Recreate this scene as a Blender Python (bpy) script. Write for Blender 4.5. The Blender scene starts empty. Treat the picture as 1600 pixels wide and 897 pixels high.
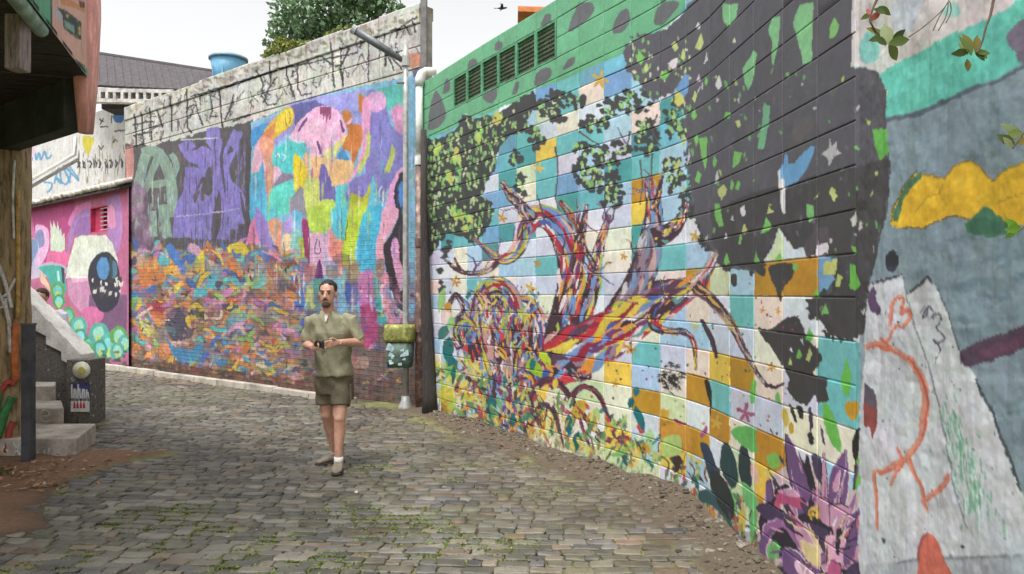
import bpy, bmesh, math, random
import numpy as np
from mathutils import Vector, Matrix

# ------------------------------------------------------------------ camera, sky, sun, exposure
SC = bpy.context.scene
F, CX, HZ, H0 = 1150.0, 800.0, 458.0, 1.65        # focal length, centre and horizon in photo pixels; eye height
cam_d = bpy.data.cameras.new('camera'); cam = bpy.data.objects.new('camera', cam_d)
SC.collection.objects.link(cam); SC.camera = cam
cam.location = (0, 0, H0); cam.rotation_euler = (math.pi/2, 0, 0)
cam_d.sensor_width = 36; cam_d.lens = 36*F/1600; cam_d.shift_y = (HZ-448.5)/1600
cam_d.clip_start = 0.05; cam_d.clip_end = 2000
SUN_EL, SUN_AZ = math.radians(64), math.radians(-152)
W = bpy.data.worlds.new('World'); SC.world = W; W.use_nodes = True
nt = W.node_tree; nt.nodes.clear()
sky = nt.nodes.new('ShaderNodeTexSky'); sky.sky_type = 'NISHITA'; sky.sun_disc = False
sky.sun_elevation = SUN_EL; sky.sun_rotation = SUN_AZ
sky.air_density = 1.0; sky.dust_density = 4.0; sky.ozone_density = 1.0
hs = nt.nodes.new('ShaderNodeHueSaturation'); hs.inputs['Saturation'].default_value = 0.05
bg = nt.nodes.new('ShaderNodeBackground'); bg.inputs['Strength'].default_value = 0.15
wo = nt.nodes.new('ShaderNodeOutputWorld')
nt.links.new(sky.outputs[0], hs.inputs['Color']); nt.links.new(hs.outputs[0], bg.inputs['Color'])
nt.links.new(bg.outputs[0], wo.inputs['Surface'])
sd = bpy.data.lights.new('sun', 'SUN'); sd.energy = 1.4; sd.angle = math.radians(18); sd.color = (1, .985, .965)
so = bpy.data.objects.new('sun', sd); SC.collection.objects.link(so)
sdir = Vector((math.cos(SUN_EL)*math.sin(SUN_AZ), math.cos(SUN_EL)*math.cos(SUN_AZ), math.sin(SUN_EL)))
so.rotation_euler = (-sdir).to_track_quat('-Z', 'Y').to_euler()
SC.view_settings.view_transform = 'Standard'; SC.view_settings.look = 'None'
SC.view_settings.exposure = 0.95; SC.view_settings.gamma = 1

# ------------------------------------------------------------------ helpers
COL = SC.collection
R = random.Random(7); NR = np.random.default_rng(7)
def lin(c):
    c = np.asarray(c, float)/255.0
    return np.where(c <= .04045, c/12.92, ((c+.055)/1.055)**2.4)
def lin4(c): return tuple(float(v) for v in lin(c)) + (1.0,)
def link(name, me, parent=None, mat=None):
    o = bpy.data.objects.new(name, me); COL.objects.link(o)
    if parent is not None: o.parent = parent
    if mat is not None: me.materials.append(mat)
    return o
def tag(o, label=None, cat=None, group=None, kind=None):
    if label: o['label'] = label
    if cat: o['category'] = cat
    if group: o['group'] = group
    if kind: o['kind'] = kind
    return o
def thing(name, label, cat, group=None, loc=(0, 0, 0), rz=0):
    o = bpy.data.objects.new(name, None); COL.objects.link(o); o.location = loc; o.rotation_euler = (0, 0, rz)
    o.empty_display_size = .1
    return tag(o, label, cat, group)
def px(x, y, Y): return Vector(((x-CX)/F*Y, Y, H0+(HZ-y)/F*Y))     # where a sight line meets a distance, for measuring the place
class MB:
    """collects shapes, links them as one mesh"""
    def __init__(s): s.v = []; s.f = []; s.c = []; s.col = None
    def add(s, vs, fs):
        n = len(s.v); s.v += [tuple(v) for v in vs]; s.f += [tuple(i+n for i in f) for f in fs]
        if s.col is not None: s.c += [s.col]*len(vs)
        return s
    def box(s, c, size, rz=0, rx=0, ry=0, taper=1.0):
        hx, hy, hz = size[0]/2, size[1]/2, size[2]/2
        M = Matrix.Translation(c) @ Matrix.Rotation(rz, 4, 'Z') @ Matrix.Rotation(ry, 4, 'Y') @ Matrix.Rotation(rx, 4, 'X')
        vs = []
        for z in (-hz, hz):
            t = taper if z > 0 else 1
            vs += [M @ Vector((a*hx*t, b*hy*t, z)) for a, b in ((-1, -1), (1, -1), (1, 1), (-1, 1))]
        return s.add(vs, [(3, 2, 1, 0), (4, 5, 6, 7), (0, 1, 5, 4), (1, 2, 6, 5), (2, 3, 7, 6), (3, 0, 4, 7)])
    def prism(s, poly, z0, z1):
        n = len(poly)
        return s.add([(x, y, z0) for x, y in poly]+[(x, y, z1) for x, y in poly],
                     [tuple(range(n-1, -1, -1)), tuple(range(n, 2*n))]+[(i, (i+1) % n, n+(i+1) % n, n+i) for i in range(n)])
    def tube(s, pts, rad, n=8, cap=True, flat=1.0):
        pts = [Vector(p) for p in pts]; m = len(pts)
        rad = [rad]*m if not hasattr(rad, '__len__') else rad
        vs, fs = [], []; ref = None
        for i, p in enumerate(pts):
            d = (pts[min(i+1, m-1)]-pts[max(i-1, 0)]).normalized()
            if ref is None: ref = Vector((0, 1, 0)) if abs(d.y) < .8 else Vector((1, 0, 0))
            u = (ref-d*ref.dot(d)).normalized(); ref = u; w = d.cross(u)
            vs += [p+rad[i]*(u*math.cos(2*math.pi*k/n)*flat+w*math.sin(2*math.pi*k/n)) for k in range(n)]
        for i in range(m-1):
            for k in range(n): fs.append((i*n+k, i*n+(k+1) % n, (i+1)*n+(k+1) % n, (i+1)*n+k))
        if cap: fs += [tuple(range(n-1, -1, -1)), tuple(range((m-1)*n, m*n))]
        return s.add(vs, fs)
    def loft(s, secs, n=16, p=2.0):
        """secs: (centre, halfwidth_vec, halfdepth_vec) super-ellipse rings"""
        vs, fs = [], []
        for c, a, b in secs:
            c, a, b = Vector(c), Vector(a), Vector(b)
            for k in range(n):
                t = 2*math.pi*k/n; ct, st = math.cos(t), math.sin(t)
                vs.append(c + a*(abs(ct)**(2/p)*(1 if ct >= 0 else -1)) + b*(abs(st)**(2/p)*(1 if st >= 0 else -1)))
        m = len(secs)
        for i in range(m-1):
            for k in range(n): fs.append((i*n+k, i*n+(k+1) % n, (i+1)*n+(k+1) % n, (i+1)*n+k))
        fs += [tuple(range(n-1, -1, -1)), tuple(range((m-1)*n, m*n))]
        return s.add(vs, fs)
    def ball(s, c, r, nu=14, nv=9):
        c = Vector(c); r = (r, r, r) if not hasattr(r, '__len__') else r
        vs = [c+Vector((0, 0, r[2]))]; fs = []
        for j in range(1, nv):
            a = math.pi*j/nv
            for k in range(nu):
                b = 2*math.pi*k/nu
                vs.append(c+Vector((r[0]*math.sin(a)*math.cos(b), r[1]*math.sin(a)*math.sin(b), r[2]*math.cos(a))))
        vs.append(c-Vector((0, 0, r[2])))
        for k in range(nu): fs.append((0, 1+k, 1+(k+1) % nu))
        for j in range(nv-2):
            for k in range(nu):
                a = 1+j*nu; fs.append((a+k, a+nu+k, a+nu+(k+1) % nu, a+(k+1) % nu))
        e = len(vs)-1; a = 1+(nv-2)*nu
        for k in range(nu): fs.append((e, a+(k+1) % nu, a+k))
        return s.add(vs, fs)
    def build(s, name, mat, parent=None, smooth=False, bevel=0, colors=None):
        me = bpy.data.meshes.new(name); me.from_pydata(s.v, [], s.f)
        bm = bmesh.new(); bm.from_mesh(me); bmesh.ops.recalc_face_normals(bm, faces=bm.faces)
        if bevel: bmesh.ops.bevel(bm, geom=bm.edges[:], offset=bevel, segments=2, affect='EDGES', profile=.6)
        bm.to_mesh(me); bm.free()
        if s.c and not bevel and len(s.c) == len(me.vertices):
            a = me.color_attributes.new('Col', 'FLOAT_COLOR', 'POINT')
            arr = np.ones((len(s.c), 4), np.float32); arr[:, :3] = lin(s.c); a.data.foreach_set('color', arr.ravel())
        if smooth: me.shade_smooth()
        return link(name, me, parent, mat)

# ------------------------------------------------------------------ materials
MATS = {}
def nodes(name):
    m = bpy.data.materials.new(name); m.use_nodes = True; t = m.node_tree
    b = t.nodes['Principled BSDF']; return m, t, b
def ramp(t, fac, stops):
    r = t.nodes.new('ShaderNodeValToRGB'); e = r.color_ramp.elements
    while len(e) < len(stops): e.new(.5)
    for el, (p, c) in zip(e, stops): el.position = p; el.color = c if len(c) == 4 else lin4(c)
    t.links.new(fac, r.inputs['Fac']); return r.outputs['Color']
def noise(t, scale, detail=4, rough=.6, vec=None):
    n = t.nodes.new('ShaderNodeTexNoise'); n.inputs['Scale'].default_value = scale
    n.inputs['Detail'].default_value = detail; n.inputs['Roughness'].default_value = rough
    if vec is not None: t.links.new(vec, n.inputs['Vector'])
    return n.outputs['Fac']
def mixc(t, mode, fac, a, b):
    n = t.nodes.new('ShaderNodeMix'); n.data_type = 'RGBA'; n.blend_type = mode
    if isinstance(fac, (int, float)): n.inputs[0].default_value = fac
    else: t.links.new(fac, n.inputs[0])
    for i, v in ((6, a), (7, b)):
        if isinstance(v, tuple): n.inputs[i].default_value = v
        else: t.links.new(v, n.inputs[i])
    return n.outputs[2]
def bump(t, b, h, strength=.3, dist=.01):
    n = t.nodes.new('ShaderNodeBump'); n.inputs['Strength'].default_value = strength; n.inputs['Distance'].default_value = dist
    t.links.new(h, n.inputs['Height']); t.links.new(n.outputs[0], b.inputs['Normal']); return n
def worldpos(t): return t.nodes.new('ShaderNodeNewGeometry').outputs['Position']
def plain(name, c, rough=.7, var=.25, scale=6, bmp=.2, metal=0, c2=None, dist=.006, stretch=None):
    """solid colour broken up by noise at two scales, with a fine relief"""
    if name in MATS: return MATS[name]
    m, t, b = nodes(name); p = worldpos(t)
    if stretch:
        mp = t.nodes.new('ShaderNodeMapping'); mp.inputs['Scale'].default_value = stretch; t.links.new(p, mp.inputs['Vector']); p = mp.outputs[0]
    n1 = noise(t, scale, 5, .65, p); n2 = noise(t, scale*9, 3, .6, p)
    c = np.array(c, float); lo = np.clip(c*(1-var), 0, 255); hi = np.clip(c*(1+var*.6), 0, 255)
    col = ramp(t, n1, [(.3, lo), (.52, c if c2 is None else c2), (.72, hi)])
    g = ramp(t, n2, [(.35, (.72, .72, .72, 1)), (.65, (1, 1, 1, 1))])
    t.links.new(mixc(t, 'MULTIPLY', .6, col, g), b.inputs['Base Color'])
    b.inputs['Roughness'].default_value = rough; b.inputs['Metallic'].default_value = metal
    if bmp: bump(t, b, n2, bmp, dist)
    MATS[name] = m; return m
def painted(name, rough=.62, grime=.35, relief=.25, dist=.004, fine=60, brick=False, drips=True, big=1.3):
    """paint colour stored on the wall's own vertices, weathered by grime, grain and drips"""
    m, t, b = nodes(name); p = worldpos(t)
    a = t.nodes.new('ShaderNodeAttribute'); a.attribute_name = 'Col'
    n1 = noise(t, big, 6, .65, p); n2 = noise(t, fine, 4, .65, p)
    g1 = ramp(t, n1, [(.32, (.68, .67, .65, 1)), (.6, (1, 1, 1, 1))])
    g2 = ramp(t, n2, [(.3, (.78, .77, .76, 1)), (.62, (1.0, 1.0, 1.0, 1))])
    c = mixc(t, 'MULTIPLY', grime, a.outputs['Color'], g1); c = mixc(t, 'MULTIPLY', grime, c, g2)
    if drips:
        mp = t.nodes.new('ShaderNodeMapping'); mp.inputs['Scale'].default_value = (9, 9, .5); t.links.new(p, mp.inputs['Vector'])
        n3 = noise(t, 2.2, 4, .6, mp.outputs[0])
        c = mixc(t, 'MULTIPLY', grime*.9, c, ramp(t, n3, [(.36, (.62, .60, .56, 1)), (.5, (1, 1, 1, 1))]))
    h = n2
    if brick:
        uv = t.nodes.new('ShaderNodeUVMap'); uv.uv_map = 'wall'
        br = t.nodes.new('ShaderNodeTexBrick'); t.links.new(uv.outputs[0], br.inputs['Vector'])
        br.inputs['Scale'].default_value = 1; br.inputs['Brick Width'].default_value = .23; br.inputs['Row Height'].default_value = .075
        br.inputs['Mortar Size'].default_value = .009; br.inputs['Mortar Smooth'].default_value = .3
        br.inputs['Color1'].default_value = (1, 1, 1, 1); br.inputs['Color2'].default_value = (.86, .82, .8, 1); br.inputs['Mortar'].default_value = (.74, .71, .68, 1)
        sep = t.nodes.new('ShaderNodeSeparateXYZ'); t.links.new(uv.outputs[0], sep.inputs[0])
        mr = t.nodes.new('ShaderNodeMapRange'); mr.inputs[1].default_value = 2.9; mr.inputs[2].default_value = 1.9
        t.links.new(sep.outputs['Y'], mr.inputs[0])
        c = mixc(t, 'MULTIPLY', mr.outputs[0], c, br.outputs['Color'])
        mm = t.nodes.new('ShaderNodeMath'); mm.operation = 'MULTIPLY'; t.links.new(br.outputs['Fac'], mm.inputs[0]); t.links.new(mr.outputs[0], mm.inputs[1])
        m2 = t.nodes.new('ShaderNodeMath'); m2.operation = 'MULTIPLY_ADD'; t.links.new(n2, m2.inputs[0]); m2.inputs[1].default_value = .35
        m3 = t.nodes.new('ShaderNodeMath'); m3.operation = 'SUBTRACT'; m3.inputs[0].default_value = 1; t.links.new(mm.outputs[0], m3.inputs[1])
        t.links.new(m3.outputs[0], m2.inputs[2]); h = m2.outputs[0]
    t.links.new(c, b.inputs['Base Color']); b.inputs['Roughness'].default_value = rough
    bump(t, b, h, relief, dist); return m

# ------------------------------------------------------------------ walls seen from above, and the paint on them
def catmull(pts, n=8, closed=False):
    P = np.asarray(pts, float); m = len(P)
    if m < 3 and not closed:
        t = np.linspace(0, 1, n+1)[:, None]; return P[0]*(1-t)+P[-1]*t
    out = []
    for i in range(m if closed else m-1):
        if closed: a, b, c, d = P[(i-1) % m], P[i], P[(i+1) % m], P[(i+2) % m]
        else: a, b, c, d = P[max(i-1, 0)], P[i], P[i+1], P[min(i+2, m-1)]
        for k in range(n):
            t = k/n; out.append(.5*((2*b)+(c-a)*t+(2*a-5*b+4*c-d)*t*t+(3*b-a-3*c+d)*t**3))
    if not closed: out.append(P[-1])
    return np.array(out)
class Plan:
    """a wall's line on the ground, measured in metres along it"""
    def __init__(s, pts, smooth=True, s_start=0.0):
        P = catmull(pts, 12) if smooth else np.array(pts, float)
        d = np.r_[0, np.cumsum(np.hypot(*np.diff(P, axis=0).T))]
        n = max(int(d[-1]/.01), 2); t = np.linspace(0, d[-1], n)
        s.X = np.interp(t, d, P[:, 0]); s.Y = np.interp(t, d, P[:, 1]); s.t = t+s_start; s.s0, s.s1 = s.t[0], s.t[-1]
        dx, dy = np.gradient(s.X, t), np.gradient(s.Y, t); L = np.hypot(dx, dy)
        s.nx, s.ny = -dy/L, dx/L
        mid = n//2
        if s.nx[mid]*(-s.X[mid])+s.ny[mid]*(-s.Y[mid]) < 0: s.nx, s.ny = -s.nx, -s.ny      # the face that looks at the alley
        ok = s.Y > .6; s.ang = np.where(ok, s.X/np.maximum(s.Y, .6), np.nan)
        idx = np.where(ok)[0]; o = np.argsort(s.ang[idx]); s.a_sorted = s.ang[idx][o]; s.t_sorted = s.t[idx][o]
    def pos(s, t, z, off=0.0):
        t = np.asarray(t, float)
        return np.stack([np.interp(t, s.t, s.X)+off*np.interp(t, s.t, s.nx), np.interp(t, s.t, s.Y)+off*np.interp(t, s.t, s.ny), np.broadcast_to(z, t.shape)], -1)
    def at(s, x, y):
        """photo measurement -> (metres along, height)"""
        x = np.asarray(x, float); y = np.asarray(y, float)
        t = np.interp((x-CX)/F, s.a_sorted, s.t_sorted); Y = np.interp(t, s.t, s.Y)
        return np.stack([t, H0+(HZ-y)/F*Y], -1)
    def dens(s, t):
        """render pixels per metre, along and up"""
        Y = max(float(np.interp(t, s.t, s.Y)), .8); e = .05
        a = [float(np.interp(q, s.t, s.X)/max(np.interp(q, s.t, s.Y), .8)) for q in (t-e, t+e)]
        return max(.64*F*abs(a[1]-a[0])/(2*e), 20), .64*F/Y
class Canvas:
    def __init__(s, plan, s0, s1, z0, z1, res, base):
        s.p, s.s0, s.z0, s.res = plan, s0, z0, res
        s.w, s.h = int((s1-s0)/res), int((z1-z0)/res)
        s.a = np.zeros((s.h, s.w, 3), np.float32); s.a[:] = base
    def uv(s, pts): return (np.asarray(pts, float)-[s.s0, s.z0])/s.res
    def fillm(s, pts, c, alpha=1.0):
        P = s.uv(pts); x0, y0 = np.floor(P.min(0)).astype(int); x1, y1 = np.ceil(P.max(0)).astype(int)+1
        x0, y0, x1, y1 = max(x0, 0), max(y0, 0), min(x1, s.w), min(y1, s.h)
        if x1 <= x0 or y1 <= y0: return
        X = np.arange(x0, x1)+.5; Yc = (np.arange(y0, y1)+.5)[:, None]
        ins = np.zeros((y1-y0, x1-x0), bool); Q = np.roll(P, -1, 0)
        for (ax, ay), (bx, by) in zip(P, Q):
            if ay == by: continue
            hit = (ay > Yc) != (by > Yc)
            ins ^= hit & (X[None] < (bx-ax)*(Yc-ay)/(by-ay)+ax)
        sub = s.a[y0:y1, x0:x1]
        sub[ins] = sub[ins]*(1-alpha)+np.asarray(c, np.float32)*alpha
    def fill(s, pts, c, alpha=1.0, smooth=False, jag=0, n=6):
        """area given by photo measurements"""
        P = np.asarray(pts, float)
        P = catmull(P, n, True) if smooth else P
        if jag:
            if not smooth:
                Q = []
                for a, b in zip(P, np.roll(P, -1, 0)):
                    k = max(int(np.hypot(*(b-a))/5), 1); Q += [a+(b-a)*i/k for i in range(k)]
                P = np.array(Q)
            P = P+NR.normal(0, jag, P.shape)
        s.fillm(s.p.at(P[:, 0], P[:, 1]), c, alpha)
    def strokem(s, P, w, c, alpha=1.0):
        P = np.asarray(P, float); m = len(P); w = np.broadcast_to(np.asarray(w, float), (m,))
        d = np.gradient(P, axis=0); L = np.hypot(d[:, 0], d[:, 1])+1e-9; nn = np.stack([-d[:, 1], d[:, 0]], -1)/L[:, None]
        A = P+nn*w[:, None]/2; B = P-nn*w[:, None]/2
        for i in range(m-1): s.fillm([A[i], A[i+1], B[i+1], B[i]], c, alpha)
    def ribbon(s, P, w, c, alpha=1.0):
        """a painted band of the width it measures in the photograph"""
        P = np.asarray(P, float); m = len(P); w = np.broadcast_to(np.asarray(w, float), (m,))
        d = np.gradient(P, axis=0); L = np.hypot(d[:, 0], d[:, 1])+1e-9; nn = np.stack([-d[:, 1], d[:, 0]], -1)/L[:, None]
        A, B = P+nn*w[:, None]/2, P-nn*w[:, None]/2; A, B = s.p.at(A[:, 0], A[:, 1]), s.p.at(B[:, 0], B[:, 1])
        for i in range(m-1): s.fillm([A[i], A[i+1], B[i+1], B[i]], c, alpha)
    def stroke(s, pts, w, c, alpha=1.0, smooth=True, n=6):
        P = catmull(pts, n) if smooth and len(pts) > 2 else np.asarray(pts, float)
        if len(P) == 2: P = catmull(P, 3)
        s.ribbon(P, np.interp(np.linspace(0, 1, len(P)), np.linspace(0, 1, len(w)), w) if hasattr(w, '__len__') else w, c, alpha)
    def limb(s, pts, w, cols, dark=(66, 44, 56), n=26, seed=1):
        rr = random.Random(seed); P = catmull(pts, 8)
        wv = np.interp(np.linspace(0, 1, len(P)), np.linspace(0, 1, len(w)), w); s.ribbon(P, wv*1.12, dark)
        d = np.gradient(P, axis=0); L = np.hypot(d[:, 0], d[:, 1])+1e-9; nn = np.stack([-d[:, 1], d[:, 0]], -1)/L[:, None]
        for _ in range(int(n*1.9)):
            a = rr.uniform(0, .92); b = min(1, a+rr.uniform(.05, .2)); i0, i1 = int(a*(len(P)-1)), int(b*(len(P)-1))
            if i1-i0 < 2: i1 = min(i0+2, len(P)-1)
            u = rr.uniform(-.5, .5); sl = slice(i0, i1+1)
            if len(P[sl]) < 2: continue
            wave = np.sin(np.linspace(0, rr.uniform(2, 7), len(P[sl])))*.09
            s.ribbon(P[sl]+nn[sl]*(wv[sl]*(u+wave))[:, None], np.maximum(wv[sl]*rr.uniform(.13, .3), 1.8)*np.sin(np.linspace(.25, 2.9, len(P[sl]))), rr.choice(cols))
    def leaf(s, x, y, w, h, c, rot=0.0, jag=.12, alpha=1.0, rr=R):
        """a pointed dab, measured in the photograph"""
        pts = []
        for t, r in ((0, 1), (.9, .75), (1.5, .62), (2.2, .7), (math.pi, 1), (4.0, .72), (4.7, .6), (5.5, .78)):
            r *= rr.uniform(1-jag, 1+jag); a, b = math.sin(t)*r*w/2/.65, -math.cos(t)*r*h/2
            pts.append((x+a*math.cos(rot)-b*math.sin(rot), y+a*math.sin(rot)+b*math.cos(rot)))
        s.fill(pts, c, alpha)
    def blob(s, x, y, rx, ry, c, jag=.2, n=12, alpha=1.0, rr=R):
        pts = [(x+rx*math.cos(2*math.pi*i/n)*rr.uniform(1-jag, 1+jag), y+ry*math.sin(2*math.pi*i/n)*rr.uniform(1-jag, 1+jag)) for i in range(n)]
        s.fill(pts, c, alpha, smooth=True, n=4)
    def sample(s, t, z):
        u = np.clip((np.asarray(t)-s.s0)/s.res-.5, 0, s.w-1.001); v = np.clip((np.asarray(z)-s.z0)/s.res-.5, 0, s.h-1.001)
        i, j = u.astype(int), v.astype(int); fu, fv = (u-i)[..., None], (v-j)[..., None]
        return (s.a[j, i]*(1-fu)+s.a[j, i+1]*fu)*(1-fv)+(s.a[j+1, i]*(1-fu)+s.a[j+1, i+1]*fu)*fv
def fieldn(h, w, cells, r):
    """smooth random field, cells across"""
    ch, cw_ = max(int(cells*h/w), 2), max(int(cells), 2); g = r.normal(0, 1, (ch+2, cw_+2)); v, u = np.linspace(0, ch-.001, h), np.linspace(0, cw_-.001, w)
    i, j = v.astype(int), u.astype(int); fv, fu = (v-i)[:, None], (u-j)[None]; fv, fu = fv*fv*(3-2*fv), fu*fu*(3-2*fu)
    return ((g[np.ix_(i, j)]*(1-fu)+g[np.ix_(i, j+1)]*fu)*(1-fv)+(g[np.ix_(i+1, j)]*(1-fu)+g[np.ix_(i+1, j+1)]*fu)*fv).astype(np.float32)
def weather(c, warp, mottle, seed=1, hue=.03):
    """hand-painted edges and uneven paint: edges wander, coats vary in depth and tint"""
    r = np.random.default_rng(seed); h, w = c.h, c.w; m = w*c.res
    dx = sum(fieldn(h, w, m*k, r)*q for k, q in ((4, .5), (14, .6), (40, .35)))*warp/c.res; dy = sum(fieldn(h, w, m*k, r)*q for k, q in ((4, .5), (14, .6), (40, .35)))*warp/c.res
    jj, ii = np.meshgrid(np.arange(w), np.arange(h)); c.a = c.a[np.clip(ii+dy, 0, h-1).astype(int), np.clip(jj+dx, 0, w-1).astype(int)]
    n = sum(fieldn(h, w, min(m*k, w/1.5), r)*q for k, q in ((2.5, .4), (9, .5), (30, .55), (80, .5)))
    c.a *= (1+mottle*n)[..., None]
    for ch in range(3): c.a[..., ch] *= 1+hue*(fieldn(h, w, m*5, r)+fieldn(h, w, min(m*25, w/1.5), r))
    np.clip(c.a, 0, 250, out=c.a)
ALB = .86
def grid_mesh(name, cv, S, Z, off, extra=None):
    """a wall face from its own grid of S x Z lines; off may be an array of reliefs"""
    nS, nZ = len(S), len(Z); T, ZZ = np.meshgrid(S, Z); T, ZZ = T.ravel(), ZZ.ravel()
    P = cv.p.pos(T, ZZ, off if not hasattr(off, 'ravel') else off.ravel())
    idx = np.arange(nS*nZ).reshape(nZ, nS)
    Fc = np.stack([idx[:-1, :-1], idx[:-1, 1:], idx[1:, 1:], idx[1:, :-1]], -1).reshape(-1, 4)
    return raw_mesh(name, P, Fc, cv.sample(T, ZZ), np.stack([T, ZZ], -1), cv)
def raw_mesh(name, P, Fc, C, UV, cv=None):
    me = bpy.data.meshes.new(name); me.vertices.add(len(P)); me.vertices.foreach_set('co', np.asarray(P, np.float32).ravel())
    me.loops.add(Fc.size); me.loops.foreach_set('vertex_index', Fc.astype(np.int32).ravel())
    me.polygons.add(len(Fc)); me.polygons.foreach_set('loop_start', np.arange(0, Fc.size, 4, dtype=np.int32))
    me.update(calc_edges=True)
    a = me.color_attributes.new('Col', 'FLOAT_COLOR', 'POINT'); c4 = np.ones((len(P), 4), np.float32); c4[:, :3] = lin(C)*ALB
    a.data.foreach_set('color', c4.ravel())
    uv = me.uv_layers.new(name='wall'); uv.data.foreach_set('uv', np.asarray(UV, np.float32)[Fc.ravel()].ravel())
    return me
def block_data(cv, s0, s1, z0, z1, front, depth, bev=.006, over=1.15, cap=70, tilt=(0, 0)):
    """one block as arrays: gridded front, rounded arris, sides back to the wall core"""
    dx, dz = cv.p.dens((s0+s1)/2)
    nS = int(min(max((s1-s0)*dx*over, 2), cap)); nZ = int(min(max((z1-z0)*dz*over, 2), cap))
    S = np.r_[s0, s0, np.linspace(s0+bev, s1-bev, nS+1), s1, s1]; Z = np.r_[z0, z0, np.linspace(z0+bev, z1-bev, nZ+1), z1, z1]
    T, ZZ = np.meshgrid(S, Z); off = np.full(T.shape, front)
    off += tilt[0]*(T-(s0+s1)/2)+tilt[1]*(ZZ-(z0+z1)/2)
    ring1 = np.zeros(T.shape, bool); ring1[1, :] = ring1[-2, :] = ring1[:, 1] = ring1[:, -2] = True
    off[ring1] -= bev*.8
    ring0 = np.zeros(T.shape, bool); ring0[0, :] = ring0[-1, :] = ring0[:, 0] = ring0[:, -1] = True
    off[ring0] = front-depth
    P = cv.p.pos(T.ravel(), ZZ.ravel(), off.ravel()); idx = np.arange(T.size).reshape(T.shape)
    Fc = np.stack([idx[:-1, :-1], idx[:-1, 1:], idx[1:, 1:], idx[1:, :-1]], -1).reshape(-1, 4)
    return P, Fc, cv.sample(T.ravel(), ZZ.ravel()), np.stack([T.ravel(), ZZ.ravel()], -1)
def join_data(L):
    n = 0; Ps, Fs, Cs, Us = [], [], [], []
    for P, Fc, C, U in L: Ps.append(P); Fs.append(Fc+n); Cs.append(C); Us.append(U); n += len(P)
    return np.concatenate(Ps), np.concatenate(Fs), np.concatenate(Cs), np.concatenate(Us)
def core_mesh(name, plan, s0, s1, z0, z1, back, front, mat, parent, step=.25, cv=None):
    """the body of a wall behind its face"""
    n = max(int((s1-s0)/step), 1); S = np.linspace(s0, s1, n+1); mb = MB()
    A = plan.pos(S, 0, front); B = plan.pos(S, 0, back)
    ring = [tuple(p[:2]) for p in A]+[tuple(p[:2]) for p in B[::-1]]
    m = len(A); vs = []
    for z in (z0, z1):
        vs += [(p[0], p[1], z) for p in A]; vs += [(p[0], p[1], z) for p in B]
    k = 2*m; fs = []
    for i in range(m-1):
        fs += [(i, i+1, k+i+1, k+i), (m+i+1, m+i, k+m+i, k+m+i+1), (k+i, k+i+1, k+m+i+1, k+m+i), (i+1, i, m+i, m+i+1)]
    fs += [(0, k, k+m, m), (m-1, 2*m-1, k+2*m-1, k+m-1)]
    mb.add(vs, fs); return mb.build(name, mat, parent)

# ------------------------------------------------------------------ right side: the block wall and the plastered wall before it
NEAR = [(1.86, -3.0), (1.79, -1.0), (1.715, .5), (1.66, 1.5), (1.61, 2.4), (1.575, 3.0)]
FAR = [(1.553, 3.33), (1.53, 3.69), (1.503, 4.09), (1.475, 4.475), (1.447, 4.867), (1.40, 5.40), (1.26, 5.95), (1.03, 6.43), (.747, 6.93), (.232, 7.84), (-.386, 8.88), (-1.29, 10.47)]
_l = sum(math.dist(a, b) for a, b in zip(NEAR, NEAR[1:]+FAR[:1]))
RW = Plan(NEAR+FAR, True, -_l)
_i = np.argmin(np.hypot(RW.X-FAR[0][0], RW.Y-FAR[0][1])); RW.t -= RW.t[_i]; RW.s0, RW.s1 = RW.t[0], RW.t[-1]
_o = np.where(RW.Y > .6)[0]; _q = np.argsort(RW.ang[_o]); RW.t_sorted = RW.t[_o][_q]
WALL_TOP = 4.63; JZ = .03; JS = .36; BS, BZ = .40, .20
SE = RW.s1
WHITE, CREAM, TEAL, LBLUE, BLUE, LAV = (224, 228, 238), (230, 228, 208), (112, 188, 192), (172, 206, 230), (120, 164, 206), (206, 211, 228)
YEL, GOLD, PINKC, DTEAL, PGREEN = (232, 200, 82), (190, 140, 40), (236, 216, 206), (78, 158, 160), (206, 222, 178)
GREEN, CHAR, CHAR2 = (104, 172, 130), (88, 86, 94), (62, 60, 61)
cv = Canvas(RW, -1.45, SE, 0, WALL_TOP, .006, (150, 165, 175))
def cellof(x, y):
    t, z = RW.at(x, y); return math.floor((t-JS)/BS), math.floor((z-JZ)/BZ)
def paint_cell(i, k, c, a=1.0):
    s0, z0 = JS+i*BS, JZ+k*BZ; cv.fillm([(s0, z0), (s0+BS, z0), (s0+BS, z0+BZ), (s0, z0+BZ)], c, a)
rr = random.Random(11)
for i in range(-1, 22):
    for k in range(-1, 24):
        z = JZ+k*BZ
        pal = [WHITE, CREAM, LBLUE, LAV, TEAL, PINKC, WHITE, LAV] if z < 2.2 else [TEAL, LBLUE, WHITE, BLUE, LAV, TEAL, DTEAL]
        if z < .9: pal = [CREAM, PGREEN, WHITE, CREAM, LAV, WHITE, CREAM, PGREEN, YEL, GOLD, LBLUE]
        c = rr.choice(pal); paint_cell(i, k, tuple(v+rr.uniform(-6, 6) for v in c))
def cells(ox, oy, L):
    for x, y, c in L: paint_cell(*cellof(ox+x/2.99, oy+y/2.99), tuple(v+rr.uniform(-4, 4) for v in c))
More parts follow.
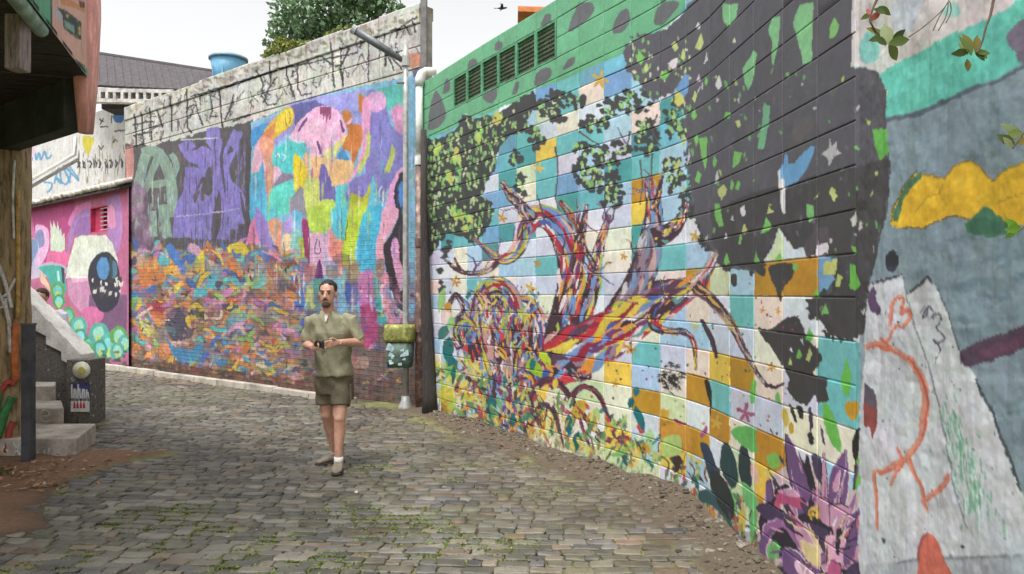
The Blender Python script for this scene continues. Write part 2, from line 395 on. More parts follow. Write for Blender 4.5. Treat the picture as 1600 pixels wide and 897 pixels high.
cells(640, 0, [(625, 460, BLUE), (720, 400, TEAL), (830, 385, (110, 170, 190)), (950, 300, (120, 190, 215)), (950, 410, BLUE), (830, 460, PINKC), (620, 545, PGREEN), (720, 620, CREAM), (830, 540, WHITE), (835, 640, TEAL), (960, 600, LBLUE), (730, 710, TEAL), (620, 740, YEL), (620, 830, TEAL), (525, 850, PGREEN), (730, 800, LAV), (740, 870, BLUE), (545, 750, DTEAL), (460, 770, TEAL), (450, 700, (96, 150, 175)), (1090, 470, LBLUE), (1130, 540, PINKC), (1180, 540, DTEAL), (1010, 720, LAV), (1050, 800, TEAL), (390, 830, LAV), (1170, 650, (120, 190, 215)), (1140, 830, GOLD)])
cells(640, 300, [(620, 30, TEAL), (720, 20, BLUE), (510, 40, CREAM), (620, 90, WHITE), (700, 90, DTEAL), (740, 170, BLUE), (840, 80, TEAL), (850, 170, WHITE), (960, 140, LAV), (1060, 35, GOLD), (1055, 130, YEL), (1050, 220, DTEAL), (960, 250, CREAM), (940, 340, CREAM), (810, 350, LBLUE), (440, 220, DTEAL), (220, 270, (100, 160, 180)), (240, 320, CREAM), (360, 310, (96, 140, 150)), (440, 150, LAV), (600, 390, TEAL), (600, 300, LAV), (520, 400, WHITE), (1140, 290, DTEAL), (1140, 350, DTEAL), (950, 760, LAV), (1085, 780, TEAL), (950, 860, YEL), (1090, 860, LBLUE), (1100, 650, CREAM), (200, 400, WHITE), (260, 470, CREAM)])
cells(960, 300, [(270, 30, DTEAL), (270, 100, LBLUE), (185, 330, DTEAL), (270, 235, WHITE), (285, 320, TEAL), (400, 300, LBLUE), (370, 190, WHITE), (415, 430, GOLD), (490, 420, PGREEN), (600, 430, LBLUE), (600, 570, TEAL), (400, 540, PINKC), (480, 570, WHITE), (290, 570, LBLUE), (700, 400, YEL), (860, 400, GOLD), (760, 400, GOLD), (720, 560, PINKC), (850, 530, WHITE), (1000, 770, GOLD), (1060, 770, GOLD), (560, 700, LAV), (130, 670, CREAM), (300, 780, LAV), (130, 780, TEAL), (480, 830, YEL), (610, 840, GOLD), (720, 770, CREAM), (1000, 400, BLUE), (950, 640, WHITE), (1050, 870, TEAL)])
cells(960, 597, [(130, 30, LBLUE), (150, 110, GOLD), (400, 60, GOLD), (610, 15, GOLD), (500, 60, TEAL), (720, 180, LAV), (900, 160, CREAM), (1080, 150, TEAL), (1030, 50, TEAL), (730, 320, GOLD), (270, 380, YEL), (270, 280, GOLD), (60, 250, YEL), (600, 130, LAV), (500, 150, GOLD), (400, 180, WHITE), (870, 260, CREAM), (980, 300, CREAM)])
def Q(ox, oy, L, k=2.99): return [(ox+x/k, oy+y/k) for x, y in L]
# green band and the charcoal leaves on it
cv.fill([(640, 60), (640, 222), (668, 216), (700, 206), (716, 196), (728, 178), (740, 183), (762, 178), (790, 165), (812, 158), (835, 140), (866, 131), (902, 116), (940, 98), (972, 86), (985, 66), (1012, 52), (1040, 44), (1062, 24), (1080, -20), (1080, -700), (640, -500)], GREEN)
for b in ([(675, 203), (668, 198), (680, 142), (697, 175), (690, 195)], [(692, 146), (697, 124), (703, 128), (702, 142)], [(732, 110), (733, 96), (743, 92), (745, 104)], [(773, 79), (776, 66), (785, 66), (784, 76)], [(845, 40), (852, 24), (861, 22), (860, 36)], [(888, 49), (898, 18), (905, 6), (925, 4), (927, 20), (905, 42)], [(957, 52), (966, 24), (980, 14), (985, 30), (975, 48)], [(1022, 36), (1028, 12), (1045, 2), (1062, 6), (1052, 22), (1036, 38)], [(836, 135), (838, 116), (852, 106), (862, 110), (858, 124)], [(880, 110), (888, 94), (899, 90), (896, 102)], [(755, 154), (760, 136), (775, 136), (776, 152), (766, 162)], [(800, 148), (806, 130), (812, 128), (808, 144)]):
    cv.fill(b, (98, 100, 104), smooth=True)
# far foliage mass with its many dabs
FOL = [(660, 218), (690, 216), (712, 206), (724, 180), (745, 186), (775, 178), (806, 160), (835, 140), (838, 160), (829, 180), (822, 205), (800, 212), (786, 222), (780, 238), (774, 262), (760, 286), (752, 306), (768, 318), (772, 336), (765, 355), (750, 372), (741, 385), (722, 368), (702, 364), (686, 384), (674, 402), (660, 404)]
cv.fill(FOL, (58, 60, 60), jag=1.6)
def inside(p, poly):
    x, y = p; r = False
    for (ax, ay), (bx, by) in zip(poly, poly[1:]+poly[:1]):
        if (ay > y) != (by > y) and x < (bx-ax)*(y-ay)/(by-ay)+ax: r = not r
    return r
n = 0
while n < 400:
    x, y = rr.uniform(664, 835), rr.uniform(168, 392)
    if not inside((x, y), FOL) or (x > 745 and y < 190 and rr.random() < .5): continue
    n += 1; k = rr.random()
    cv.leaf(x, y, rr.uniform(2.4, 5), rr.uniform(4, 11), (164, 190, 124) if k < .35 else (132, 180, 100) if k < .65 else (194, 204, 164) if k < .8 else (112, 160, 104), rr.uniform(-.3, .3), .25)
for x, y, r in ((682, 236, 9), (712, 245, 10), (752, 212, 12), (778, 186, 9), (715, 330, 11), (730, 350, 10), (700, 280, 9)):
    for q in range(6): cv.leaf(x+rr.uniform(-r, r)*.6, y+rr.uniform(-r, r), 7, 13, rr.choice([(150, 205, 100), (190, 205, 110), (190, 186, 96)]), rr.uniform(-.5, .5), .3)
# wisps of leaves over the squares
def cluster(x, y, r, n, greens=.3, dark=(62, 64, 64), ry=None):
    ry = ry or r
    for _ in range(n):
        a, d = rr.uniform(0, 6.3), math.sqrt(rr.random()); u, v = x+math.cos(a)*d*r, y+math.sin(a)*d*ry
        cv.blob(u, v, rr.uniform(3, 6), rr.uniform(2.5, 6), dark, .35, 9)
    for _ in range(int(n*greens)):
        a, d = rr.uniform(0, 6.3), math.sqrt(rr.random())*.8; u, v = x+math.cos(a)*d*r, y+math.sin(a)*d*ry
        cv.leaf(u, v, rr.uniform(3, 6), rr.uniform(5, 11), rr.choice([(150, 196, 116), (178, 204, 136), (132, 188, 112)]), rr.uniform(-.4, .4), .3)
for x, y, r, ry, n, g in ((850, 170, 14, 12, 14, .3), (900, 160, 16, 8, 12, .2), (950, 170, 16, 14, 16, .3), (815, 290, 10, 16, 12, .3), (905, 230, 12, 10, 10, .3), (970, 235, 14, 14, 16, .3), (872, 152, 24, 9, 16, .1), (872, 178, 14, 16, 18, .2), (928, 192, 24, 14, 22, .3), (836, 215, 15, 20, 22, .3), (806, 250, 9, 14, 10, .3), (932, 262, 36, 36, 80, .45), (955, 300, 20, 26, 40, .25), (990, 160, 30, 18, 34, .3), (1010, 215, 20, 36, 44, .4), (1060, 180, 20, 46, 60, .5), (1052, 270, 16, 30, 30, .4), (1075, 320, 14, 40, 26, .3), (700, 395, 8, 18, 8, 0), (690, 440, 6, 22, 8, 0)):
    cluster(x, y, r, n, g, ry=ry)
for P in ([(868, 230), (872, 270), (868, 310), (875, 330)], [(985, 205), (980, 225), (965, 200)], [(1000, 250), (1004, 290), (1000, 320)], [(1020, 240), (1018, 275), (1024, 300)], [(1028, 180), (1020, 205), (1034, 230)], [(905, 205), (925, 220), (950, 235)]):
    cv.stroke(P, (3, 1.5), (92, 84, 90))
# the big charcoal crown
DARK1 = [(1086, -700), (1082, 0), (1064, 26), (1042, 46), (1012, 54), (988, 64), (974, 80), (980, 104), (997, 124), (1010, 144), (1027, 154), (1044, 147), (1062, 150), (1072, 180), (1074, 240), (1080, 300), (1088, 350), (1100, 385), (1117, 397), (1120, 414), (1134, 420), (1160, 415), (1190, 429), (1194, 404), (1211, 380), (1217, 355), (1227, 367), (1241, 390), (1258, 387), (1264, 400), (1294, 397), (1308, 404), (1306, 440), (1300, 460), (1281, 460), (1263, 474), (1264, 490), (1281, 500), (1298, 524), (1324, 532), (1350, 522), (1356, 500), (1352, 470), (1364, 430), (1378, 395), (1388, 330), (1392, 270), (1391, 210), (1384, 180), (1384, 140), (1372, 112), (1354, 104), (1337, 106), (1334, 60), (1333, 10), (1330, -700)]
cv.fill(DARK1, CHAR, jag=.8)
cv.fill([(1110, 330), (1180, 300), (1300, 270), (1388, 250), (1392, 290), (1384, 340), (1366, 430), (1354, 500), (1348, 522), (1324, 532), (1298, 524), (1281, 500), (1264, 490), (1263, 474), (1290, 458), (1306, 440), (1308, 404), (1264, 400), (1241, 390), (1217, 357), (1194, 404), (1190, 428), (1134, 419), (1119, 410)], CHAR2, .75, jag=1)
for (ax, ay), (bx, by) in zip(DARK1[4:44], DARK1[5:45]):
    for q in range(max(int(math.hypot(bx-ax, by-ay)/7), 1)):
        t = rr.random(); cv.blob(ax+(bx-ax)*t+rr.gauss(0, 2.5), ay+(by-ay)*t+rr.gauss(0, 2.5), rr.uniform(2, 6), rr.uniform(2, 6), CHAR if ay < 330 else CHAR2, .4, 8)
for q in range(150):
    x, y = rr.uniform(985, 1080), rr.uniform(60, 320)
    if inside((x, y), DARK1): cv.leaf(x, y, rr.uniform(2, 4.5), rr.uniform(4, 11), rr.choice([(132, 186, 110), (186, 200, 130), (206, 206, 190), (120, 176, 110)]), rr.uniform(-.4, .4), .3)
for q in range(130):
    x, y = rr.uniform(1075, 1385), rr.uniform(110, 520)
    if inside((x, y), DARK1): cv.leaf(x, y, rr.uniform(2, 6), rr.uniform(4, 14), rr.choice([(112, 174, 100), (170, 190, 110), (190, 186, 190), (104, 160, 104), (110, 104, 110)]), rr.uniform(-.5, .5), .35)
for q in range(160):      # thin and thick coats of charcoal
    x, y = rr.uniform(1080, 1385), rr.uniform(0, 500)
    if inside((x, y), DARK1): cv.stroke([(x, y), (x+rr.uniform(-6, 6), y+rr.uniform(10, 40))], (2, rr.uniform(6, 16), 2), rr.choice([(104, 102, 110), (74, 72, 78), (96, 94, 100)]), .22)
cv.fill(Q(960, 300, [(670, 640), (720, 650), (760, 620), (830, 575), (870, 600), (900, 680), (950, 740), (970, 790), (930, 850), (990, 880), (990, 930), (1000, 980), (950, 990), (940, 955), (900, 1000), (850, 975), (810, 930), (815, 870), (740, 740), (700, 690)]), CHAR2, smooth=True, jag=.5)
cv.fill(Q(960, 300, [(725, 350), (830, 340), (835, 400), (790, 450), (775, 515), (755, 450), (730, 400)]), CHAR2, smooth=True)
cv.fill(Q(960, 300, [(540, 395), (570, 390), (570, 440), (550, 435)]), CHAR2, smooth=True)
cv.fill(Q(960, 300, [(955, 300), (1040, 310), (1010, 390), (970, 470), (950, 480)]), BLUE); cv.fill(Q(960, 300, [(980, 330), (1040, 310), (1035, 390), (975, 385)]), (200, 205, 120))
cv.fill(Q(960, 300, [(770, 165), (800, 210), (830, 270), (885, 260), (895, 300), (800, 318), (720, 322), (700, 318), (745, 260)]), (214, 226, 236)); cv.fill(Q(960, 300, [(770, 165), (792, 230), (792, 320), (735, 322), (715, 312), (750, 250)]), (206, 224, 178))
cv.fill(Q(960, 300, [(945, 250), (1000, 240), (1000, 290), (940, 298)]), (222, 214, 222)); cv.fill(Q(960, 300, [(890, 240), (940, 170), (1000, 160), (1005, 235), (940, 250), (915, 325), (895, 300)]), (86, 78, 84))
LG, MG, YG = (132, 192, 140), (122, 190, 100), (190, 202, 128)
for ox, oy, L in ((960, 0, [
    ([(870, 25), (930, 10), (922, 290), (880, 300), (862, 200), (835, 110), (845, 70)], LG), ([(505, 20), (580, 20), (570, 90), (530, 130), (508, 90)], LG), ([(740, 85), (775, 80), (770, 190), (745, 310), (735, 300), (738, 200), (720, 140)], LG), ([(600, 320), (655, 235), (670, 250), (655, 340), (640, 400), (625, 425), (610, 390)], LG), ([(1030, 85), (1055, 125), (1035, 175), (1005, 195), (1010, 130)], (128, 190, 110)), ([(700, 485), (730, 500), (728, 560), (700, 700), (670, 700), (690, 580)], (118, 178, 140)), ([(398, 650), (435, 640), (432, 760), (425, 800), (405, 720)], MG), ([(555, 790), (560, 705), (600, 715), (580, 770)], MG), ([(115, 230), (145, 270), (125, 305), (110, 280)], MG), ([(265, 210), (285, 190), (300, 220), (285, 245)], YG), ([(375, 225), (405, 150), (418, 200), (400, 235)], YG), ([(210, 360), (240, 325), (258, 350), (235, 380)], MG), ([(140, 320), (155, 290), (165, 325), (150, 340)], YG), ([(510, 555), (525, 520), (545, 530), (535, 555)], MG), ([(565, 570), (585, 565), (592, 590), (578, 605)], YG), ([(375, 850), (390, 800), (408, 820), (395, 860)], MG), ([(460, 770), (470, 730), (480, 760), (468, 790)], MG), ([(275, 790), (300, 740), (312, 760), (290, 810)], YG), ([(540, 880), (548, 835), (560, 860), (550, 890)], MG), ([(480, 890), (510, 860), (528, 890), (505, 910)], YG), ([(310, 270), (322, 230), (333, 250), (325, 285)], YG), ([(365, 460), (378, 420), (388, 450), (376, 480)], YG), ([(420, 385), (428, 355), (437, 378), (430, 400)], MG), ([(315, 680), (325, 625), (335, 655), (326, 690)], YG), ([(375, 650), (385, 625), (397, 655), (382, 690)], MG), ([(360, 540), (375, 510), (390, 545), (370, 560)], MG), ([(568, 880), (578, 845), (590, 860), (583, 890)], MG),
    ([(770, 885), (778, 800), (800, 715), (812, 725), (815, 770), (840, 765), (920, 680), (938, 690), (905, 780), (860, 845), (805, 880)], (106, 160, 206)), ([(768, 880), (766, 800), (780, 785), (782, 885)], (222, 226, 230)), ([(970, 720), (1010, 690), (1005, 640), (1020, 690), (1045, 660), (1040, 700), (1062, 715), (1030, 735), (1005, 775), (1000, 740)], (186, 186, 190)), ([(835, 580), (920, 540), (935, 600), (870, 660), (835, 650)], (98, 92, 96)), ([(380, 130), (392, 105), (402, 120), (395, 140)], (220, 220, 224)), ([(550, 200), (560, 175), (566, 200)], (206, 214, 190)), ([(250, 295), (275, 280), (300, 265), (290, 330), (270, 320)], (226, 214, 220)), ([(470, 400), (490, 350), (505, 400), (485, 420)], (224, 222, 226)), ([(418, 300), (430, 245), (437, 280)], (210, 205, 215)), ([(270, 440), (330, 345), (352, 350), (345, 430), (310, 480)], (112, 156, 205)), ([(280, 480), (285, 420), (320, 440), (330, 480), (300, 500)], (206, 206, 110)), ([(80, 335), (95, 325), (108, 335), (95, 345)], (220, 205, 160)), ([(470, 860), (480, 790), (490, 830)], (215, 210, 215)), ([(340, 780), (348, 700), (355, 730)], (215, 205, 220)), ([(385, 380), (395, 345), (405, 380)], (215, 205, 220)), ([(1005, 890), (1020, 870), (1040, 895)], (180, 190, 110))]),
    (960, 300, [([(470, 60), (490, 50), (512, 160), (490, 165), (472, 130)], MG), ([(685, 195), (712, 120), (735, 150), (730, 180)], MG), ([(900, 60), (935, 70), (938, 110), (915, 145), (902, 110)], (128, 190, 120)), ([(480, 0), (525, 0), (500, 40)], YG), ([(1005, 0), (1030, -10), (1045, 20), (1025, 48)], YG), ([(1102, 340), (1125, 345), (1166, 430), (1130, 462), (1098, 450)], (110, 186, 80)), ([(1108, 260), (1130, 252), (1140, 280), (1122, 300)], (120, 180, 90)), ([(512, 330), (525, 285), (540, 330), (522, 345)], MG), ([(652, 320), (664, 285), (678, 325), (662, 332)], MG), ([(580, 240), (592, 200), (600, 220), (588, 248)], MG), ([(596, 190), (608, 145), (622, 180), (606, 200)], YG), ([(712, 105), (722, 65), (745, 92)], YG), ([(772, -60), (796, -60), (800, 100), (786, 105), (775, 60)], (222, 218, 222)), ([(588, 75), (610, 60), (612, 110), (598, 115)], (220, 214, 222)), ([(1100, 130), (1130, 95), (1142, 145), (1118, 165)], (206, 196, 200)), ([(1145, 170), (1158, 138), (1168, 165), (1152, 182)], (190, 180, 190)), ([(850, 780), (865, 735), (882, 770), (866, 788)], (110, 182, 84)), ([(898, 790), (912, 720), (926, 760), (912, 800)], YG), ([(968, 580), (985, 530), (1003, 575)], MG), ([(892, 690), (912, 635), (934, 680), (915, 705)], (100, 186, 80)), ([(812, 815), (822, 780), (832, 815)], YG), ([(1035, 440), (1045, 380), (1065, 400), (1052, 445)], (180, 196, 110)), ([(750, 320), (772, 285), (790, 318)], (120, 190, 90)), ([(832, 360), (848, 330), (862, 365), (842, 375)], (120, 190, 90)), ([(925, 495), (940, 455), (960, 490)], (110, 190, 80)), ([(540, 130), (552, 110), (560, 135)], (200, 200, 200)), ([(515, 220), (522, 185), (530, 215)], (215, 205, 215)), ([(820, 745), (828, 730), (836, 750)], WHITE), ([(868, 700), (880, 680), (885, 720)], (200, 205, 210)), ([(1060, 870), (1085, 780), (1110, 850), (1100, 960), (1070, 940)], (108, 190, 84)), ([(1120, 205), (1128, 188), (1136, 210)], (200, 195, 200))]),
    (1200, 0, [([(485, 610), (590, 598), (592, 660), (570, 710), (528, 758), (505, 700)], (106, 186, 84))])):
    for p, c in L: cv.fill(Q(ox, oy, p), c, jag=.25)
# the great painted tree
TC = [(232, 222, 222), (110, 146, 200), (222, 196, 80), (186, 44, 58), (206, 62, 74), (150, 36, 60), (228, 214, 218), (120, 150, 196), (70, 92, 160), (206, 186, 70), (226, 150, 60), (196, 150, 150), (150, 126, 140), (98, 150, 150), (222, 176, 170), (110, 60, 110), (168, 188, 70), (90, 60, 80), (60, 44, 60)]
GT = [(150, 126, 140), (196, 160, 160), (206, 200, 206), (110, 84, 100), (180, 60, 76), (80, 60, 76), (120, 150, 190), (206, 170, 90)]
L3 = Q
limbs = [([(868, 545), (885, 480), (892, 430), (886, 388), (868, 352), (846, 338), (826, 346), (817, 366), (808, 392), (790, 406), (770, 400), (755, 386), (738, 372)], (34, 30, 28, 26, 24, 18, 12, 6, 3), TC, 70), ([(832, 346), (814, 322), (798, 306), (784, 284)], (16, 13, 10, 5), GT, 24), ([(875, 520), (888, 470), (900, 420), (906, 375), (892, 338), (874, 314)], (20, 18, 17, 12, 9, 5), TC, 40), ([(904, 380), (912, 352), (917, 320)], (12, 9, 4), GT, 16), ([(905, 510), (925, 455), (930, 415), (940, 375), (952, 335)], (20, 17, 15, 10, 6), TC, 38), ([(930, 420), (918, 395), (912, 380)], (8, 6, 3), GT, 8), ([(905, 545), (950, 505), (990, 470), (1030, 448), (1070, 440)], (10, 16, 18, 14, 5), TC, 40), ([(955, 520), (988, 465), (1006, 420), (1016, 375), (1022, 330), (1016, 292), (1010, 278)], (42, 36, 30, 24, 20, 13, 7), GT+[(120, 140, 170)]*3, 70), ([(1022, 330), (1030, 300), (1036, 270)], (10, 6, 3), TC, 10), ([(1020, 372), (1040, 366), (1058, 352), (1070, 330), (1074, 318)], (22, 22, 16, 8, 3), TC, 24), ([(845, 575), (900, 548), (950, 522), (1000, 492), (1050, 464), (1084, 446), (1104, 424), (1122, 396)], (56, 54, 50, 42, 32, 24, 12, 4), TC, 300), ([(1050, 470), (1026, 488), (1022, 508), (1040, 518), (1070, 520), (1084, 536), (1088, 580)], (14, 16, 13, 9, 7, 6, 3), TC, 26), ([(1086, 446), (1110, 468), (1140, 502), (1162, 545), (1182, 582), (1198, 602)], (14, 12, 10, 7, 5, 3), GT, 30), ([(1096, 500), (1112, 530), (1120, 560)], (4, 6, 3), [(70, 60, 70)], 6), ([(1196, 602), (1212, 606), (1226, 600)], (4, 4, 2), [(70, 50, 60)], 3), ([(778, 408), (764, 422), (740, 428), (718, 424), (702, 412), (692, 404)], (8, 7, 6, 5, 4, 2), GT, 14), ([(722, 424), (714, 412), (710, 402)], (4, 3, 2), GT, 4),
         ([(850, 560), (820, 600), (806, 640), (800, 672)], (46, 40, 34, 34), TC, 80), ([(838, 552), (836, 500), (820, 474), (802, 484), (794, 520), (792, 580), (786, 640), (780, 665)], (18, 17, 16, 16, 15, 15, 16, 18), TC, 60), ([(812, 520), (800, 462), (778, 444), (756, 454), (746, 482), (744, 520), (752, 570), (764, 622), (770, 655)], (18, 17, 16, 15, 14, 14, 16, 18, 18), TC, 60), ([(744, 560), (736, 518), (724, 500), (712, 508), (714, 530), (724, 545)], (16, 16, 13, 10, 8, 5), TC, 30), ([(790, 560), (776, 520), (770, 490), (780, 474)], (15, 13, 9, 6), TC, 24), ([(728, 540), (740, 590), (752, 632), (760, 656)], (22, 18, 16, 16), TC, 40), ([(700, 480), (712, 462), (722, 474), (724, 490)], (5, 7, 6, 4), GT, 8), ([(818, 545), (815, 580), (828, 600), (818, 640), (822, 668)], (20, 18, 14, 14, 16), TC, 34), ([(770, 600), (780, 560), (776, 530)], (14, 12, 8), TC, 20), ([(885, 570), (905, 590), (925, 588)], (14, 10, 5), TC, 14)]
ROOT = [(706, 505), (722, 488), (742, 462), (764, 440), (792, 446), (812, 462), (834, 468), (852, 492), (874, 502), (905, 520), (918, 560), (896, 588), (868, 590), (852, 604), (838, 640), (832, 684), (800, 674), (766, 660), (748, 640), (738, 590), (724, 556), (710, 540)]
cv.fill(ROOT, (196, 150, 146), smooth=True, jag=1.0)
RC = [(186, 44, 58), (206, 62, 74), (160, 36, 60), (232, 222, 222), (110, 146, 200), (60, 92, 170), (212, 196, 70), (228, 156, 60), (206, 160, 170), (84, 156, 160), (226, 186, 176), (120, 66, 120), (168, 190, 70), (64, 44, 62)]
for q in range(300):
    x, y = rr.uniform(706, 918), rr.uniform(442, 676)
    if not inside((x, y), ROOT): continue
    l = rr.uniform(18, 46); a = rr.gauss(1.57, .4); cu = rr.uniform(-.8, .8)
    P = [(x+math.cos(a-cu)*-l/2, y+math.sin(a-cu)*-l/2), (x, y), (x+math.cos(a+cu)*l/2, y+math.sin(a+cu)*l/2)]
    w_ = rr.uniform(4, 9); cv.stroke(P, (1, w_*1.4, 1), (70, 46, 60)); cv.stroke(P, (1, w_, 1), rr.choice(RC)); cv.stroke([(u-w_*.15, v) for u, v in P], (.5, w_*.25, .5), (236, 222, 220))
for q, (P, w, c, n) in enumerate(limbs): cv.limb(P, [v*1.25 for v in w], c, n=n, seed=q+3)
for x, y, r in ((776, 478, 20), (818, 505, 18), (728, 520, 16), (805, 500, 14)):
    for q in range(3):    # curls
        s_ = r*(1-q*.27); P = [(x+math.cos(t)*s_, y+math.sin(t)*s_*1.1) for t in np.linspace(2.6+q*.3, 6.6+q*.3, 8)]
        cv.stroke(P, (1, r*.2, r*.22, 1), rr.choice(TC))
for q in range(150):          # loose strokes around the roots
    x, y = rr.uniform(724, 850), rr.uniform(450, 660); a = rr.uniform(-.5, .5); l = rr.uniform(8, 26)
    if y > 560 and x > 815 and rr.random() < .7: continue
    cv.stroke([(x, y), (x+a*l+rr.uniform(-4, 4), y+l/2), (x+a*l*1.5, y+l)], (1, rr.uniform(2.5, 6), 1), rr.choice(TC))
for P, w in (([(826, 630), (838, 604), (858, 594), (880, 606), (904, 640), (940, 680), (972, 694), (996, 716)], (14, 12, 9, 8, 7, 5, 3)), ([(892, 634), (898, 614), (914, 604), (934, 616), (948, 645), (958, 676), (966, 700)], (9, 8, 8, 7, 5, 4, 3)), ([(824, 656), (834, 640), (850, 632), (866, 644), (876, 680), (880, 700)], (9, 9, 8, 7, 5, 4)), ([(938, 682), (952, 690), (978, 684), (1000, 704)], (6, 5, 5, 3)), ([(902, 640), (918, 690), (940, 720)], (5, 4, 2)), ([(958, 676), (968, 660), (980, 668)], (3, 3, 2))):
    cv.limb(P, w, [(112, 60, 84), (140, 80, 100), (90, 50, 70), (170, 60, 80)], n=20, seed=int(P[0][0]))
for x, y, w, h, c, r in ((850, 615, 14, 30, YEL, .4), (905, 640, 22, 40, (206, 170, 60), .5), (925, 660, 18, 34, GOLD, -.3), (858, 665, 22, 42, (216, 222, 150), 0), (868, 600, 10, 18, (228, 200, 80), .2), (902, 690, 16, 30, (20, 96, 100), .1), (889, 664, 14, 32, (16, 100, 104), 0), (1000, 655, 14, 44, (24, 104, 110), -.35), (986, 630, 12, 18, (20, 96, 104), .3), (994, 612, 12, 16, (30, 110, 120), .2), (835, 575, 22, 36, (158, 190, 50), -.7), (852, 560, 14, 30, (186, 206, 50), -.7), (700, 545, 18, 40, (26, 112, 112), .1), (706, 575, 22, 44, (18, 104, 106), -.1), (692, 520, 16, 26, (60, 120, 110), .5), (770, 640, 18, 46, (24, 104, 112), -.1), (780, 630, 8, 40, (140, 196, 220), 0), (832, 570, 10, 20, (30, 110, 110), 0), (732, 462, 8, 16, (36, 120, 116), .4), (1016, 690, 16, 40, (170, 206, 150), 0), (1000, 700, 30, 26, (200, 160, 50), .3), (700, 480, 12, 16, (200, 150, 60), 0), (690, 470, 14, 40, (150, 190, 120), .2), (705, 505, 12, 22, (150, 200, 130), .1)):
    cv.leaf(x, y, w, h, c, r)
for q in range(70):           # yellow stars low on the far end
    x, y = rr.uniform(676, 748), rr.uniform(570, 648)
    cv.leaf(x, y, rr.uniform(3, 6), rr.uniform(12, 28), rr.choice([(206, 190, 70), (176, 200, 90), (222, 206, 96), (150, 190, 90), (90, 110, 60)]), rr.uniform(-1.3, 1.3), .3)
for q in range(34):           # thin twisting shoots
    x, y = rr.choice([(740, 428), (812, 330), (900, 350), (950, 350), (1020, 300), (880, 400), (930, 430), (1040, 470), (1000, 400), (780, 404), (850, 345), (960, 470)]); a = rr.uniform(-2.6, -.5); P = [(x, y)]
    for _ in range(4): a += rr.uniform(-.7, .7); l = rr.uniform(6, 13); P.append((P[-1][0]+math.cos(a)*l, P[-1][1]+math.sin(a)*l))
    cv.stroke(P, (4, 3, 2, 1.2), (88, 58, 74)); cv.stroke(P, (1.5, 1, .6), rr.choice(TC))
for q in range(420):          # the planted bed along the foot
    x = rr.uniform(690, 1215); base = 634+(x-683)*.31 if x < 1037 else 744+(x-1037)*.8
    y = base-rr.random()**1.4*75; 
    cv.leaf(x, y, rr.uniform(3, 8), rr.uniform(10, 30), rr.choice([(214, 196, 96), (176, 196, 116), (26, 104, 108), (120, 176, 96), (206, 150, 60), (130, 60, 84), (226, 222, 190), (60, 50, 60), (200, 206, 150), (90, 140, 90), (180, 70, 80), (226, 210, 120)]), rr.gauss(0, .6), .3, rr.uniform(.75, 1))
for q in range(46):
    x = rr.uniform(830, 1200); base = 634+(x-683)*.31 if x < 1037 else 744+(x-1037)*.8
    y = base-rr.uniform(5, 50); l = rr.uniform(16, 40); cv.stroke([(x, y), (x+rr.uniform(-8, 8), y-l*.5), (x+rr.uniform(-16, 16), y-l)], (2.5, 2, 1), rr.choice([(70, 50, 66), (110, 60, 80), (60, 80, 60), (140, 120, 50)]))
# squares' little dragonflies and marks
def fly(x, y, r, c):
    for a in (.3, 1.2, 2.2, 3.6, 4.9): cv.leaf(x+math.cos(a)*r*.6, y+math.sin(a)*r*.6, r*.45, r*1.3, c, a+1.57, .2, rr=rr)
for x, y, r, c in ((938, 124, 13, (206, 166, 76)), (785, 340, 8, GOLD), (842, 262, 8, (222, 180, 70)), (1086, 370, 8, (200, 160, 60)), (975, 400, 6, GOLD), (985, 545, 9, GOLD), (840, 412, 6, GOLD), (1205, 575, 7, GOLD), (1165, 645, 14, (170, 90, 130)), (1120, 660, 9, (206, 170, 70)), (962, 600, 6, GOLD), (830, 450, 8, (216, 176, 60)), (712, 440, 8, GOLD), (1086, 510, 6, (206, 180, 80)), (912, 440, 6, (200, 170, 60)), (1138, 460, 4, (170, 150, 60)), (1192, 485, 5, GOLD), (1215, 485, 5, (200, 150, 60))): fly(x, y, r, c)
for q in range(240):          # flecks of paint
    x, y = rr.uniform(690, 1250), rr.uniform(430, 740)
    cv.blob(x, y, rr.uniform(.8, 2.2), rr.uniform(.8, 2.6), rr.choice([(60, 50, 60), (150, 60, 80), (170, 130, 40), (60, 110, 90)]), .3, 6)
for a in range(90):           # the black rose
    th, r = rr.uniform(0, 6.3), rr.uniform(2, 21); x, y = 1049+math.cos(th)*r*.95, 592+math.sin(th)*r*1.15
    cv.stroke([(x-4, y+2*math.cos(th)), (x, y-2.5), (x+4, y+2*math.sin(th))], (1, 3, 1), (46, 42, 44) if a % 3 else (206, 196, 190))
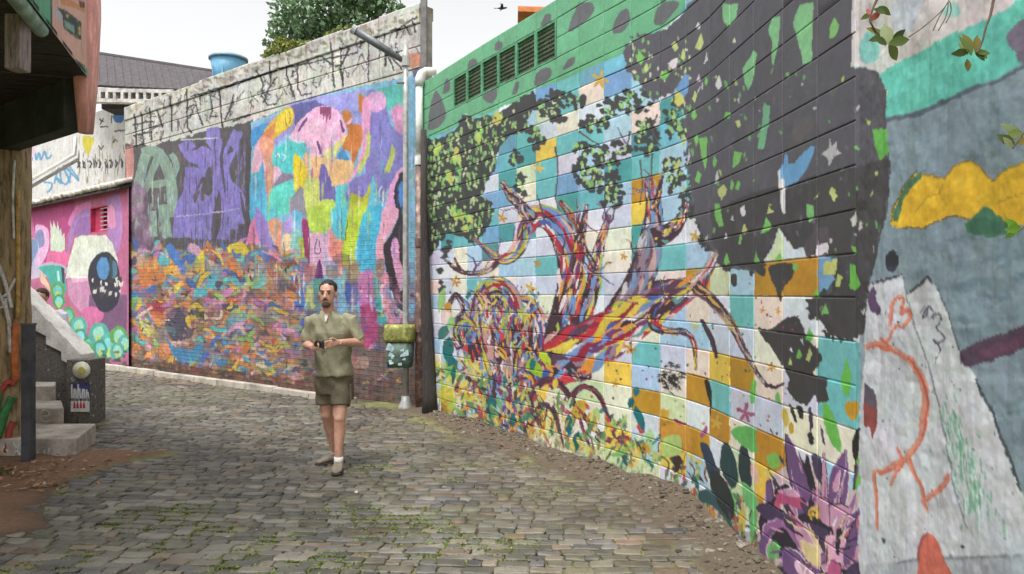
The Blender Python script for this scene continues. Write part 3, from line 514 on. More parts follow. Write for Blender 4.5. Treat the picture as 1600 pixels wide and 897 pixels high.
# leaves at the foot of the near squares
for p, c in (([(400, 290), (440, 300), (480, 400), (490, 480), (460, 520), (430, 400)], (44, 62, 84)), ([(515, 285), (560, 340), (580, 440), (560, 500), (520, 460), (495, 380)], (34, 66, 70)), ([(595, 290), (630, 340), (640, 480), (610, 500), (580, 400)], (36, 56, 62)), ([(545, 230), (590, 205), (665, 225), (665, 330), (600, 300), (560, 260)], (104, 182, 96)), ([(520, 490), (545, 500), (575, 590), (570, 620), (540, 560)], (110, 186, 110)), ([(600, 470), (640, 500), (670, 560), (650, 600), (610, 560)], (116, 192, 120)), ([(640, 380), (670, 420), (665, 480), (640, 440)], (226, 190, 180)), ([(700, 420), (760, 430), (830, 480), (780, 470), (720, 450)], (226, 206, 120)), ([(590, 600), (615, 610), (610, 690), (580, 695)], (206, 186, 90)), ([(630, 640), (665, 600), (660, 720), (640, 750)], (110, 180, 110)), ([(400, 510), (470, 520), (540, 640), (560, 700), (470, 590), (400, 560)], (50, 84, 88)), ([(440, 420), (500, 440), (560, 560), (545, 650), (480, 560)], (40, 48, 50)), ([(975, 105), (1010, 130), (1050, 240), (1055, 325), (1020, 300), (980, 200)], (108, 190, 84)), ([(1145, 215), (1165, 225), (1170, 300), (1150, 360), (1125, 370), (1112, 320), (1118, 250)], (34, 34, 36)), ([(1128, 360), (1140, 360), (1128, 480), (1115, 560), (1112, 500)], (40, 34, 36)), ([(1150, 340), (1180, 330), (1170, 420), (1130, 520), (1110, 580), (1128, 470)], (122, 190, 80)), ([(1085, 100), (1130, 92), (1148, 130), (1120, 178), (1090, 160)], (196, 148, 40)), ([(420, 0), (440, 0), (455, 60), (448, 170), (440, 80)], (30, 30, 34)), ([(640, 0), (665, 0), (655, 90), (640, 105), (632, 60)], (110, 190, 90)), ([(750, 80), (765, 50), (778, 100), (765, 105)], MG), ([(850, 120), (875, 115), (885, 170), (870, 175)], (40, 38, 40)), ([(910, 130), (925, 130), (930, 200), (915, 235), (910, 180)], (60, 50, 76)), ([(905, 245), (925, 240), (930, 290), (915, 295)], (40, 40, 46)), ([(815, 110), (830, 120), (855, 190), (840, 185)], (50, 44, 50)), ([(960, 200), (975, 240), (985, 300), (970, 280)], (70, 60, 90)), ([(780, 140), (800, 130), (815, 180), (800, 210), (785, 180)], (206, 180, 80)), ([(815, 200), (835, 200), (835, 245), (818, 240)], (190, 150, 50)), ([(725, 215), (745, 260), (752, 290), (735, 250)], (70, 60, 96)), ([(280, 175), (330, 195), (345, 220), (300, 205)], (150, 60, 90)), ([(400, 250), (430, 205), (438, 225), (410, 262)], (160, 80, 130)), ([(230, 210), (320, 200), (360, 240), (350, 320), (250, 330), (220, 290)], (206, 150, 60)), ([(225, 270), (300, 250), (310, 330), (235, 350)], (180, 206, 120)), ([(280, 350), (310, 350), (305, 410), (285, 415)], (60, 40, 40)), ([(215, 130), (255, 135), (250, 180), (220, 175)], (206, 166, 60)), ([(660, 240), (700, 235), (790, 290), (800, 420), (760, 410), (680, 340)], (196, 140, 40)), ([(710, 350), (760, 340), (770, 400), (730, 400)], (130, 190, 90))):
    cv.fill(Q(960, 597, p), c, smooth=True, jag=.3)
# the purple agave at the near end
PUR, DPU, PNK, INK, MAU = (112, 80, 128), (70, 56, 88), (206, 150, 180), (42, 36, 50), (150, 100, 150)
cv.fill([(1180, 897), (1186, 800), (1215, 740), (1262, 720), (1300, 760), (1346, 770), (1364, 800), (1364, 1000), (1180, 1000)], (206, 186, 186), smooth=True, jag=2)
ctr = (1292, 862)
def blade(x, y, w, c, bend=0, base=ctr):
    w *= 1.0
    bx, by = base[0]+rr.uniform(-10, 10), base[1]+rr.uniform(-6, 40); mx, my = (x+bx)/2+bend, (y+by)/2+rr.uniform(-6, 6)
    L_ = [(x, y), ((x+mx)/2+bend*.4, (y+my)/2), (mx, my), (bx, by)]
    cv.stroke(L_, (2, w*1.05, w*1.25, w*.9), INK if rr.random() < .5 else (226, 206, 214)); cv.stroke(L_, (1, w*.8, w, w*.7), c)
    cv.stroke([(u+rr.uniform(-2, 2), v) for u, v in L_[1:3]], (1, w*.22, 1), PNK if c != PNK else PUR)
for x, y, w, c, b in ((1228, 680, 16, PUR, -6), (1236, 710, 10, MAU, -6), (1262, 712, 12, DPU, -4), (1322, 705, 18, PUR, 6), (1310, 720, 9, PNK, 4), (1286, 705, 10, PNK, 0), (1254, 720, 12, INK, -4), (1208, 752, 16, DPU, 4), (1214, 764, 12, PNK, 10), (1188, 790, 16, PUR, 8), (1196, 806, 12, PNK, 10), (1184, 850, 18, DPU, 4), (1190, 866, 14, MAU, 4), (1200, 890, 18, INK, 0), (1216, 884, 12, PNK, 0), (1350, 790, 20, PUR, 6), (1362, 800, 14, (190, 100, 130), 4), (1338, 770, 12, MAU, 4), (1300, 760, 14, DPU, 2), (1276, 760, 16, PNK, -2), (1246, 780, 18, PUR, -2), (1232, 800, 14, (190, 90, 130), 6), (1226, 826, 16, DPU, 6), (1240, 850, 14, PNK, 6), (1262, 800, 14, INK, 0), (1318, 800, 15, PNK, 2), (1334, 830, 16, DPU, 4), (1358, 860, 18, MAU, 0), (1350, 892, 14, PNK, 0), (1282, 790, 10, DPU, 0), (1306, 820, 10, INK, 0), (1250, 880, 14, DPU, 0), (1325, 890, 16, INK, 0), (1290, 830, 12, (196, 100, 140), 0), (1256, 820, 8, (222, 200, 140), 0), (1240, 900, 12, (226, 206, 150), 0), (1286, 890, 14, PNK, 0), (1270, 880, 12, MAU, 0)):
    blade(x, y, w, c, b)
for P, w, c in (([(1222, 776), (1206, 786), (1192, 816), (1200, 850), (1222, 870)], (5, 13, 14, 12, 6), INK), ([(1226, 768), (1214, 790), (1222, 812), (1240, 820)], (4, 9, 9, 4), (196, 90, 120)), ([(1196, 880), (1192, 852), (1206, 826), (1226, 816), (1248, 836), (1262, 866)], (6, 12, 13, 12, 10, 5), PUR), ([(1200, 880), (1200, 856), (1212, 836), (1228, 830)], (3, 6, 6, 3), (226, 180, 200))):
    cv.stroke(P, w, c)
for p, c in (([(800, 250), (830, 280), (880, 400), (920, 500), (900, 560), (850, 480), (810, 340)], PUR), ([(920, 340), (960, 360), (965, 470), (940, 440)], DPU), ([(1085, 315), (1075, 430), (1040, 540), (1005, 570), (1000, 480), (1020, 400)], PUR), ([(1055, 410), (1045, 500), (1022, 510), (1030, 450)], PNK), ([(705, 480), (730, 460), (745, 540), (715, 560)], PUR), ([(750, 500), (800, 475), (850, 520), (760, 530)], INK), ([(760, 525), (830, 510), (890, 560), (920, 620), (840, 580), (770, 570)], (180, 80, 120)), ([(765, 510), (830, 500), (870, 540), (800, 530)], PNK), ([(660, 580), (740, 580), (830, 640), (900, 760), (880, 780), (800, 690), (700, 640)], DPU), ([(690, 720), (700, 670), (760, 640), (830, 700), (870, 780), (800, 740), (740, 690)], MAU), ([(735, 720), (790, 690), (850, 770), (870, 850), (800, 830), (740, 760)], INK), ([(840, 680), (900, 700), (960, 830), (940, 880), (880, 800)], PNK), ([(870, 740), (950, 780), (960, 870), (900, 830)], (226, 206, 150)), ([(870, 560), (1000, 680), (980, 800), (930, 700)], DPU), ([(940, 540), (1000, 560), (1010, 680), (960, 640)], PNK), ([(1010, 590), (1060, 570), (1110, 600), (1060, 700), (1030, 720)], PNK), ([(990, 730), (1080, 740), (1070, 820), (1010, 840)], (226, 170, 200)), ([(1070, 800), (1110, 680), (1150, 600), (1190, 620), (1195, 700), (1150, 760), (1090, 860)], PUR), ([(1135, 640), (1180, 620), (1190, 690), (1150, 720)], (200, 110, 130)), ([(900, 340), (935, 480), (915, 500), (890, 400)], INK), ([(790, 780), (850, 790), (900, 850), (960, 897), (800, 897)], PUR), ([(840, 840), (880, 840), (930, 897), (860, 900)], (226, 190, 210)), ([(1090, 870), (1150, 840), (1195, 860), (1195, 960), (1080, 960)], DPU), ([(1140, 770), (1200, 760), (1195, 830), (1130, 830)], PNK), ([(1010, 840), (1060, 860), (1040, 950), (990, 950)], (190, 90, 140)), ([(860, 640), (900, 620), (1020, 700), (960, 680)], INK), ([(1040, 700), (1060, 690), (1050, 800), (1035, 790)], INK)):
    cv.fill(Q(960, 597, p), c, smooth=True, jag=.3); q_ = Q(960, 597, p); cv.stroke(q_[:3], (.5, 2, .5), (230, 214, 222) if rr.random() < .5 else INK)
for x, y in ((1272, 804), (1352, 874)):
    for q in range(16): cv.blob(x+rr.uniform(-8, 8), y+rr.uniform(-10, 10), 2.5, 3.5, rr.choice([(206, 166, 60), (170, 120, 40), (226, 190, 90)]), .4, 7)
cv.leaf(1208, 862, 22, 34, (120, 196, 120), .2)
for q in range(26):
    x, y = rr.uniform(1200, 1360), rr.uniform(700, 890); a = math.atan2(862-y, 1292-x); l = rr.uniform(14, 40)
    cv.stroke([(x, y), (x+math.cos(a)*l, y+math.sin(a)*l)], (1, rr.uniform(2, 6), 1), rr.choice([PUR, DPU, PNK, INK, MAU, WHITE, (226, 206, 150)]))
# --- plastered wall: sky, teal band, grey-blue field, yellow form, white sheets
SHIFT = [(1331, -800), (1332, 104), (1354, 104), (1372, 112), (1384, 140), (1386, 180), (1700, 60), (1700, -900)]
cv.fill(SHIFT, (216, 212, 212))
for p, c in (([(1345, 40), (1370, 10), (1390, -30), (1380, 90), (1352, 104)], (206, 208, 204)), ([(1345, 60), (1365, 44), (1370, 90), (1345, 95)], (130, 206, 200)), ([(1395, 0), (1440, 0), (1440, 40), (1398, 50)], (208, 216, 232)), ([(1448, 0), (1600, -40), (1600, 15), (1448, 72)], (222, 214, 216)), ([(1400, 60), (1446, 40), (1446, 75), (1400, 95)], (206, 200, 196)), ([(1470, 20), (1490, 5), (1500, 25), (1480, 30)], (150, 210, 206))): cv.fill(p, c, .9, smooth=True)
cv.fill([(1372, 118), (1400, 98), (1450, 72), (1520, 40), (1575, 12), (1620, -30), (1680, -60), (1680, 100), (1600, 100), (1560, 125), (1500, 145), (1440, 172), (1384, 188), (1385, 140)], (104, 200, 184), jag=.6)
cv.fill([(1384, 186), (1440, 170), (1500, 144), (1560, 122), (1600, 98), (1720, 60), (1720, 1100), (1340, 1100), (1352, 520), (1366, 430), (1388, 330), (1392, 260)], (132, 150, 162), jag=.6)
for q in range(420):          # rollered patches
    x, y = rr.uniform(1390, 1640), rr.uniform(150, 720)
    if (y < 200 and x < 1500) or y < 300-0.75*(x-1385): continue
    l = rr.uniform(15, 50); d = rr.uniform(-14, 10)
    cv.stroke([(x, y), (x+l/2, y+d/2), (x+l, y+d)], (2, rr.uniform(6, 16), 2), rr.choice([(112, 134, 148), (104, 128, 142), (150, 166, 176), (92, 116, 130), (140, 152, 166), (120, 146, 154)]), .35)
cv.stroke([(1384, 190), (1440, 174), (1500, 148), (1560, 126), (1620, 90)], (6, 8, 5), (88, 100, 116))
cv.fill([(1575, 60), (1600, 30), (1660, 10), (1660, 110), (1600, 100), (1590, 85)], (120, 110, 130), smooth=True)
YF = [(1393, 352), (1400, 318), (1418, 290), (1438, 270), (1458, 276), (1478, 278), (1492, 260), (1512, 252), (1530, 262), (1548, 280), (1570, 268), (1600, 256), (1660, 240), (1660, 330), (1600, 350), (1580, 362), (1560, 350), (1520, 345), (1492, 338), (1466, 345), (1440, 358), (1412, 356)]
cv.fill(YF, (232, 186, 44), smooth=True)
cv.stroke(YF[3:14], 2.5, (150, 120, 50)); cv.stroke(YF[16:], 3, (110, 100, 60))
cv.stroke([(1442, 272), (1424, 290), (1408, 316), (1400, 348)], (9, 9, 8), (74, 116, 84)); cv.stroke([(1434, 268), (1412, 296), (1400, 320), (1394, 350)], 2, (100, 90, 50))
cv.fill([(1506, 350), (1524, 334), (1537, 321), (1556, 334), (1576, 350), (1574, 368), (1540, 372), (1510, 364)], (66, 120, 92)); cv.fill([(1506, 350), (1540, 340), (1576, 352), (1560, 368), (1520, 366)], (56, 104, 84), .7)
for P in ([(1432, 332), (1452, 310), (1476, 300)], [(1556, 318), (1580, 312), (1604, 300)], [(1476, 290), (1470, 300), (1474, 312)]): cv.stroke(P, (2, 3, 1), (190, 150, 40))
for q in range(60):
    x, y = rr.uniform(1410, 1600), rr.uniform(275, 340); cv.stroke([(x, y), (x+rr.uniform(5, 20), y-rr.uniform(0, 8))], (1, 3, 1), rr.choice([(222, 174, 40), (240, 200, 70), (214, 166, 36)]), .5)
cv.blob(1397, 408, 9.5, 17, (44, 46, 54), .05); cv.blob(1397, 420, 6, 5, (70, 66, 100), .1, alpha=.6)
WS = (208, 212, 220)
cv.fill([(1340, 1100), (1346, 620), (1352, 530), (1362, 448), (1368, 440), (1412, 430), (1418, 466), (1424, 458), (1450, 434), (1464, 452), (1482, 490), (1498, 540), (1510, 565), (1528, 592), (1552, 650), (1580, 720), (1600, 770), (1660, 860), (1660, 1100)], WS, jag=.6)
cv.fill([(1352, 882), (1440, 876), (1530, 872), (1660, 862), (1660, 1100), (1340, 1100)], (176, 182, 192)); cv.stroke([(1400, 880), (1440, 874), (1530, 872), (1600, 868)], (3, 5, 2), (110, 112, 122), .7)
for q in range(220):
    x, y = rr.uniform(1358, 1590), rr.uniform(470, 880)
    if x > 1450+(y-440)*.42: continue
    cv.stroke([(x, y), (x+rr.uniform(-8, 8), y+rr.uniform(8, 30))], (1, rr.uniform(4, 12), 1), rr.choice([(222, 224, 230), (196, 200, 210), (214, 216, 222), (226, 226, 230)]), .4)
cv.stroke([(1367, 443), (1390, 436), (1411, 431)], 4, (70, 74, 84)); cv.stroke([(1423, 459), (1438, 446), (1452, 434), (1456, 442)], (3, 5, 5, 2), (60, 64, 76)); cv.stroke([(1412, 431), (1420, 470), (1440, 540), (1456, 600), (1472, 660), (1492, 760), (1510, 830)], (2, 2, 2, 3, 3, 2, 2), (120, 124, 136), .8)
cv.stroke([(1464, 452), (1482, 490), (1498, 540), (1508, 566)], 2, (90, 96, 108)); cv.stroke([(1528, 594), (1552, 650), (1580, 720), (1598, 768)], (3, 5, 3), (70, 78, 88))
cv.fill([(1360, 462), (1370, 448), (1374, 470), (1380, 488), (1372, 492), (1364, 484)], (96, 70, 104), smooth=True)
OR, OR2 = (222, 130, 104), (206, 100, 76)
for P, w in (([(1394, 510), (1396, 480), (1404, 466), (1414, 470), (1410, 490), (1420, 484), (1424, 500), (1412, 514), (1404, 510), (1392, 526), (1384, 540)], 5), ([(1352, 545), (1372, 540), (1392, 548), (1418, 560), (1436, 590), (1444, 620), (1440, 660), (1432, 690), (1420, 710), (1406, 724), (1390, 734), (1372, 740)], (9, 10, 10, 11, 12, 12, 11, 10, 9, 10, 8)), ([(1372, 540), (1380, 548), (1392, 546), (1384, 538), (1376, 530)], 6), ([(1418, 716), (1426, 740), (1436, 760), (1440, 786), (1446, 800)], (9, 7, 6, 8, 4)), ([(1440, 782), (1462, 770), (1480, 758), (1482, 740), (1470, 760), (1452, 768)], (10, 8, 6, 3, 4, 4)), ([(1392, 734), (1376, 738), (1366, 742), (1368, 780), (1370, 830)], (8, 6, 6, 4, 3)), ([(1400, 700), (1408, 720), (1396, 745), (1388, 762)], (3, 6, 5, 2))):
    cv.stroke(P, w, OR, .75); cv.stroke([(a+2, b+2) for a, b in P], 2.2, OR2, .8)
cv.stroke([(1420, 560), (1440, 600), (1446, 640), (1436, 690)], 3, (196, 84, 66), .7)
for P in ([(1438, 492), (1446, 482), (1450, 492), (1442, 500), (1452, 482), (1460, 490)], [(1456, 500), (1466, 490), (1472, 500), (1462, 512), (1470, 520), (1476, 530), (1464, 540), (1458, 532), (1470, 548), (1462, 562)]): cv.stroke(P, 2.4, (70, 60, 90), .85)
for q in range(120):          # dry green scrubbing
    t = rr.random(); x, y = 1480+t*42+rr.gauss(0, 9), 630+t*165+rr.gauss(0, 12); x += rr.choice([0, 0, 20, 34])*t
    cv.stroke([(x, y), (x+rr.uniform(0, 6), y+rr.uniform(10, 30))], (1, rr.uniform(2, 4), 1), rr.choice([(76, 160, 110), (110, 180, 140), (60, 150, 96)]), .5)
cv.fill([(1502, 556), (1512, 544), (1560, 525), (1605, 508), (1660, 490), (1660, 530), (1600, 548), (1560, 562), (1520, 576), (1506, 570)], (82, 60, 82), smooth=True); cv.fill([(1530, 552), (1600, 524), (1660, 505), (1660, 525), (1600, 540), (1545, 562)], (112, 66, 92), .7)
cv.fill([(1432, 897), (1436, 850), (1448, 836), (1462, 848), (1478, 880), (1490, 910), (1500, 1000), (1430, 1000)], (206, 108, 92), smooth=True); cv.stroke([(1434, 880), (1438, 850), (1448, 837)], 3, (150, 90, 90))
cv.fill([(1352, 600), (1368, 615), (1373, 660), (1366, 690), (1362, 670), (1352, 665)], (140, 70, 66)); cv.fill([(1352, 600), (1366, 612), (1370, 640), (1352, 630)], (92, 84, 96))
for q in range(50): cv.blob(rr.uniform(1360, 1590), rr.uniform(460, 880), rr.uniform(.6, 2), rr.uniform(.6, 2), (90, 92, 100), .3, 6)
cv.blob(1504, 855, 3, 2.5, (60, 56, 60), .3); cv.blob(1380, 846, 2.5, 4, (70, 66, 70), .4)
for q in range(420):          # splash-back mud along the foot of both walls
    t = rr.uniform(-1.2, SE); zt = .06+.2*rr.random()**2; cv.fillm([(t+rr.uniform(-.1, .1), rr.uniform(0, zt)) for _ in range(6)], rr.choice([(112, 98, 80), (92, 84, 66), (76, 70, 58), (126, 112, 94)]), .35)

weather(cv, .004, .045, 3, .007)
M_BLOCK = painted('painted block', .6, .3, .2, .003, 70, drips=False)
M_PLASTER = painted('painted plaster', .75, .45, .4, .006, 22, drips=True)
M_MORTAR = painted('painted mortar', .8, .6, .3, .004, 80, drips=False)
M_CORE = plain('block core', (150, 146, 140), .9)
bw = thing('block_wall', 'tall concrete block wall painted with a many coloured tree and squares under a green band', 'wall')
core_mesh('wall_core', RW, .004, SE, -.3, WALL_TOP-.02, -.21, -.03, M_CORE, bw)
VENT_C = [cellof(x, 75)[0] for x in (849, 818, 790, 763, 738, 716)]; VK0, VK1 = 20, 22
vmin, vmax = min(VENT_C), max(VENT_C)
VENT_C = list(range(vmin, vmin+6))
mo = grid_mesh('mortar', cv, np.arange(.002, JS+vmin*BS, .04), np.linspace(-.02, WALL_TOP-.03, 120), -.006)
# the mortar stops round the vents
def mortar_piece(a, b, z0, z1):
    return grid_mesh('mortar', cv, np.linspace(a, b, max(int((b-a)/.05), 2)), np.linspace(z0, z1, max(int((z1-z0)/.04), 2)), -.006)
link('mortar', mo, bw, M_MORTAR)
va, vb = JS+vmin*BS-.02, JS+(vmin+6)*BS
for a, b, z0, z1 in ((va, SE, -.02, JZ+VK0*BZ), (va, SE, JZ+VK1*BZ, WALL_TOP-.03), (vb, SE, JZ+VK0*BZ, JZ+VK1*BZ)):
    link('mortar', mortar_piece(a, b, z0, z1), bw, M_MORTAR)
blist = []
for i in range(-1, int((SE-JS)/BS)+1):
    for k in range(0, 23):
        if i in VENT_C and VK0 <= k < VK1: continue
        s0, s1 = max(JS+i*BS, 0), min(JS+(i+1)*BS, SE); z0, z1 = JZ+k*BZ, JZ+(k+1)*BZ
        if s1-s0 < .06: continue
        j = .003
        if k == 0: z0 = -.1
        Yc = float(np.interp((s0+s1)/2, RW.t, RW.Y)); ypx = HZ-((z0+z1)/2-H0)*F/Yc
        dx, dz = RW.dens((s0+s1)/2); area = (s1-s0)*dx*(z1-z0)*dz*(1 if -20 < ypx < 960 else .02)
        blist.append((area, s0+(.0055 if s0 > 0 else 0), s1-.0055, z0+j, z1-j))
blist.sort(reverse=True)
rest = []
for q, (area, s0, s1, z0, z1) in enumerate(blist):
    d = block_data(cv, s0, s1, z0, z1, rr.uniform(-.0016, .0016), .016, rr.uniform(.0025, .004), tilt=(rr.uniform(-.004, .004), rr.uniform(-.008, .008)), cap=70 if area > 50 else 4)
    if q < 300: link('block', raw_mesh('block', *d), bw, M_BLOCK)
    else: rest.append(d)
tag(link('far_blocks', raw_mesh('far_blocks', *join_data(rest)), bw, M_BLOCK), kind='stuff')
# six louvred vents in the green band
M_GRN = plain('green vent paint', (84, 142, 106), .6, .3, 8); M_VOID = plain('vent cavity', (22, 22, 22), .9)
for i in VENT_C:
    s0, s1, z0, z1 = JS+i*BS+.025, JS+(i+1)*BS-.025, JZ+VK0*BZ+.01, JZ+VK1*BZ-.01
    def vb_(a, b, c, d, o0, o1, mb):
        P = [RW.pos(t, z, o) for o in (o0, o1) for t, z in ((a, c), (b, c), (b, d), (a, d))]
        mb.add([tuple(p) for p in P], [(0, 1, 2, 3), (7, 6, 5, 4), (0, 4, 5, 1), (1, 5, 6, 2), (2, 6, 7, 3), (3, 7, 4, 0)]); return mb
    fr = MB(); a0, a1 = JS+i*BS+.001, JS+(i+1)*BS-.001
    vb_(a0, s0, z0-.009, z1+.009, -.1, .004, fr); vb_(s1, a1, z0-.009, z1+.009, -.1, .004, fr); vb_(s0, s1, z0-.009, z0+.012, -.1, .002, fr); vb_(s0, s1, z1-.012, z1+.009, -.1, .002, fr)
    v = fr.build('vent', M_GRN, bw)
    vb_(s0, s1, z0, z1, -.10, -.085, MB()).build('cavity', M_VOID, v)
    for q in range(8):
        zc = z0+.03+q*(z1-z0-.06)/7; mb = MB()
        P = [RW.pos(t, zz, o) for t in (s0, s1) for zz, o in ((zc-.012, -.004), (zc-.018, -.01), (zc+.012, -.062), (zc+.018, -.056))]
        mb.add([tuple(p) for p in P], [(0, 1, 2, 3), (7, 6, 5, 4), (0, 4, 5, 1), (1, 5, 6, 2), (2, 6, 7, 3), (3, 7, 4, 0)]).build('slat', M_GRN, v)
# plastered wall
pw = thing('plaster_wall', 'rough plastered wall with yellow form, white sheets and grey blue painted field', 'wall')
S = np.linspace(-1.28, -.001, 230); Z = np.linspace(-.05, 3.45, 620); T, ZZ = np.meshgrid(S, Z)
hn = np.zeros(T.shape)
for q in range(5):
    g = NR.normal(0, 1, (int(620/(4*2**q))+3, int(230/(3*2**q))+3)); u = np.linspace(0, g.shape[1]-2.01, 230); v = np.linspace(0, g.shape[0]-2.01, 620)
    iu, iv = u.astype(int), v.astype(int); fu, fv = (u-iu)[None], (v-iv)[:, None]
    hn += ((g[np.ix_(iv, iu)]*(1-fu)+g[np.ix_(iv, iu+1)]*fu)*(1-fv)+(g[np.ix_(iv+1, iu)]*(1-fu)+g[np.ix_(iv+1, iu+1)]*fu)*fv)*.0006*1.7**q
hn[:, -4:] *= np.linspace(1, .1, 4)
link('plaster_face', grid_mesh('plaster_face', cv, S, Z, hn), pw, M_PLASTER)
link('plaster_face', grid_mesh('plaster_face', cv, np.linspace(-1.28, -.001, 30), np.linspace(3.45, WALL_TOP, 12), 0.0), pw, M_PLASTER)
link('plaster_face', grid_mesh('plaster_face', cv, np.linspace(RW.s0+.02, -1.28, 60), np.linspace(-.05, WALL_TOP, 60), 0.0), pw, M_PLASTER)
core_mesh('wall_core', RW, RW.s0+.02, -.001, -.3, WALL_TOP-.001, -.21, -.03, M_CORE, pw)

# ------------------------------------------------------------------ the mural wall across the alley
BW = Plan([(-1.33, 10.72), (-8.84, 16.82)], False); BL = BW.s1; BT = 5.88
cb = Canvas(BW, 0, BL, 0, 6.1, .009, (110, 96, 92))
K = 4.27
def B(ox, oy, L, k=K): return [(ox+x/k, oy+y/k) for x, y in L]
# bare concrete above
cb.fill([(180, -200), (700, -200), (700, 140), (655, 120), (590, 130), (500, 150), (440, 172), (390, 192), (330, 208), (290, 215), (240, 235), (195, 245)], (196, 196, 190), jag=1)
for q in range(260):
    x = rr.uniform(200, 662); y = 165-(x-205)*.323+rr.uniform(0, 70)*(.6+(x-205)/700)
    cb.stroke([(x, y), (x+rr.uniform(-3, 3), y+rr.uniform(6, 22))], (1, rr.uniform(2, 7), 1), rr.choice([(214, 214, 208), (178, 176, 170), (160, 156, 150), (206, 208, 204), (188, 186, 176)]), .45)
for q in range(240):          # stained top edge
    x = rr.uniform(200, 662); y = 165-(x-205)*.323+rr.uniform(-4, 12)
    cb.blob(x, y, rr.uniform(1, 5), rr.uniform(1, 4), rr.choice([(150, 136, 110), (120, 112, 98), (176, 160, 128), (96, 90, 84)]), .4, 7, .5)
# left dark field with green and violet letters
cb.fill([(195, 225), (240, 228), (300, 212), (345, 200), (398, 190), (398, 372), (380, 388), (330, 392), (280, 392), (205, 390)], (84, 80, 84), jag=1.5)
for q in range(240):
    x, y = rr.uniform(205, 392), rr.uniform(210, 390)
    cb.stroke([(x, y), (x, y+rr.uniform(12, 50))], (1, rr.uniform(1.5, 5), 1), rr.choice([(104, 98, 104), (70, 66, 72), (120, 110, 110), (92, 80, 96), (130, 120, 126)]), .5)
GV, VI, VI2 = (138, 166, 152), (126, 116, 182), (112, 100, 170)
for P, w in (([(228, 240), (216, 290), (212, 330)], 14), ([(222, 240), (240, 236), (256, 250), (268, 290), (270, 340)], 15), ([(232, 290), (262, 285)], 10), ([(238, 330), (240, 370)], 12), ([(268, 240), (276, 262), (262, 290)], 9), ([(254, 320), (262, 372)], 14), ([(220, 300), (214, 365)], 9), ([(246, 246), (226, 300)], 10)):
    cb.stroke(P, w*1.1, GV, .85)
for q in range(70): x, y = rr.uniform(212, 275), rr.uniform(240, 360); cb.stroke([(x, y), (x, y+rr.uniform(8, 26))], (1, 3, 1), rr.choice([(150, 178, 162), (120, 150, 136), (170, 192, 180)]), .6)
for P, w in (([(286, 222), (300, 240), (318, 250), (330, 280)], (16, 24, 22, 18)), ([(332, 200), (336, 240), (338, 300), (340, 370)], (16, 26, 32, 36)), ([(372, 206), (360, 236), (348, 262), (352, 290), (368, 310), (378, 350)], (14, 17, 18, 22, 26, 24)), ([(304, 262), (300, 300), (292, 330), (290, 372)], (26, 24, 34, 36)), ([(290, 330), (330, 335), (374, 340)], (30, 40, 34)), ([(306, 240), (330, 232)], 14), ([(300, 360), (360, 362)], 24)):
    cb.stroke(P, [v*1.12 for v in w] if hasattr(w, '__len__') else w*1.12, VI)
for q in range(110): x, y = rr.uniform(284, 384), rr.uniform(215, 385); cb.stroke([(x, y), (x+rr.uniform(-2, 2), y+rr.uniform(8, 34))], (1, rr.uniform(2, 5), 1), rr.choice([VI2, (140, 130, 196), (100, 92, 156)]), .5)
for q in range(90):
    x, y = rr.uniform(284, 392), rr.uniform(208, 388); cb.stroke([(x, y), (x+rr.uniform(-2, 2), y+rr.uniform(14, 46))], (.5, rr.uniform(1, 3.5), .5), rr.choice([(70, 64, 72), (60, 54, 62), (150, 142, 200), (96, 86, 120)]), .55)
for P in ([(300, 236), (318, 226), (330, 236)], [(352, 216), (346, 250), (352, 300)], [(306, 300), (318, 280), (326, 306)], [(336, 306), (340, 350), (334, 384)], [(376, 300), (384, 350)]): cb.stroke(P, (2, 6, 2), (72, 66, 72), .85)
for p in ([(318, 300), (322, 270), (330, 262), (332, 300)], [(344, 300), (346, 345), (338, 372), (330, 376), (334, 330)], [(302, 306), (312, 298), (306, 318)], [(356, 240), (360, 228), (364, 236)], [(388, 210), (398, 200), (398, 372), (386, 380), (384, 300)]): cb.fill(p, (76, 70, 74), .9, smooth=True)
cb.stroke([(275, 338), (310, 336), (340, 332), (375, 326)], 1.6, (170, 166, 196)); cb.stroke([(282, 219), (340, 216)], 2, (180, 190, 190))
# purple fading corner on the far left
for q in range(90): x, y = rr.uniform(196, 232), rr.uniform(290, 400); cb.blob(x, y, 6, 8, rr.choice([(120, 84, 120), (150, 116, 146), (96, 70, 90), (170, 140, 160)]), .3, 8, .35)
cb.fill([(195, 232), (208, 228), (210, 258), (208, 280), (198, 284)], (192, 136, 128)); cb.fill([(198, 380), (206, 378), (206, 430), (198, 432)], (190, 150, 90))
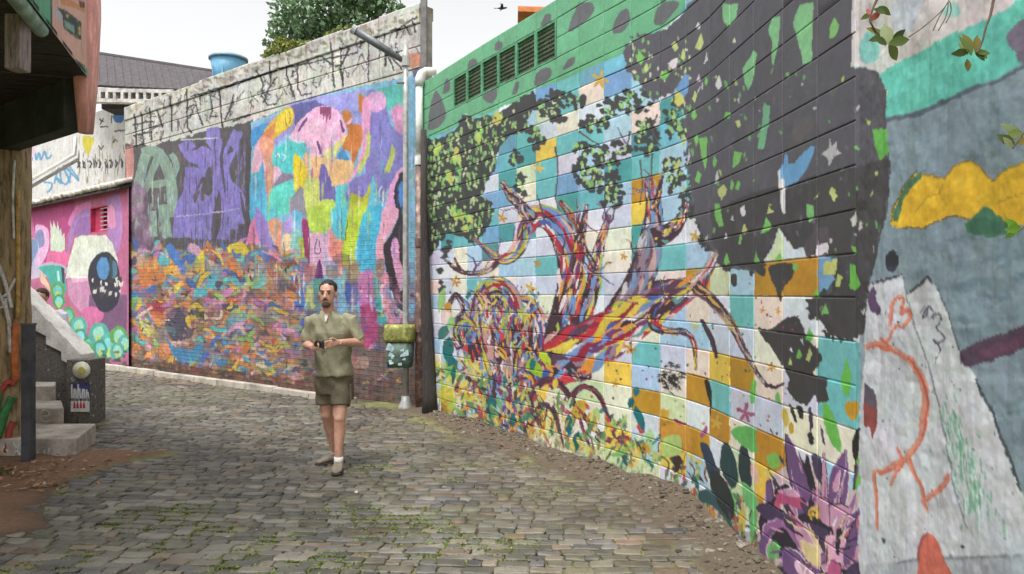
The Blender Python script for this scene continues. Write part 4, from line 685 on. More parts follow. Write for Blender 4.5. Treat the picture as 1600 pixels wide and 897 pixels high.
# --- the big face mural
cb.fill([(393, 192), (440, 172), (500, 150), (560, 136), (590, 130), (655, 116), (665, 116), (665, 500), (560, 505), (440, 480), (400, 420), (392, 372)], (126, 176, 206), jag=.6)
o = (380, 130); LV, SKB, TQ, PKF, CAR, BRN, OLV, PCH = (150, 144, 200), (74, 168, 206), (92, 196, 200), (226, 176, 206), (226, 180, 130), (190, 116, 54), (178, 186, 44), (226, 200, 160)
for p, c in (([(60, 300), (150, 265), (300, 160), (340, 130), (520, 90), (740, 60), (820, 60), (810, 300), (600, 280), (330, 330), (200, 420), (80, 380)], LV), ([(62, 310), (160, 270), (170, 300), (130, 350), (60, 420)], (64, 140, 196)), ([(330, 150), (520, 115), (560, 150), (430, 230), (350, 290), (345, 220)], (92, 92, 146)), ([(490, 110), (740, 62), (800, 90), (780, 260), (700, 240), (600, 170)], (150, 150, 206)),
    ([(820, 70), (1090, 0), (1090, 140), (1000, 200), (930, 150), (830, 110)], (88, 176, 166)), ([(820, 80), (900, 60), (950, 150), (1000, 300), (1090, 320), (1090, 560), (1000, 700), (830, 650), (820, 400)], (128, 124, 190)), ([(840, 80), (930, 60), (950, 160), (860, 190)], (206, 160, 200)), ([(985, 190), (1040, 140), (1085, 200), (1085, 330), (1030, 320)], (200, 140, 180)), ([(770, 90), (805, 95), (800, 190), (775, 180)], BRN),
    ([(660, 190), (715, 190), (725, 270), (790, 290), (795, 400), (770, 450), (740, 560), (715, 590), (720, 480), (660, 430), (700, 330), (670, 240)], BRN), ([(800, 130), (850, 120), (845, 330), (820, 500), (740, 630), (680, 690), (660, 660), (740, 580), (790, 430)], (222, 160, 196)), ([(830, 330), (850, 360), (840, 480), (780, 600), (770, 560), (815, 460)], (186, 196, 110)), ([(990, 415), (1010, 430), (1012, 500), (975, 610), (945, 600), (975, 500)], (176, 186, 100)),
    ([(160, 290), (230, 220), (300, 165), (335, 180), (335, 260), (290, 310), (210, 370), (180, 400), (140, 360)], (206, 166, 60)), ([(130, 350), (180, 290), (230, 260), (200, 350), (170, 420), (110, 410)], (196, 126, 80)), ([(230, 220), (300, 170), (335, 190), (320, 270), (220, 330)], (222, 196, 60)), ([(75, 440), (110, 380), (170, 400), (160, 560), (155, 690), (110, 700), (60, 620)], (226, 176, 196)), ([(110, 385), (150, 355), (205, 400), (190, 520), (165, 600)], (222, 150, 130)), ([(48, 640), (100, 590), (130, 530), (145, 640), (150, 760), (170, 870), (120, 940), (50, 930)], (84, 176, 210)), ([(155, 540), (200, 460), (205, 590), (200, 720), (170, 760), (150, 690)], (206, 150, 130)),
    ([(210, 440), (320, 380), (410, 360), (415, 480), (350, 530), (330, 600), (260, 600), (200, 550)], (84, 196, 196)), ([(205, 560), (260, 590), (230, 660), (205, 680)], (222, 176, 200)), ([(190, 700), (270, 600), (340, 630), (320, 640), (200, 700)], (130, 120, 140)), ([(175, 760), (200, 700), (340, 650), (345, 760), (280, 880), (180, 860)], (96, 206, 190)), ([(340, 480), (400, 520), (430, 600), (400, 690), (345, 720)], (226, 200, 40)), ([(330, 760), (390, 690), (420, 800), (440, 897), (330, 897), (310, 830)], (140, 136, 152)), ([(310, 380), (330, 330), (410, 340), (415, 400)], (206, 200, 220)),
    ([(410, 480), (510, 480), (520, 620), (515, 760), (505, 870), (440, 897), (400, 700), (430, 600)], CAR), ([(420, 640), (510, 660), (520, 860), (440, 897), (410, 780)], (196, 206, 110)), ([(510, 500), (700, 510), (740, 560), (710, 640), (660, 680), (610, 690), (570, 660), (530, 560)], (228, 186, 130)), ([(515, 560), (545, 555), (580, 640), (590, 690), (615, 690), (610, 800), (520, 800), (510, 700)], (110, 100, 170)), ([(520, 790), (605, 790), (600, 897), (520, 897)], (190, 206, 96)), ([(630, 700), (700, 680), (720, 740), (690, 840), (700, 897), (600, 897), (615, 800)], (88, 196, 206)), ([(700, 690), (760, 630), (840, 600), (850, 680), (800, 760), (760, 770), (720, 740), (690, 800)], (136, 126, 196)), ([(720, 740), (800, 760), (850, 670), (850, 780), (810, 897), (715, 897)], OLV), ([(870, 620), (890, 680), (960, 700), (990, 760), (930, 897), (820, 897), (840, 780)], (110, 186, 214)), ([(890, 640), (1000, 600), (1010, 660), (960, 700), (940, 800), (910, 760)], (126, 122, 190)), ([(950, 897), (970, 720), (1030, 600), (1070, 560), (1085, 570), (1060, 620), (1010, 730), (1030, 897)], (222, 160, 200)), ([(1010, 720), (1085, 580), (1090, 897), (1035, 897)], (40, 44, 60)), ([(1040, 700), (1085, 660), (1085, 800), (1050, 830)], (70, 130, 200))):
    cb.fill(B(*o, p), c, smooth=True, jag=.2)
cb.fill(B(*o, [(330, 370), (350, 290), (410, 220), (470, 175), (530, 155), (600, 165), (650, 210), (680, 260), (690, 320), (670, 390), (620, 440), (560, 480), (500, 490), (440, 480), (420, 400), (370, 370)]), PKF, smooth=True)
cb.fill(B(*o, [(530, 480), (600, 420), (680, 350), (690, 370), (640, 440), (600, 505)]), (214, 206, 130), smooth=True); cb.fill(B(*o, [(615, 510), (665, 435), (712, 512)]), (66, 140, 190))
cb.fill(B(*o, [(510, 160), (588, 160), (585, 240), (575, 250), (570, 210), (555, 270), (548, 205), (535, 250), (530, 200), (515, 210)]), (140, 66, 110))
for p in ([(415, 240), (428, 250), (375, 325), (368, 315)], [(645, 255), (660, 260), (678, 325), (660, 330)], [(492, 395), (505, 390), (525, 455), (512, 468)]): cb.fill(B(*o, p), (104, 60, 120), smooth=True)
cb.stroke(B(*o, [(690, 270), (712, 262), (722, 240)]), 4, (226, 176, 196))
for P in ([(280, 200), (285, 260), (290, 290)], [(310, 190), (318, 240), (305, 270)]): cb.stroke(B(*o, P), 1.5, (120, 90, 60))
for P in ([(215, 500), (235, 470), (245, 500)], [(255, 470), (285, 490), (265, 520)], [(930, 690), (910, 720), (915, 760)], [(925, 860), (930, 790), (940, 720)]): cb.stroke(B(*o, P), 2, (200, 226, 230))
o = (380, 330)
for p, c in (([(30, 160), (60, 60), (90, 50), (110, 200), (60, 230), (25, 230)], (222, 130, 170)), ([(80, -20), (150, 60), (190, 190), (240, 300), (200, 330), (150, 260), (100, 180)], (150, 126, 196)), ([(150, -40), (210, -20), (200, 60), (150, 60)], (96, 196, 210)), ([(170, 70), (250, 60), (255, 220), (240, 260), (200, 200)], (222, 150, 120)), ([(270, 80), (320, 45), (330, 150), (280, 170)], (176, 150, 206)), ([(270, 160), (320, 170), (300, 310), (265, 270)], (226, 206, 160)), ([(330, 130), (400, 150), (415, 340), (410, 380), (330, 340), (325, 220)], (140, 200, 190)), ([(370, 190), (412, 200), (415, 350), (330, 380), (325, 330), (380, 290)], (180, 210, 60)), ([(330, 0), (390, 10), (380, 70), (340, 60)], (90, 176, 206)), ([(395, 60), (440, 90), (438, 360), (420, 360), (400, 200)], (150, 50, 106)),
    ([(440, -20), (585, -20), (580, 110), (540, 170), (470, 160), (435, 80)], (182, 206, 80)), ([(440, 160), (540, 150), (590, 120), (600, 340), (550, 430), (450, 430), (440, 300)], (222, 176, 206)), ([(590, 110), (640, 180), (670, 220), (665, 400), (630, 440), (600, 330), (575, 250)], (226, 140, 130)), ([(595, 0), (690, -20), (690, 160), (640, 190), (595, 120)], (84, 196, 210)), ([(690, 60), (720, -20), (830, -20), (800, 100), (750, 240), (740, 350), (680, 370), (660, 300), (680, 160)], (182, 206, 60)), ([(830, -20), (950, -20), (940, 60), (890, 200), (890, 330), (840, 430), (780, 400), (750, 330), (760, 200)], (74, 176, 214)), ([(940, -20), (1030, -20), (1010, 90), (950, 200), (940, 320), (890, 320), (890, 200), (920, 80)], (226, 166, 190)), ([(1000, 130), (1085, -30), (1085, 690), (1040, 660), (980, 520), (950, 370), (940, 240)], (46, 40, 48)), ([(1000, 190), (1040, 200), (1045, 330), (1080, 440), (1050, 530), (1010, 400), (990, 280)], (222, 160, 196)), ([(905, 440), (930, 395), (970, 440), (970, 560), (1010, 640), (1080, 700), (1090, 735), (960, 745), (920, 600)], (226, 160, 186)), ([(860, 440), (905, 460), (920, 600), (960, 740), (900, 740), (860, 560)], (72, 170, 170)), ([(765, 450), (790, 410), (860, 400), (870, 560), (890, 740), (880, 860), (820, 897), (780, 700)], (190, 120, 180)), ([(790, 640), (880, 650), (900, 800), (890, 897), (800, 897)], (170, 70, 120)), ([(680, 470), (760, 470), (765, 620), (690, 610)], (116, 100, 180)), ([(680, 490), (720, 490), (710, 600), (685, 600)], (70, 90, 180)), ([(340, 370), (412, 380), (410, 640), (330, 680), (320, 500)], (70, 130, 200)), ([(330, 640), (410, 650), (420, 760), (360, 760)], (90, 100, 180)), ([(420, 500), (470, 460), (500, 640), (440, 680), (415, 620)], (186, 200, 130)), ([(470, 450), (525, 450), (520, 640), (480, 620)], (84, 170, 150)), ([(480, 440), (510, 320), (535, 440), (510, 450)], (96, 40, 110)), ([(160, 490), (220, 480), (250, 560), (230, 680), (180, 660)], (214, 196, 220)), ([(180, 510), (215, 505), (225, 600), (190, 620)], (60, 110, 190)), ([(245, 500), (330, 500), (330, 700), (260, 740), (240, 620)], (226, 160, 140)), ([(180, 680), (250, 640), (340, 700), (300, 760), (180, 770)], (206, 140, 190)), ([(280, 690), (340, 700), (400, 800), (390, 897), (270, 897)], (206, 116, 70)), ([(80, 370), (150, 330), (220, 370), (210, 450), (140, 490), (80, 460)], (160, 146, 136)), ([(250, 420), (280, 350), (320, 360), (310, 470), (260, 490)], (170, 146, 136)), ([(410, 380), (460, 380), (460, 460), (420, 480)], (150, 110, 120)), ([(720, 350), (760, 360), (780, 430), (730, 480), (690, 420)], (150, 136, 110)), ([(890, 330), (940, 330), (930, 430), (890, 440)], (150, 130, 130)), ([(560, 370), (620, 370), (640, 440), (560, 440)], (150, 136, 130))):
    cb.fill(B(*o, p), c, smooth=True, jag=.25)
for P, w, c in (([(490, 190), (480, 270), (500, 290), (515, 260), (505, 200)], 1.6, (90, 70, 130)), ([(345, 420), (350, 600)], 3, (220, 226, 236)), ([(375, 430), (378, 620)], 2.5, (226, 230, 236)), ([(405, 420), (400, 560)], 2, (210, 220, 230)), ([(985, 530), (1020, 640), (1080, 690)], 3, (206, 200, 216)), ([(820, 200), (815, 260)], 2, (110, 200, 226)), ([(1040, 420), (1060, 480), (1050, 540)], 3, (200, 170, 200)), ([(1030, 560), (1050, 610), (1080, 620)], 3, (196, 160, 196)), ([(440, 160), (440, 370)], 1.5, (90, 60, 90)), ([(700, 60), (680, 200)], 1.5, (90, 110, 60))): cb.stroke(B(*o, P), w, c)
# --- the tangle low on the wall
TG = [(206, 126, 70), (222, 150, 80), (72, 140, 196), (60, 110, 180), (226, 196, 70), (206, 150, 190), (96, 184, 190), (150, 70, 70), (90, 80, 110), (190, 90, 70), (150, 190, 110), (70, 70, 90), (206, 176, 130), (170, 130, 180), (226, 200, 190), (96, 130, 80)]
cb.fill([(198, 400), (250, 388), (330, 392), (395, 380), (440, 400), (450, 480), (470, 560), (480, 605), (330, 592), (250, 580), (203, 572)], (150, 112, 96), jag=2)
for q in range(800):
    x, y = rr.uniform(203, 470), rr.uniform(388, 590); r = rr.uniform(3, 10)
    P = [(x, y)]; a = rr.uniform(-3, 3)
    for _ in range(3): a += rr.uniform(-.8, .8); P.append((P[-1][0]+math.cos(a)*r, P[-1][1]+math.sin(a)*r*.8))
    if y > 572+(x-205)*.11: continue
    cb.stroke(P, (2, rr.uniform(3, 8), rr.uniform(3, 8), 2), rr.choice(TG), .75)
o = (190, 290)
for p, c in (([(300, 410), (340, 390), (380, 470), (440, 550), (410, 590), (340, 510)], (70, 120, 200)), ([(470, 480), (540, 440), (555, 640), (510, 660), (500, 560)], (222, 196, 50)), ([(440, 420), (480, 380), (530, 430), (500, 480)], (196, 156, 180)), ([(200, 440), (290, 470), (320, 520), (250, 520)], (90, 176, 190)), ([(120, 480), (300, 560), (280, 640), (150, 690), (120, 600)], (206, 130, 70)), ([(280, 560), (350, 530), (400, 590), (330, 630)], (226, 170, 60)), ([(800, 530), (880, 430), (970, 440), (960, 490), (870, 500), (830, 550)], (66, 124, 200)), ([(860, 600), (950, 520), (1010, 560), (1000, 640), (900, 660)], (170, 156, 140)), ([(560, 600), (640, 540), (700, 600), (720, 680), (600, 700), (560, 740), (470, 740)], (84, 176, 196)), ([(620, 760), (720, 690), (750, 740), (660, 830), (610, 820)], (206, 130, 190)), ([(690, 500), (760, 470), (800, 560), (740, 640), (680, 560)], (206, 120, 66)), ([(60, 720), (240, 690), (230, 740), (150, 760), (170, 860), (230, 940), (200, 960), (110, 900)], (70, 136, 200)), ([(700, 420), (800, 380), (850, 440), (800, 480)], (206, 190, 60)), ([(110, 800), (140, 790), (160, 880), (230, 960), (260, 1040), (200, 1060), (130, 980)], (206, 206, 110)), ([(170, 790), (260, 760), (290, 830), (250, 860), (180, 830)], (176, 60, 70)), ([(300, 860), (460, 800), (480, 960), (420, 1050), (320, 1010)], (72, 70, 92)), ([(300, 1020), (360, 1080), (470, 1080), (540, 1050), (540, 1150), (430, 1180), (350, 1140)], (64, 140, 190)), ([(240, 1050), (300, 1040), (330, 1120), (260, 1150), (230, 1100)], (222, 150, 110)), ([(780, 1030), (850, 1030), (850, 1130), (800, 1120)], (214, 130, 60)), ([(640, 880), (800, 800), (830, 830), (700, 900), (650, 930)], (214, 150, 80)), ([(720, 880), (820, 840), (830, 900), (740, 950)], (80, 176, 200)), ([(490, 780), (540, 780), (550, 950), (500, 970)], (90, 96, 60)), ([(370, 1040), (440, 1030), (490, 990), (480, 1050), (400, 1070)], (222, 190, 180))):
    cb.fill(B(*o, p), c, .92, smooth=True, jag=.6)
for q in range(420):
    x, y = rr.uniform(205, 660), rr.uniform(420, 600)
    if 470 < x < 560 and y < 480: continue
    cb.stroke([(x, y), (x+rr.uniform(-7, 7), y+rr.uniform(-5, 5)), (x+rr.uniform(-10, 10), y+rr.uniform(-8, 8))], (1, rr.uniform(1.5, 4), 1), rr.choice(TG+[(40, 36, 44)]*4), .85)
for q in range(150):
    x, y = rr.uniform(205, 560), rr.uniform(400, 590)
    if y > 560+(x-205)*.11: continue
    cb.blob(x, y, rr.uniform(6, 16), rr.uniform(5, 14), rr.choice([(196, 140, 100), (96, 130, 170), (176, 110, 130), (70, 66, 82), (110, 160, 160), (150, 96, 80), (120, 110, 100), (206, 170, 150)]), .3, 9, .38)
for q in range(95):
    x, y = rr.uniform(206, 470), rr.uniform(395, 578); l = rr.uniform(14, 36); a_ = rr.uniform(-1.2, 1.2); cu = rr.uniform(-.8, .8)
    if y > 560+(x-205)*.12: continue
    P = [(x-math.cos(a_-cu)*l/2, y-math.sin(a_-cu)*l/2), (x, y), (x+math.cos(a_+cu)*l/2, y+math.sin(a_+cu)*l/2)]; w_ = rr.uniform(4, 9); cc_ = rr.choice([(226, 150, 80), (70, 150, 206), (222, 150, 190), (96, 196, 196), (60, 104, 186), (230, 200, 70), (206, 110, 70), (190, 120, 180), (240, 206, 190), (150, 196, 110), (80, 70, 100)])
    if rr.random() < .5: cb.stroke(P, (w_*.4, w_*1.7, w_*.4), (60, 54, 70), .6)
    cb.stroke(P, (w_*.5, w_*1.2, w_*.6), cc_, .8)
for q in range(120):          # vertical runs of thin paint
    x, y = rr.uniform(396, 660), rr.uniform(200, 470); cb.stroke([(x, y), (x+rr.uniform(-1, 1), y+rr.uniform(15, 60))], (.5, rr.uniform(1.5, 5), .5), rr.choice([(226, 200, 220), (110, 110, 180), (90, 180, 200), (190, 200, 100), (206, 140, 170), (240, 230, 226), (90, 80, 120)]), .5)
for q in range(60):
    x, y = rr.uniform(470, 660), rr.uniform(440, 560); cb.blob(x, y, rr.uniform(3, 8), rr.uniform(5, 16), rr.choice([(150, 80, 110), (110, 90, 130), (180, 120, 150), (120, 80, 80), (90, 110, 150)]), .3, 8, .4)
# dirty brick foot
for q in range(900):
    x = rr.uniform(200, 662); base = 572+(x-205)*.138; y = base-rr.random()**1.7*(14 if x < 470 else 46)
    cb.blob(x, y, rr.uniform(2, 6), rr.uniform(1, 3.5), rr.choice([(84, 66, 58), (110, 80, 68), (64, 56, 52), (130, 92, 76), (96, 88, 84), (150, 110, 92), (120, 60, 70)]), .3, 7, .6)
# tags high on the concrete, drawn with a roller
def glyph(P, w=2.8, c=(46, 44, 48)): cb.stroke(P, w, c, .9, smooth=False)
for G in ([[(212, 178), (214, 232)], [(222, 176), (224, 228)], [(208, 195), (240, 190)], [(208, 212), (238, 206)], [(236, 168), (237, 220)]], [[(246, 172), (254, 200)], [(240, 200), (256, 196)]], [[(268, 150), (269, 206)]], [[(294, 140), (293, 200), (300, 208)], [(294, 170), (304, 164)]], [[(296, 186), (306, 164), (314, 186), (318, 196)]], [[(331, 156), (332, 176), (328, 184), (342, 182)]], [[(342, 140), (346, 170), (348, 200)], [(352, 188), (362, 165), (366, 148)]], [[(364, 190), (392, 180)]],
          [[(402, 110), (412, 130), (410, 150), (418, 165)], [(434, 120), (420, 140), (412, 162)], [(424, 96), (424, 130)], [(408, 150), (416, 156), (412, 140), (424, 150)], [(418, 166), (434, 162)]], [[(449, 105), (449, 120), (456, 140), (462, 156)], [(465, 100), (466, 138), (472, 150), (488, 146)], [(458, 122), (458, 110)]], [[(503, 88), (520, 104), (524, 138)], [(547, 76), (532, 104), (536, 136)], [(519, 66), (521, 104), (534, 102)], [(533, 76), (533, 100)]], [[(576, 60), (576, 128)]], [[(566, 66), (563, 76)], [(578, 62), (592, 76)]], [[(604, 78), (602, 106)], [(604, 84), (617, 112)], [(608, 86), (630, 110)], [(620, 80), (628, 98)]], [[(560, 82), (440, 108), (380, 128), (300, 152)]], [[(612, 50), (626, 46), (640, 36), (655, 28)], [(622, 50), (620, 62)], [(636, 40), (642, 56)], [(648, 34), (650, 52)]]):
    for P in G: glyph(P)
for q in range(130):
    x = rr.uniform(215, 655); y = 165-(x-205)*.323+rr.uniform(8, 60); glyph([(x, y), (x+rr.uniform(-7, 7), y+rr.uniform(-6, 12)), (x+rr.uniform(-7, 7), y+rr.uniform(4, 16))], 1.7, (84, 82, 84))
cb.fill([(634, 88), (655, 84), (657, 102), (640, 106)], (200, 130, 96), .8, smooth=True); cb.fill([(645, 110), (662, 108), (662, 130), (648, 128)], (80, 84, 120), .8)

weather(cb, .012, .085, 5, .016)
M_BACK = painted('painted brickwork', .75, .4, .6, .012, 55, brick=True)
M_CONC = painted('weathered concrete', .85, .5, .45, .006, 40)
mw = thing('mural_wall', 'brick and concrete wall across the alley with pink face mural and violet letters', 'wall')
PANEL_Z = 4.93
S = np.linspace(0, BL, 560); Z = np.linspace(-.1, PANEL_Z, 360)
link('painted_face', grid_mesh('painted_face', cb, S, Z, 0.0), mw, M_BACK)
core_mesh('wall_core', BW, .004, BL, -.3, BT-.1, -.24, -.02, plain('old concrete', (150, 146, 138), .9), mw)
s = 0.0
while s < BL-.1:
    w = rr.uniform(.72, .98); e = min(s+w, BL)
    for z0, z1 in ((PANEL_Z+.004, 5.25), (5.254, 5.58)):
        link('concrete_panel', raw_mesh('concrete_panel', *block_data(cb, s+.006, e-.006, z0+.004, z1-.004, rr.uniform(.002, .012), .03, .006)), mw, M_CONC)
    link('coping', raw_mesh('coping', *block_data(cb, s+.004, e-.004, 5.586, BT+rr.uniform(-.03, .01), .03, .05, .012)), mw, M_CONC)
    mb = MB(); A = BW.pos(np.array([s+.004, e-.004]), BT-.012, .018); Bq = BW.pos(np.array([s+.004, e-.004]), BT-.012, -.26)
    mb.add([tuple(A[0]), tuple(A[1]), tuple(Bq[1]), tuple(Bq[0])]+[(p[0], p[1], BT-.2) for p in (A[0], A[1], Bq[1], Bq[0])], [(0, 1, 2, 3), (4, 5, 6, 7), (2, 3, 7, 6), (0, 3, 7, 4), (1, 2, 6, 5)]).build('coping_top', plain('coping top', (140, 130, 108), .9), mw)
    s = e
# steel angle closing the near end of that wall
mb = MB(); p0 = BW.pos(np.array([.0]), 0, 0)[0]; mb.box((p0[0]+.05, p0[1]-.02, 3.05), (.09, .12, 6.1)); mb.build('end_post', plain('grey end post', (120, 116, 116), .8), mw, bevel=.01)

# ------------------------------------------------------------------ corner: lamp post, downpipe, timber post, litter bin
M_STEEL = plain('galvanised steel', (176, 176, 172), .5, .2, 10, .1, .3); M_DSTEEL = plain('dark arm steel', (108, 112, 114), .5, .2, 10, .1, .3)
lp = thing('lamp_post', 'thin grey steel lamp post with short raised arm at the wall corner', 'lamp post', loc=(-1.505, 10.42, 0))
MB().tube([(0, 0, 0), (0, 0, 1.2), (0, 0, 4.2), (0, 0, 5.16)], [.044, .042, .038, .036], 14).build('pole', M_STEEL, lp, True)
MB().tube([(0, 0, -.02), (0, 0, .05), (0, 0, .12), (0, 0, .2)], [.11, .105, .07, .056], 14).build('base_flange', M_STEEL, lp, True)
a0 = Vector((-.02, 0, 4.93)); a1 = Vector((-.69, -.12, 5.33))
MB().tube([a0, a0.lerp(a1, .5), a1], [.036, .055, .06], 12).build('arm', M_DSTEEL, lp, True)
MB().tube([a1+(a0-a1)*.02, a1+(a1-a0)*.06], [.066, .066], 12).build('lamp_cap', plain('lamp cap', (200, 204, 206), .5), lp)
MB().tube([(0, 0, 4.86), (0, 0, 5.0)], [.062, .062], 12).build('clamp', M_STEEL, lp); MB().box((-.06, -.02, 4.62), (.13, .03, .02)).build('bracket', plain('rusty bracket', (130, 90, 70), .8), lp)
M_PVC = plain('white pvc', (224, 224, 218), .45, .12, 6, .05); M_PVCD = plain('grimy painted pipe', (150, 128, 112), .6, .55, 9, .2, c2=(120, 92, 84))
dp = thing('downpipe', 'white plastic rainwater pipe with an elbow at its top, grimy below, in the wall corner', 'pipe', loc=(-1.305, 10.36, 0))
MB().tube([(0, 0, 3.55), (0, 0, 4.62)], [.052, .052], 14).build('white_pipe', M_PVC, dp, True)
MB().tube([(0, 0, 0.02), (0, 0, 1.2), (0, 0, 3.5)], [.055, .055, .055], 14).build('grimy_pipe', M_PVCD, dp, True)
MB().tube([(0, 0, 4.56), (0, 0, 4.66), (.03, .01, 4.74), (.09, .03, 4.78), (.22, .08, 4.79)], [.064, .064, .062, .06, .058], 14).build('elbow', M_PVC, dp, True)
for z in (3.45, 2.3, 1.1): MB().tube([(0, 0, z), (0, 0, z+.12)], [.066, .066], 14).build('collar', M_PVC if z > 3 else M_PVCD, dp)
tp = thing('timber_post', 'dark weathered timber post leaning in the corner beside the downpipe', 'post', loc=(-1.12, 10.02, 0))
MB().tube([(.02, -.02, -.05), (.0, 0, .3), (-.03, .03, .9), (-.06, .05, 1.6), (-.09, .1, 2.9), (-.1, .14, 3.9)], [.13, .1, .085, .07, .05, .04], 12).build('post_shaft', plain('dark timber', (58, 52, 50), .85, .5, 12, .6, stretch=(6, 6, .6)), tp, True)
bn = thing('litter_bin', 'olive rimmed dark green litter bin with graffiti hung on the lamp post', 'bin', loc=(-1.565, 10.28, 0))
M_BIN = plain('bin green', (54, 84, 72), .6, .5, 10, .2, c2=(78, 100, 84)); M_RIM = plain('bin olive', (158, 152, 62), .65, .5, 14, .2, c2=(140, 142, 76))
MB().loft([((0, 0, .62), (.165, 0, 0), (0, .13, 0)), ((0, 0, .7), (.18, 0, 0), (0, .145, 0)), ((0, 0, .98), (.195, 0, 0), (0, .155, 0))], 24, 4).build('body', M_BIN, bn, True)
MB().loft([((0, 0, .975), (.205, 0, 0), (0, .165, 0)), ((0, 0, 1.02), (.214, 0, 0), (0, .172, 0)), ((0, 0, 1.16), (.214, 0, 0), (0, .172, 0)), ((0, 0, 1.21), (.2, 0, 0), (0, .158, 0))], 24, 4).build('rim', M_RIM, bn, True)
mb = MB(); mb.box((.1, .15, 1.05), (.08, .08, .06)); mb.build('hanger', M_STEEL, bn)
gm = MB()
for x, z, w, h in ((-.11, .9, .1, .1), (-.09, .8, .08, .06), (.03, .88, .1, .05), (.08, .82, .12, .08), (.0, .75, .2, .03), (-.1, .7, .06, .06), (.02, .68, .05, .06)):
    gm.box((x, -.151+(.98-z)*.04, z), (w, .006, h), ry=rr.uniform(-.4, .4))
gm.build('graffiti_patch', plain('pale paint', (176, 200, 206), .6, .4, 18), bn)

# ------------------------------------------------------------------ pink house at the bend
PH = Plan([(-8.62, 16.55), (-14.4, 21.4)], False)
cp = Canvas(PH, 0, PH.s1, 0, 4.6, .012, (186, 104, 142))
o = (0, 300); k = 5.436
def P5(L): return [(x/k, 300+y/k) for x, y in L]
def P6(L): return [(x/k, 450+y/k) for x, y in L]
for p, c in (([(200, 60), (420, 60), (420, 640), (200, 640)], (196, 110, 156)), ([(280, 60), (620, 60), (560, 400), (400, 600), (330, 480)], (176, 70, 130)), ([(580, 270), (640, 140), (760, 80), (760, 180), (660, 220), (620, 290)], (226, 130, 190)), ([(600, 310), (640, 210), (740, 140), (770, 200), (690, 260), (640, 330), (590, 500), (560, 580)], (166, 126, 186)), ([(650, 270), (700, 215), (770, 230), (770, 350), (640, 370)], (150, 106, 170)), ([(300, 300), (350, 280), (410, 330), (415, 480), (360, 600), (300, 620), (320, 480)], (226, 176, 214)), ([(310, 340), (360, 330), (380, 430), (340, 480), (300, 440)], (130, 136, 180)), ([(215, 420), (300, 400), (330, 470), (300, 600), (280, 680), (215, 660)], (176, 176, 206)), ([(240, 420), (310, 410), (320, 500), (270, 600), (240, 580)], (120, 140, 180)), ([(430, 500), (550, 500), (600, 560), (540, 640), (400, 640), (400, 560)], (222, 110, 160)), ([(420, 600), (560, 640), (540, 700), (215, 740), (215, 660)], (190, 180, 206)), ([(900, 100), (1010, 20), (1040, 300), (1000, 520), (920, 380)], (176, 130, 190)), ([(915, 150), (960, 120), (985, 290), (930, 300)], (226, 150, 190))): cp.fill(P5(p), c, smooth=True)
cp.fill(P5([(428, 500), (430, 250), (450, 310), (455, 240), (480, 320), (490, 250), (505, 330), (520, 310), (525, 380), (550, 350), (552, 490), (520, 515)]), (206, 216, 200))
cp.fill(P5([(560, 740), (580, 600), (640, 390), (700, 370), (900, 370), (950, 430), (1000, 560), (1010, 740)]), (216, 220, 208), jag=.3)
cp.fill(P6([(570, -80), (760, -90), (770, 160), (740, 260), (640, 160), (580, 60)]), (196, 140, 176)); cp.fill(P6([(600, -90), (760, -110), (750, -60), (620, -40)]), (226, 170, 196)); cp.fill(P6([(760, 60), (1080, 60), (1080, 560), (900, 340), (740, 340)]), (120, 84, 120)); cp.fill(P6([(690, 200), (780, 160), (880, 200), (860, 280), (740, 340)]), (206, 110, 160), smooth=True)
cp.fill(P5([(750, 740), (760, 640), (800, 560), (860, 515), (930, 520), (990, 590), (1015, 700), (1015, 897), (960, 1000), (860, 1020), (790, 900)]), (44, 42, 60), smooth=True)
cp.blob(*P5([(878, 650)])[0], 10, 18, (84, 140, 190), .05); cp.blob(*P5([(965, 660)])[0], 6, 14, (80, 120, 150), .05); cp.fill(P5([(930, 540), (955, 560), (960, 720), (935, 730)]), (46, 72, 76))
for q in range(26):
    x, y = rr.uniform(770, 1010), rr.uniform(720, 880); w = rr.uniform(15, 45); cp.fill(P5([(x, y), (x+w, y-rr.uniform(0, 20)), (x+w*.8, y+rr.uniform(15, 50)), (x+5, y+rr.uniform(15, 40))]), rr.choice([(216, 212, 206), (206, 200, 196), (60, 56, 64)]))
cp.stroke(P5([(600, 722), (680, 725), (745, 722)]), 3, (236, 236, 232)); cp.fill(P5([(330, 640), (520, 630), (550, 720), (560, 860), (440, 800), (400, 720)]), (70, 170, 160), smooth=True); cp.fill(P5([(340, 660), (420, 790), (430, 850), (340, 760)]), (226, 190, 160)); cp.stroke(P5([(490, 670), (500, 760)]), 3.5, (176, 226, 220)); cp.fill(P5([(520, 640), (548, 650), (550, 780), (530, 780)]), (50, 60, 80))
GS = [(60, 150, 130), (84, 170, 160), (70, 150, 90), (90, 160, 80)]
for x, y, r in ((490, 30, 60), (500, 120, 50), (580, 240, 60), (560, 330, 40), (670, 330, 70), (680, 420, 60), (760, 480, 60), (840, 400, 80), (930, 500, 90), (1010, 420, 70), (850, 520, 60), (1060, 480, 60), (740, 520, 50), (1000, 540, 60)):
    X, Y = P6([(x, y)])[0]; r /= k; cp.blob(X, Y, r*1.05, r*1.25, rr.choice(GS), .08); cp.blob(X, Y-r*.05, r*.62, r*.8, rr.choice([(130, 206, 210), (150, 210, 190), (110, 190, 190)]), .1); cp.blob(X, Y+r*.5, r*.34, r*.5, (180, 206, 120), .1)
for q in range(60): x, y = rr.uniform(760, 1100), rr.uniform(540, 680); X, Y = P6([(x, y)])[0]; cp.blob(X, Y, 3, 2, rr.choice([(60, 56, 56), (90, 80, 70), (110, 96, 80)]), .3, 7, .7)
weather(cp, .01, .06, 7, .01)
ph = thing('pink_house', 'low pink painted house with scalloped green mural at the bend of the alley', 'house')
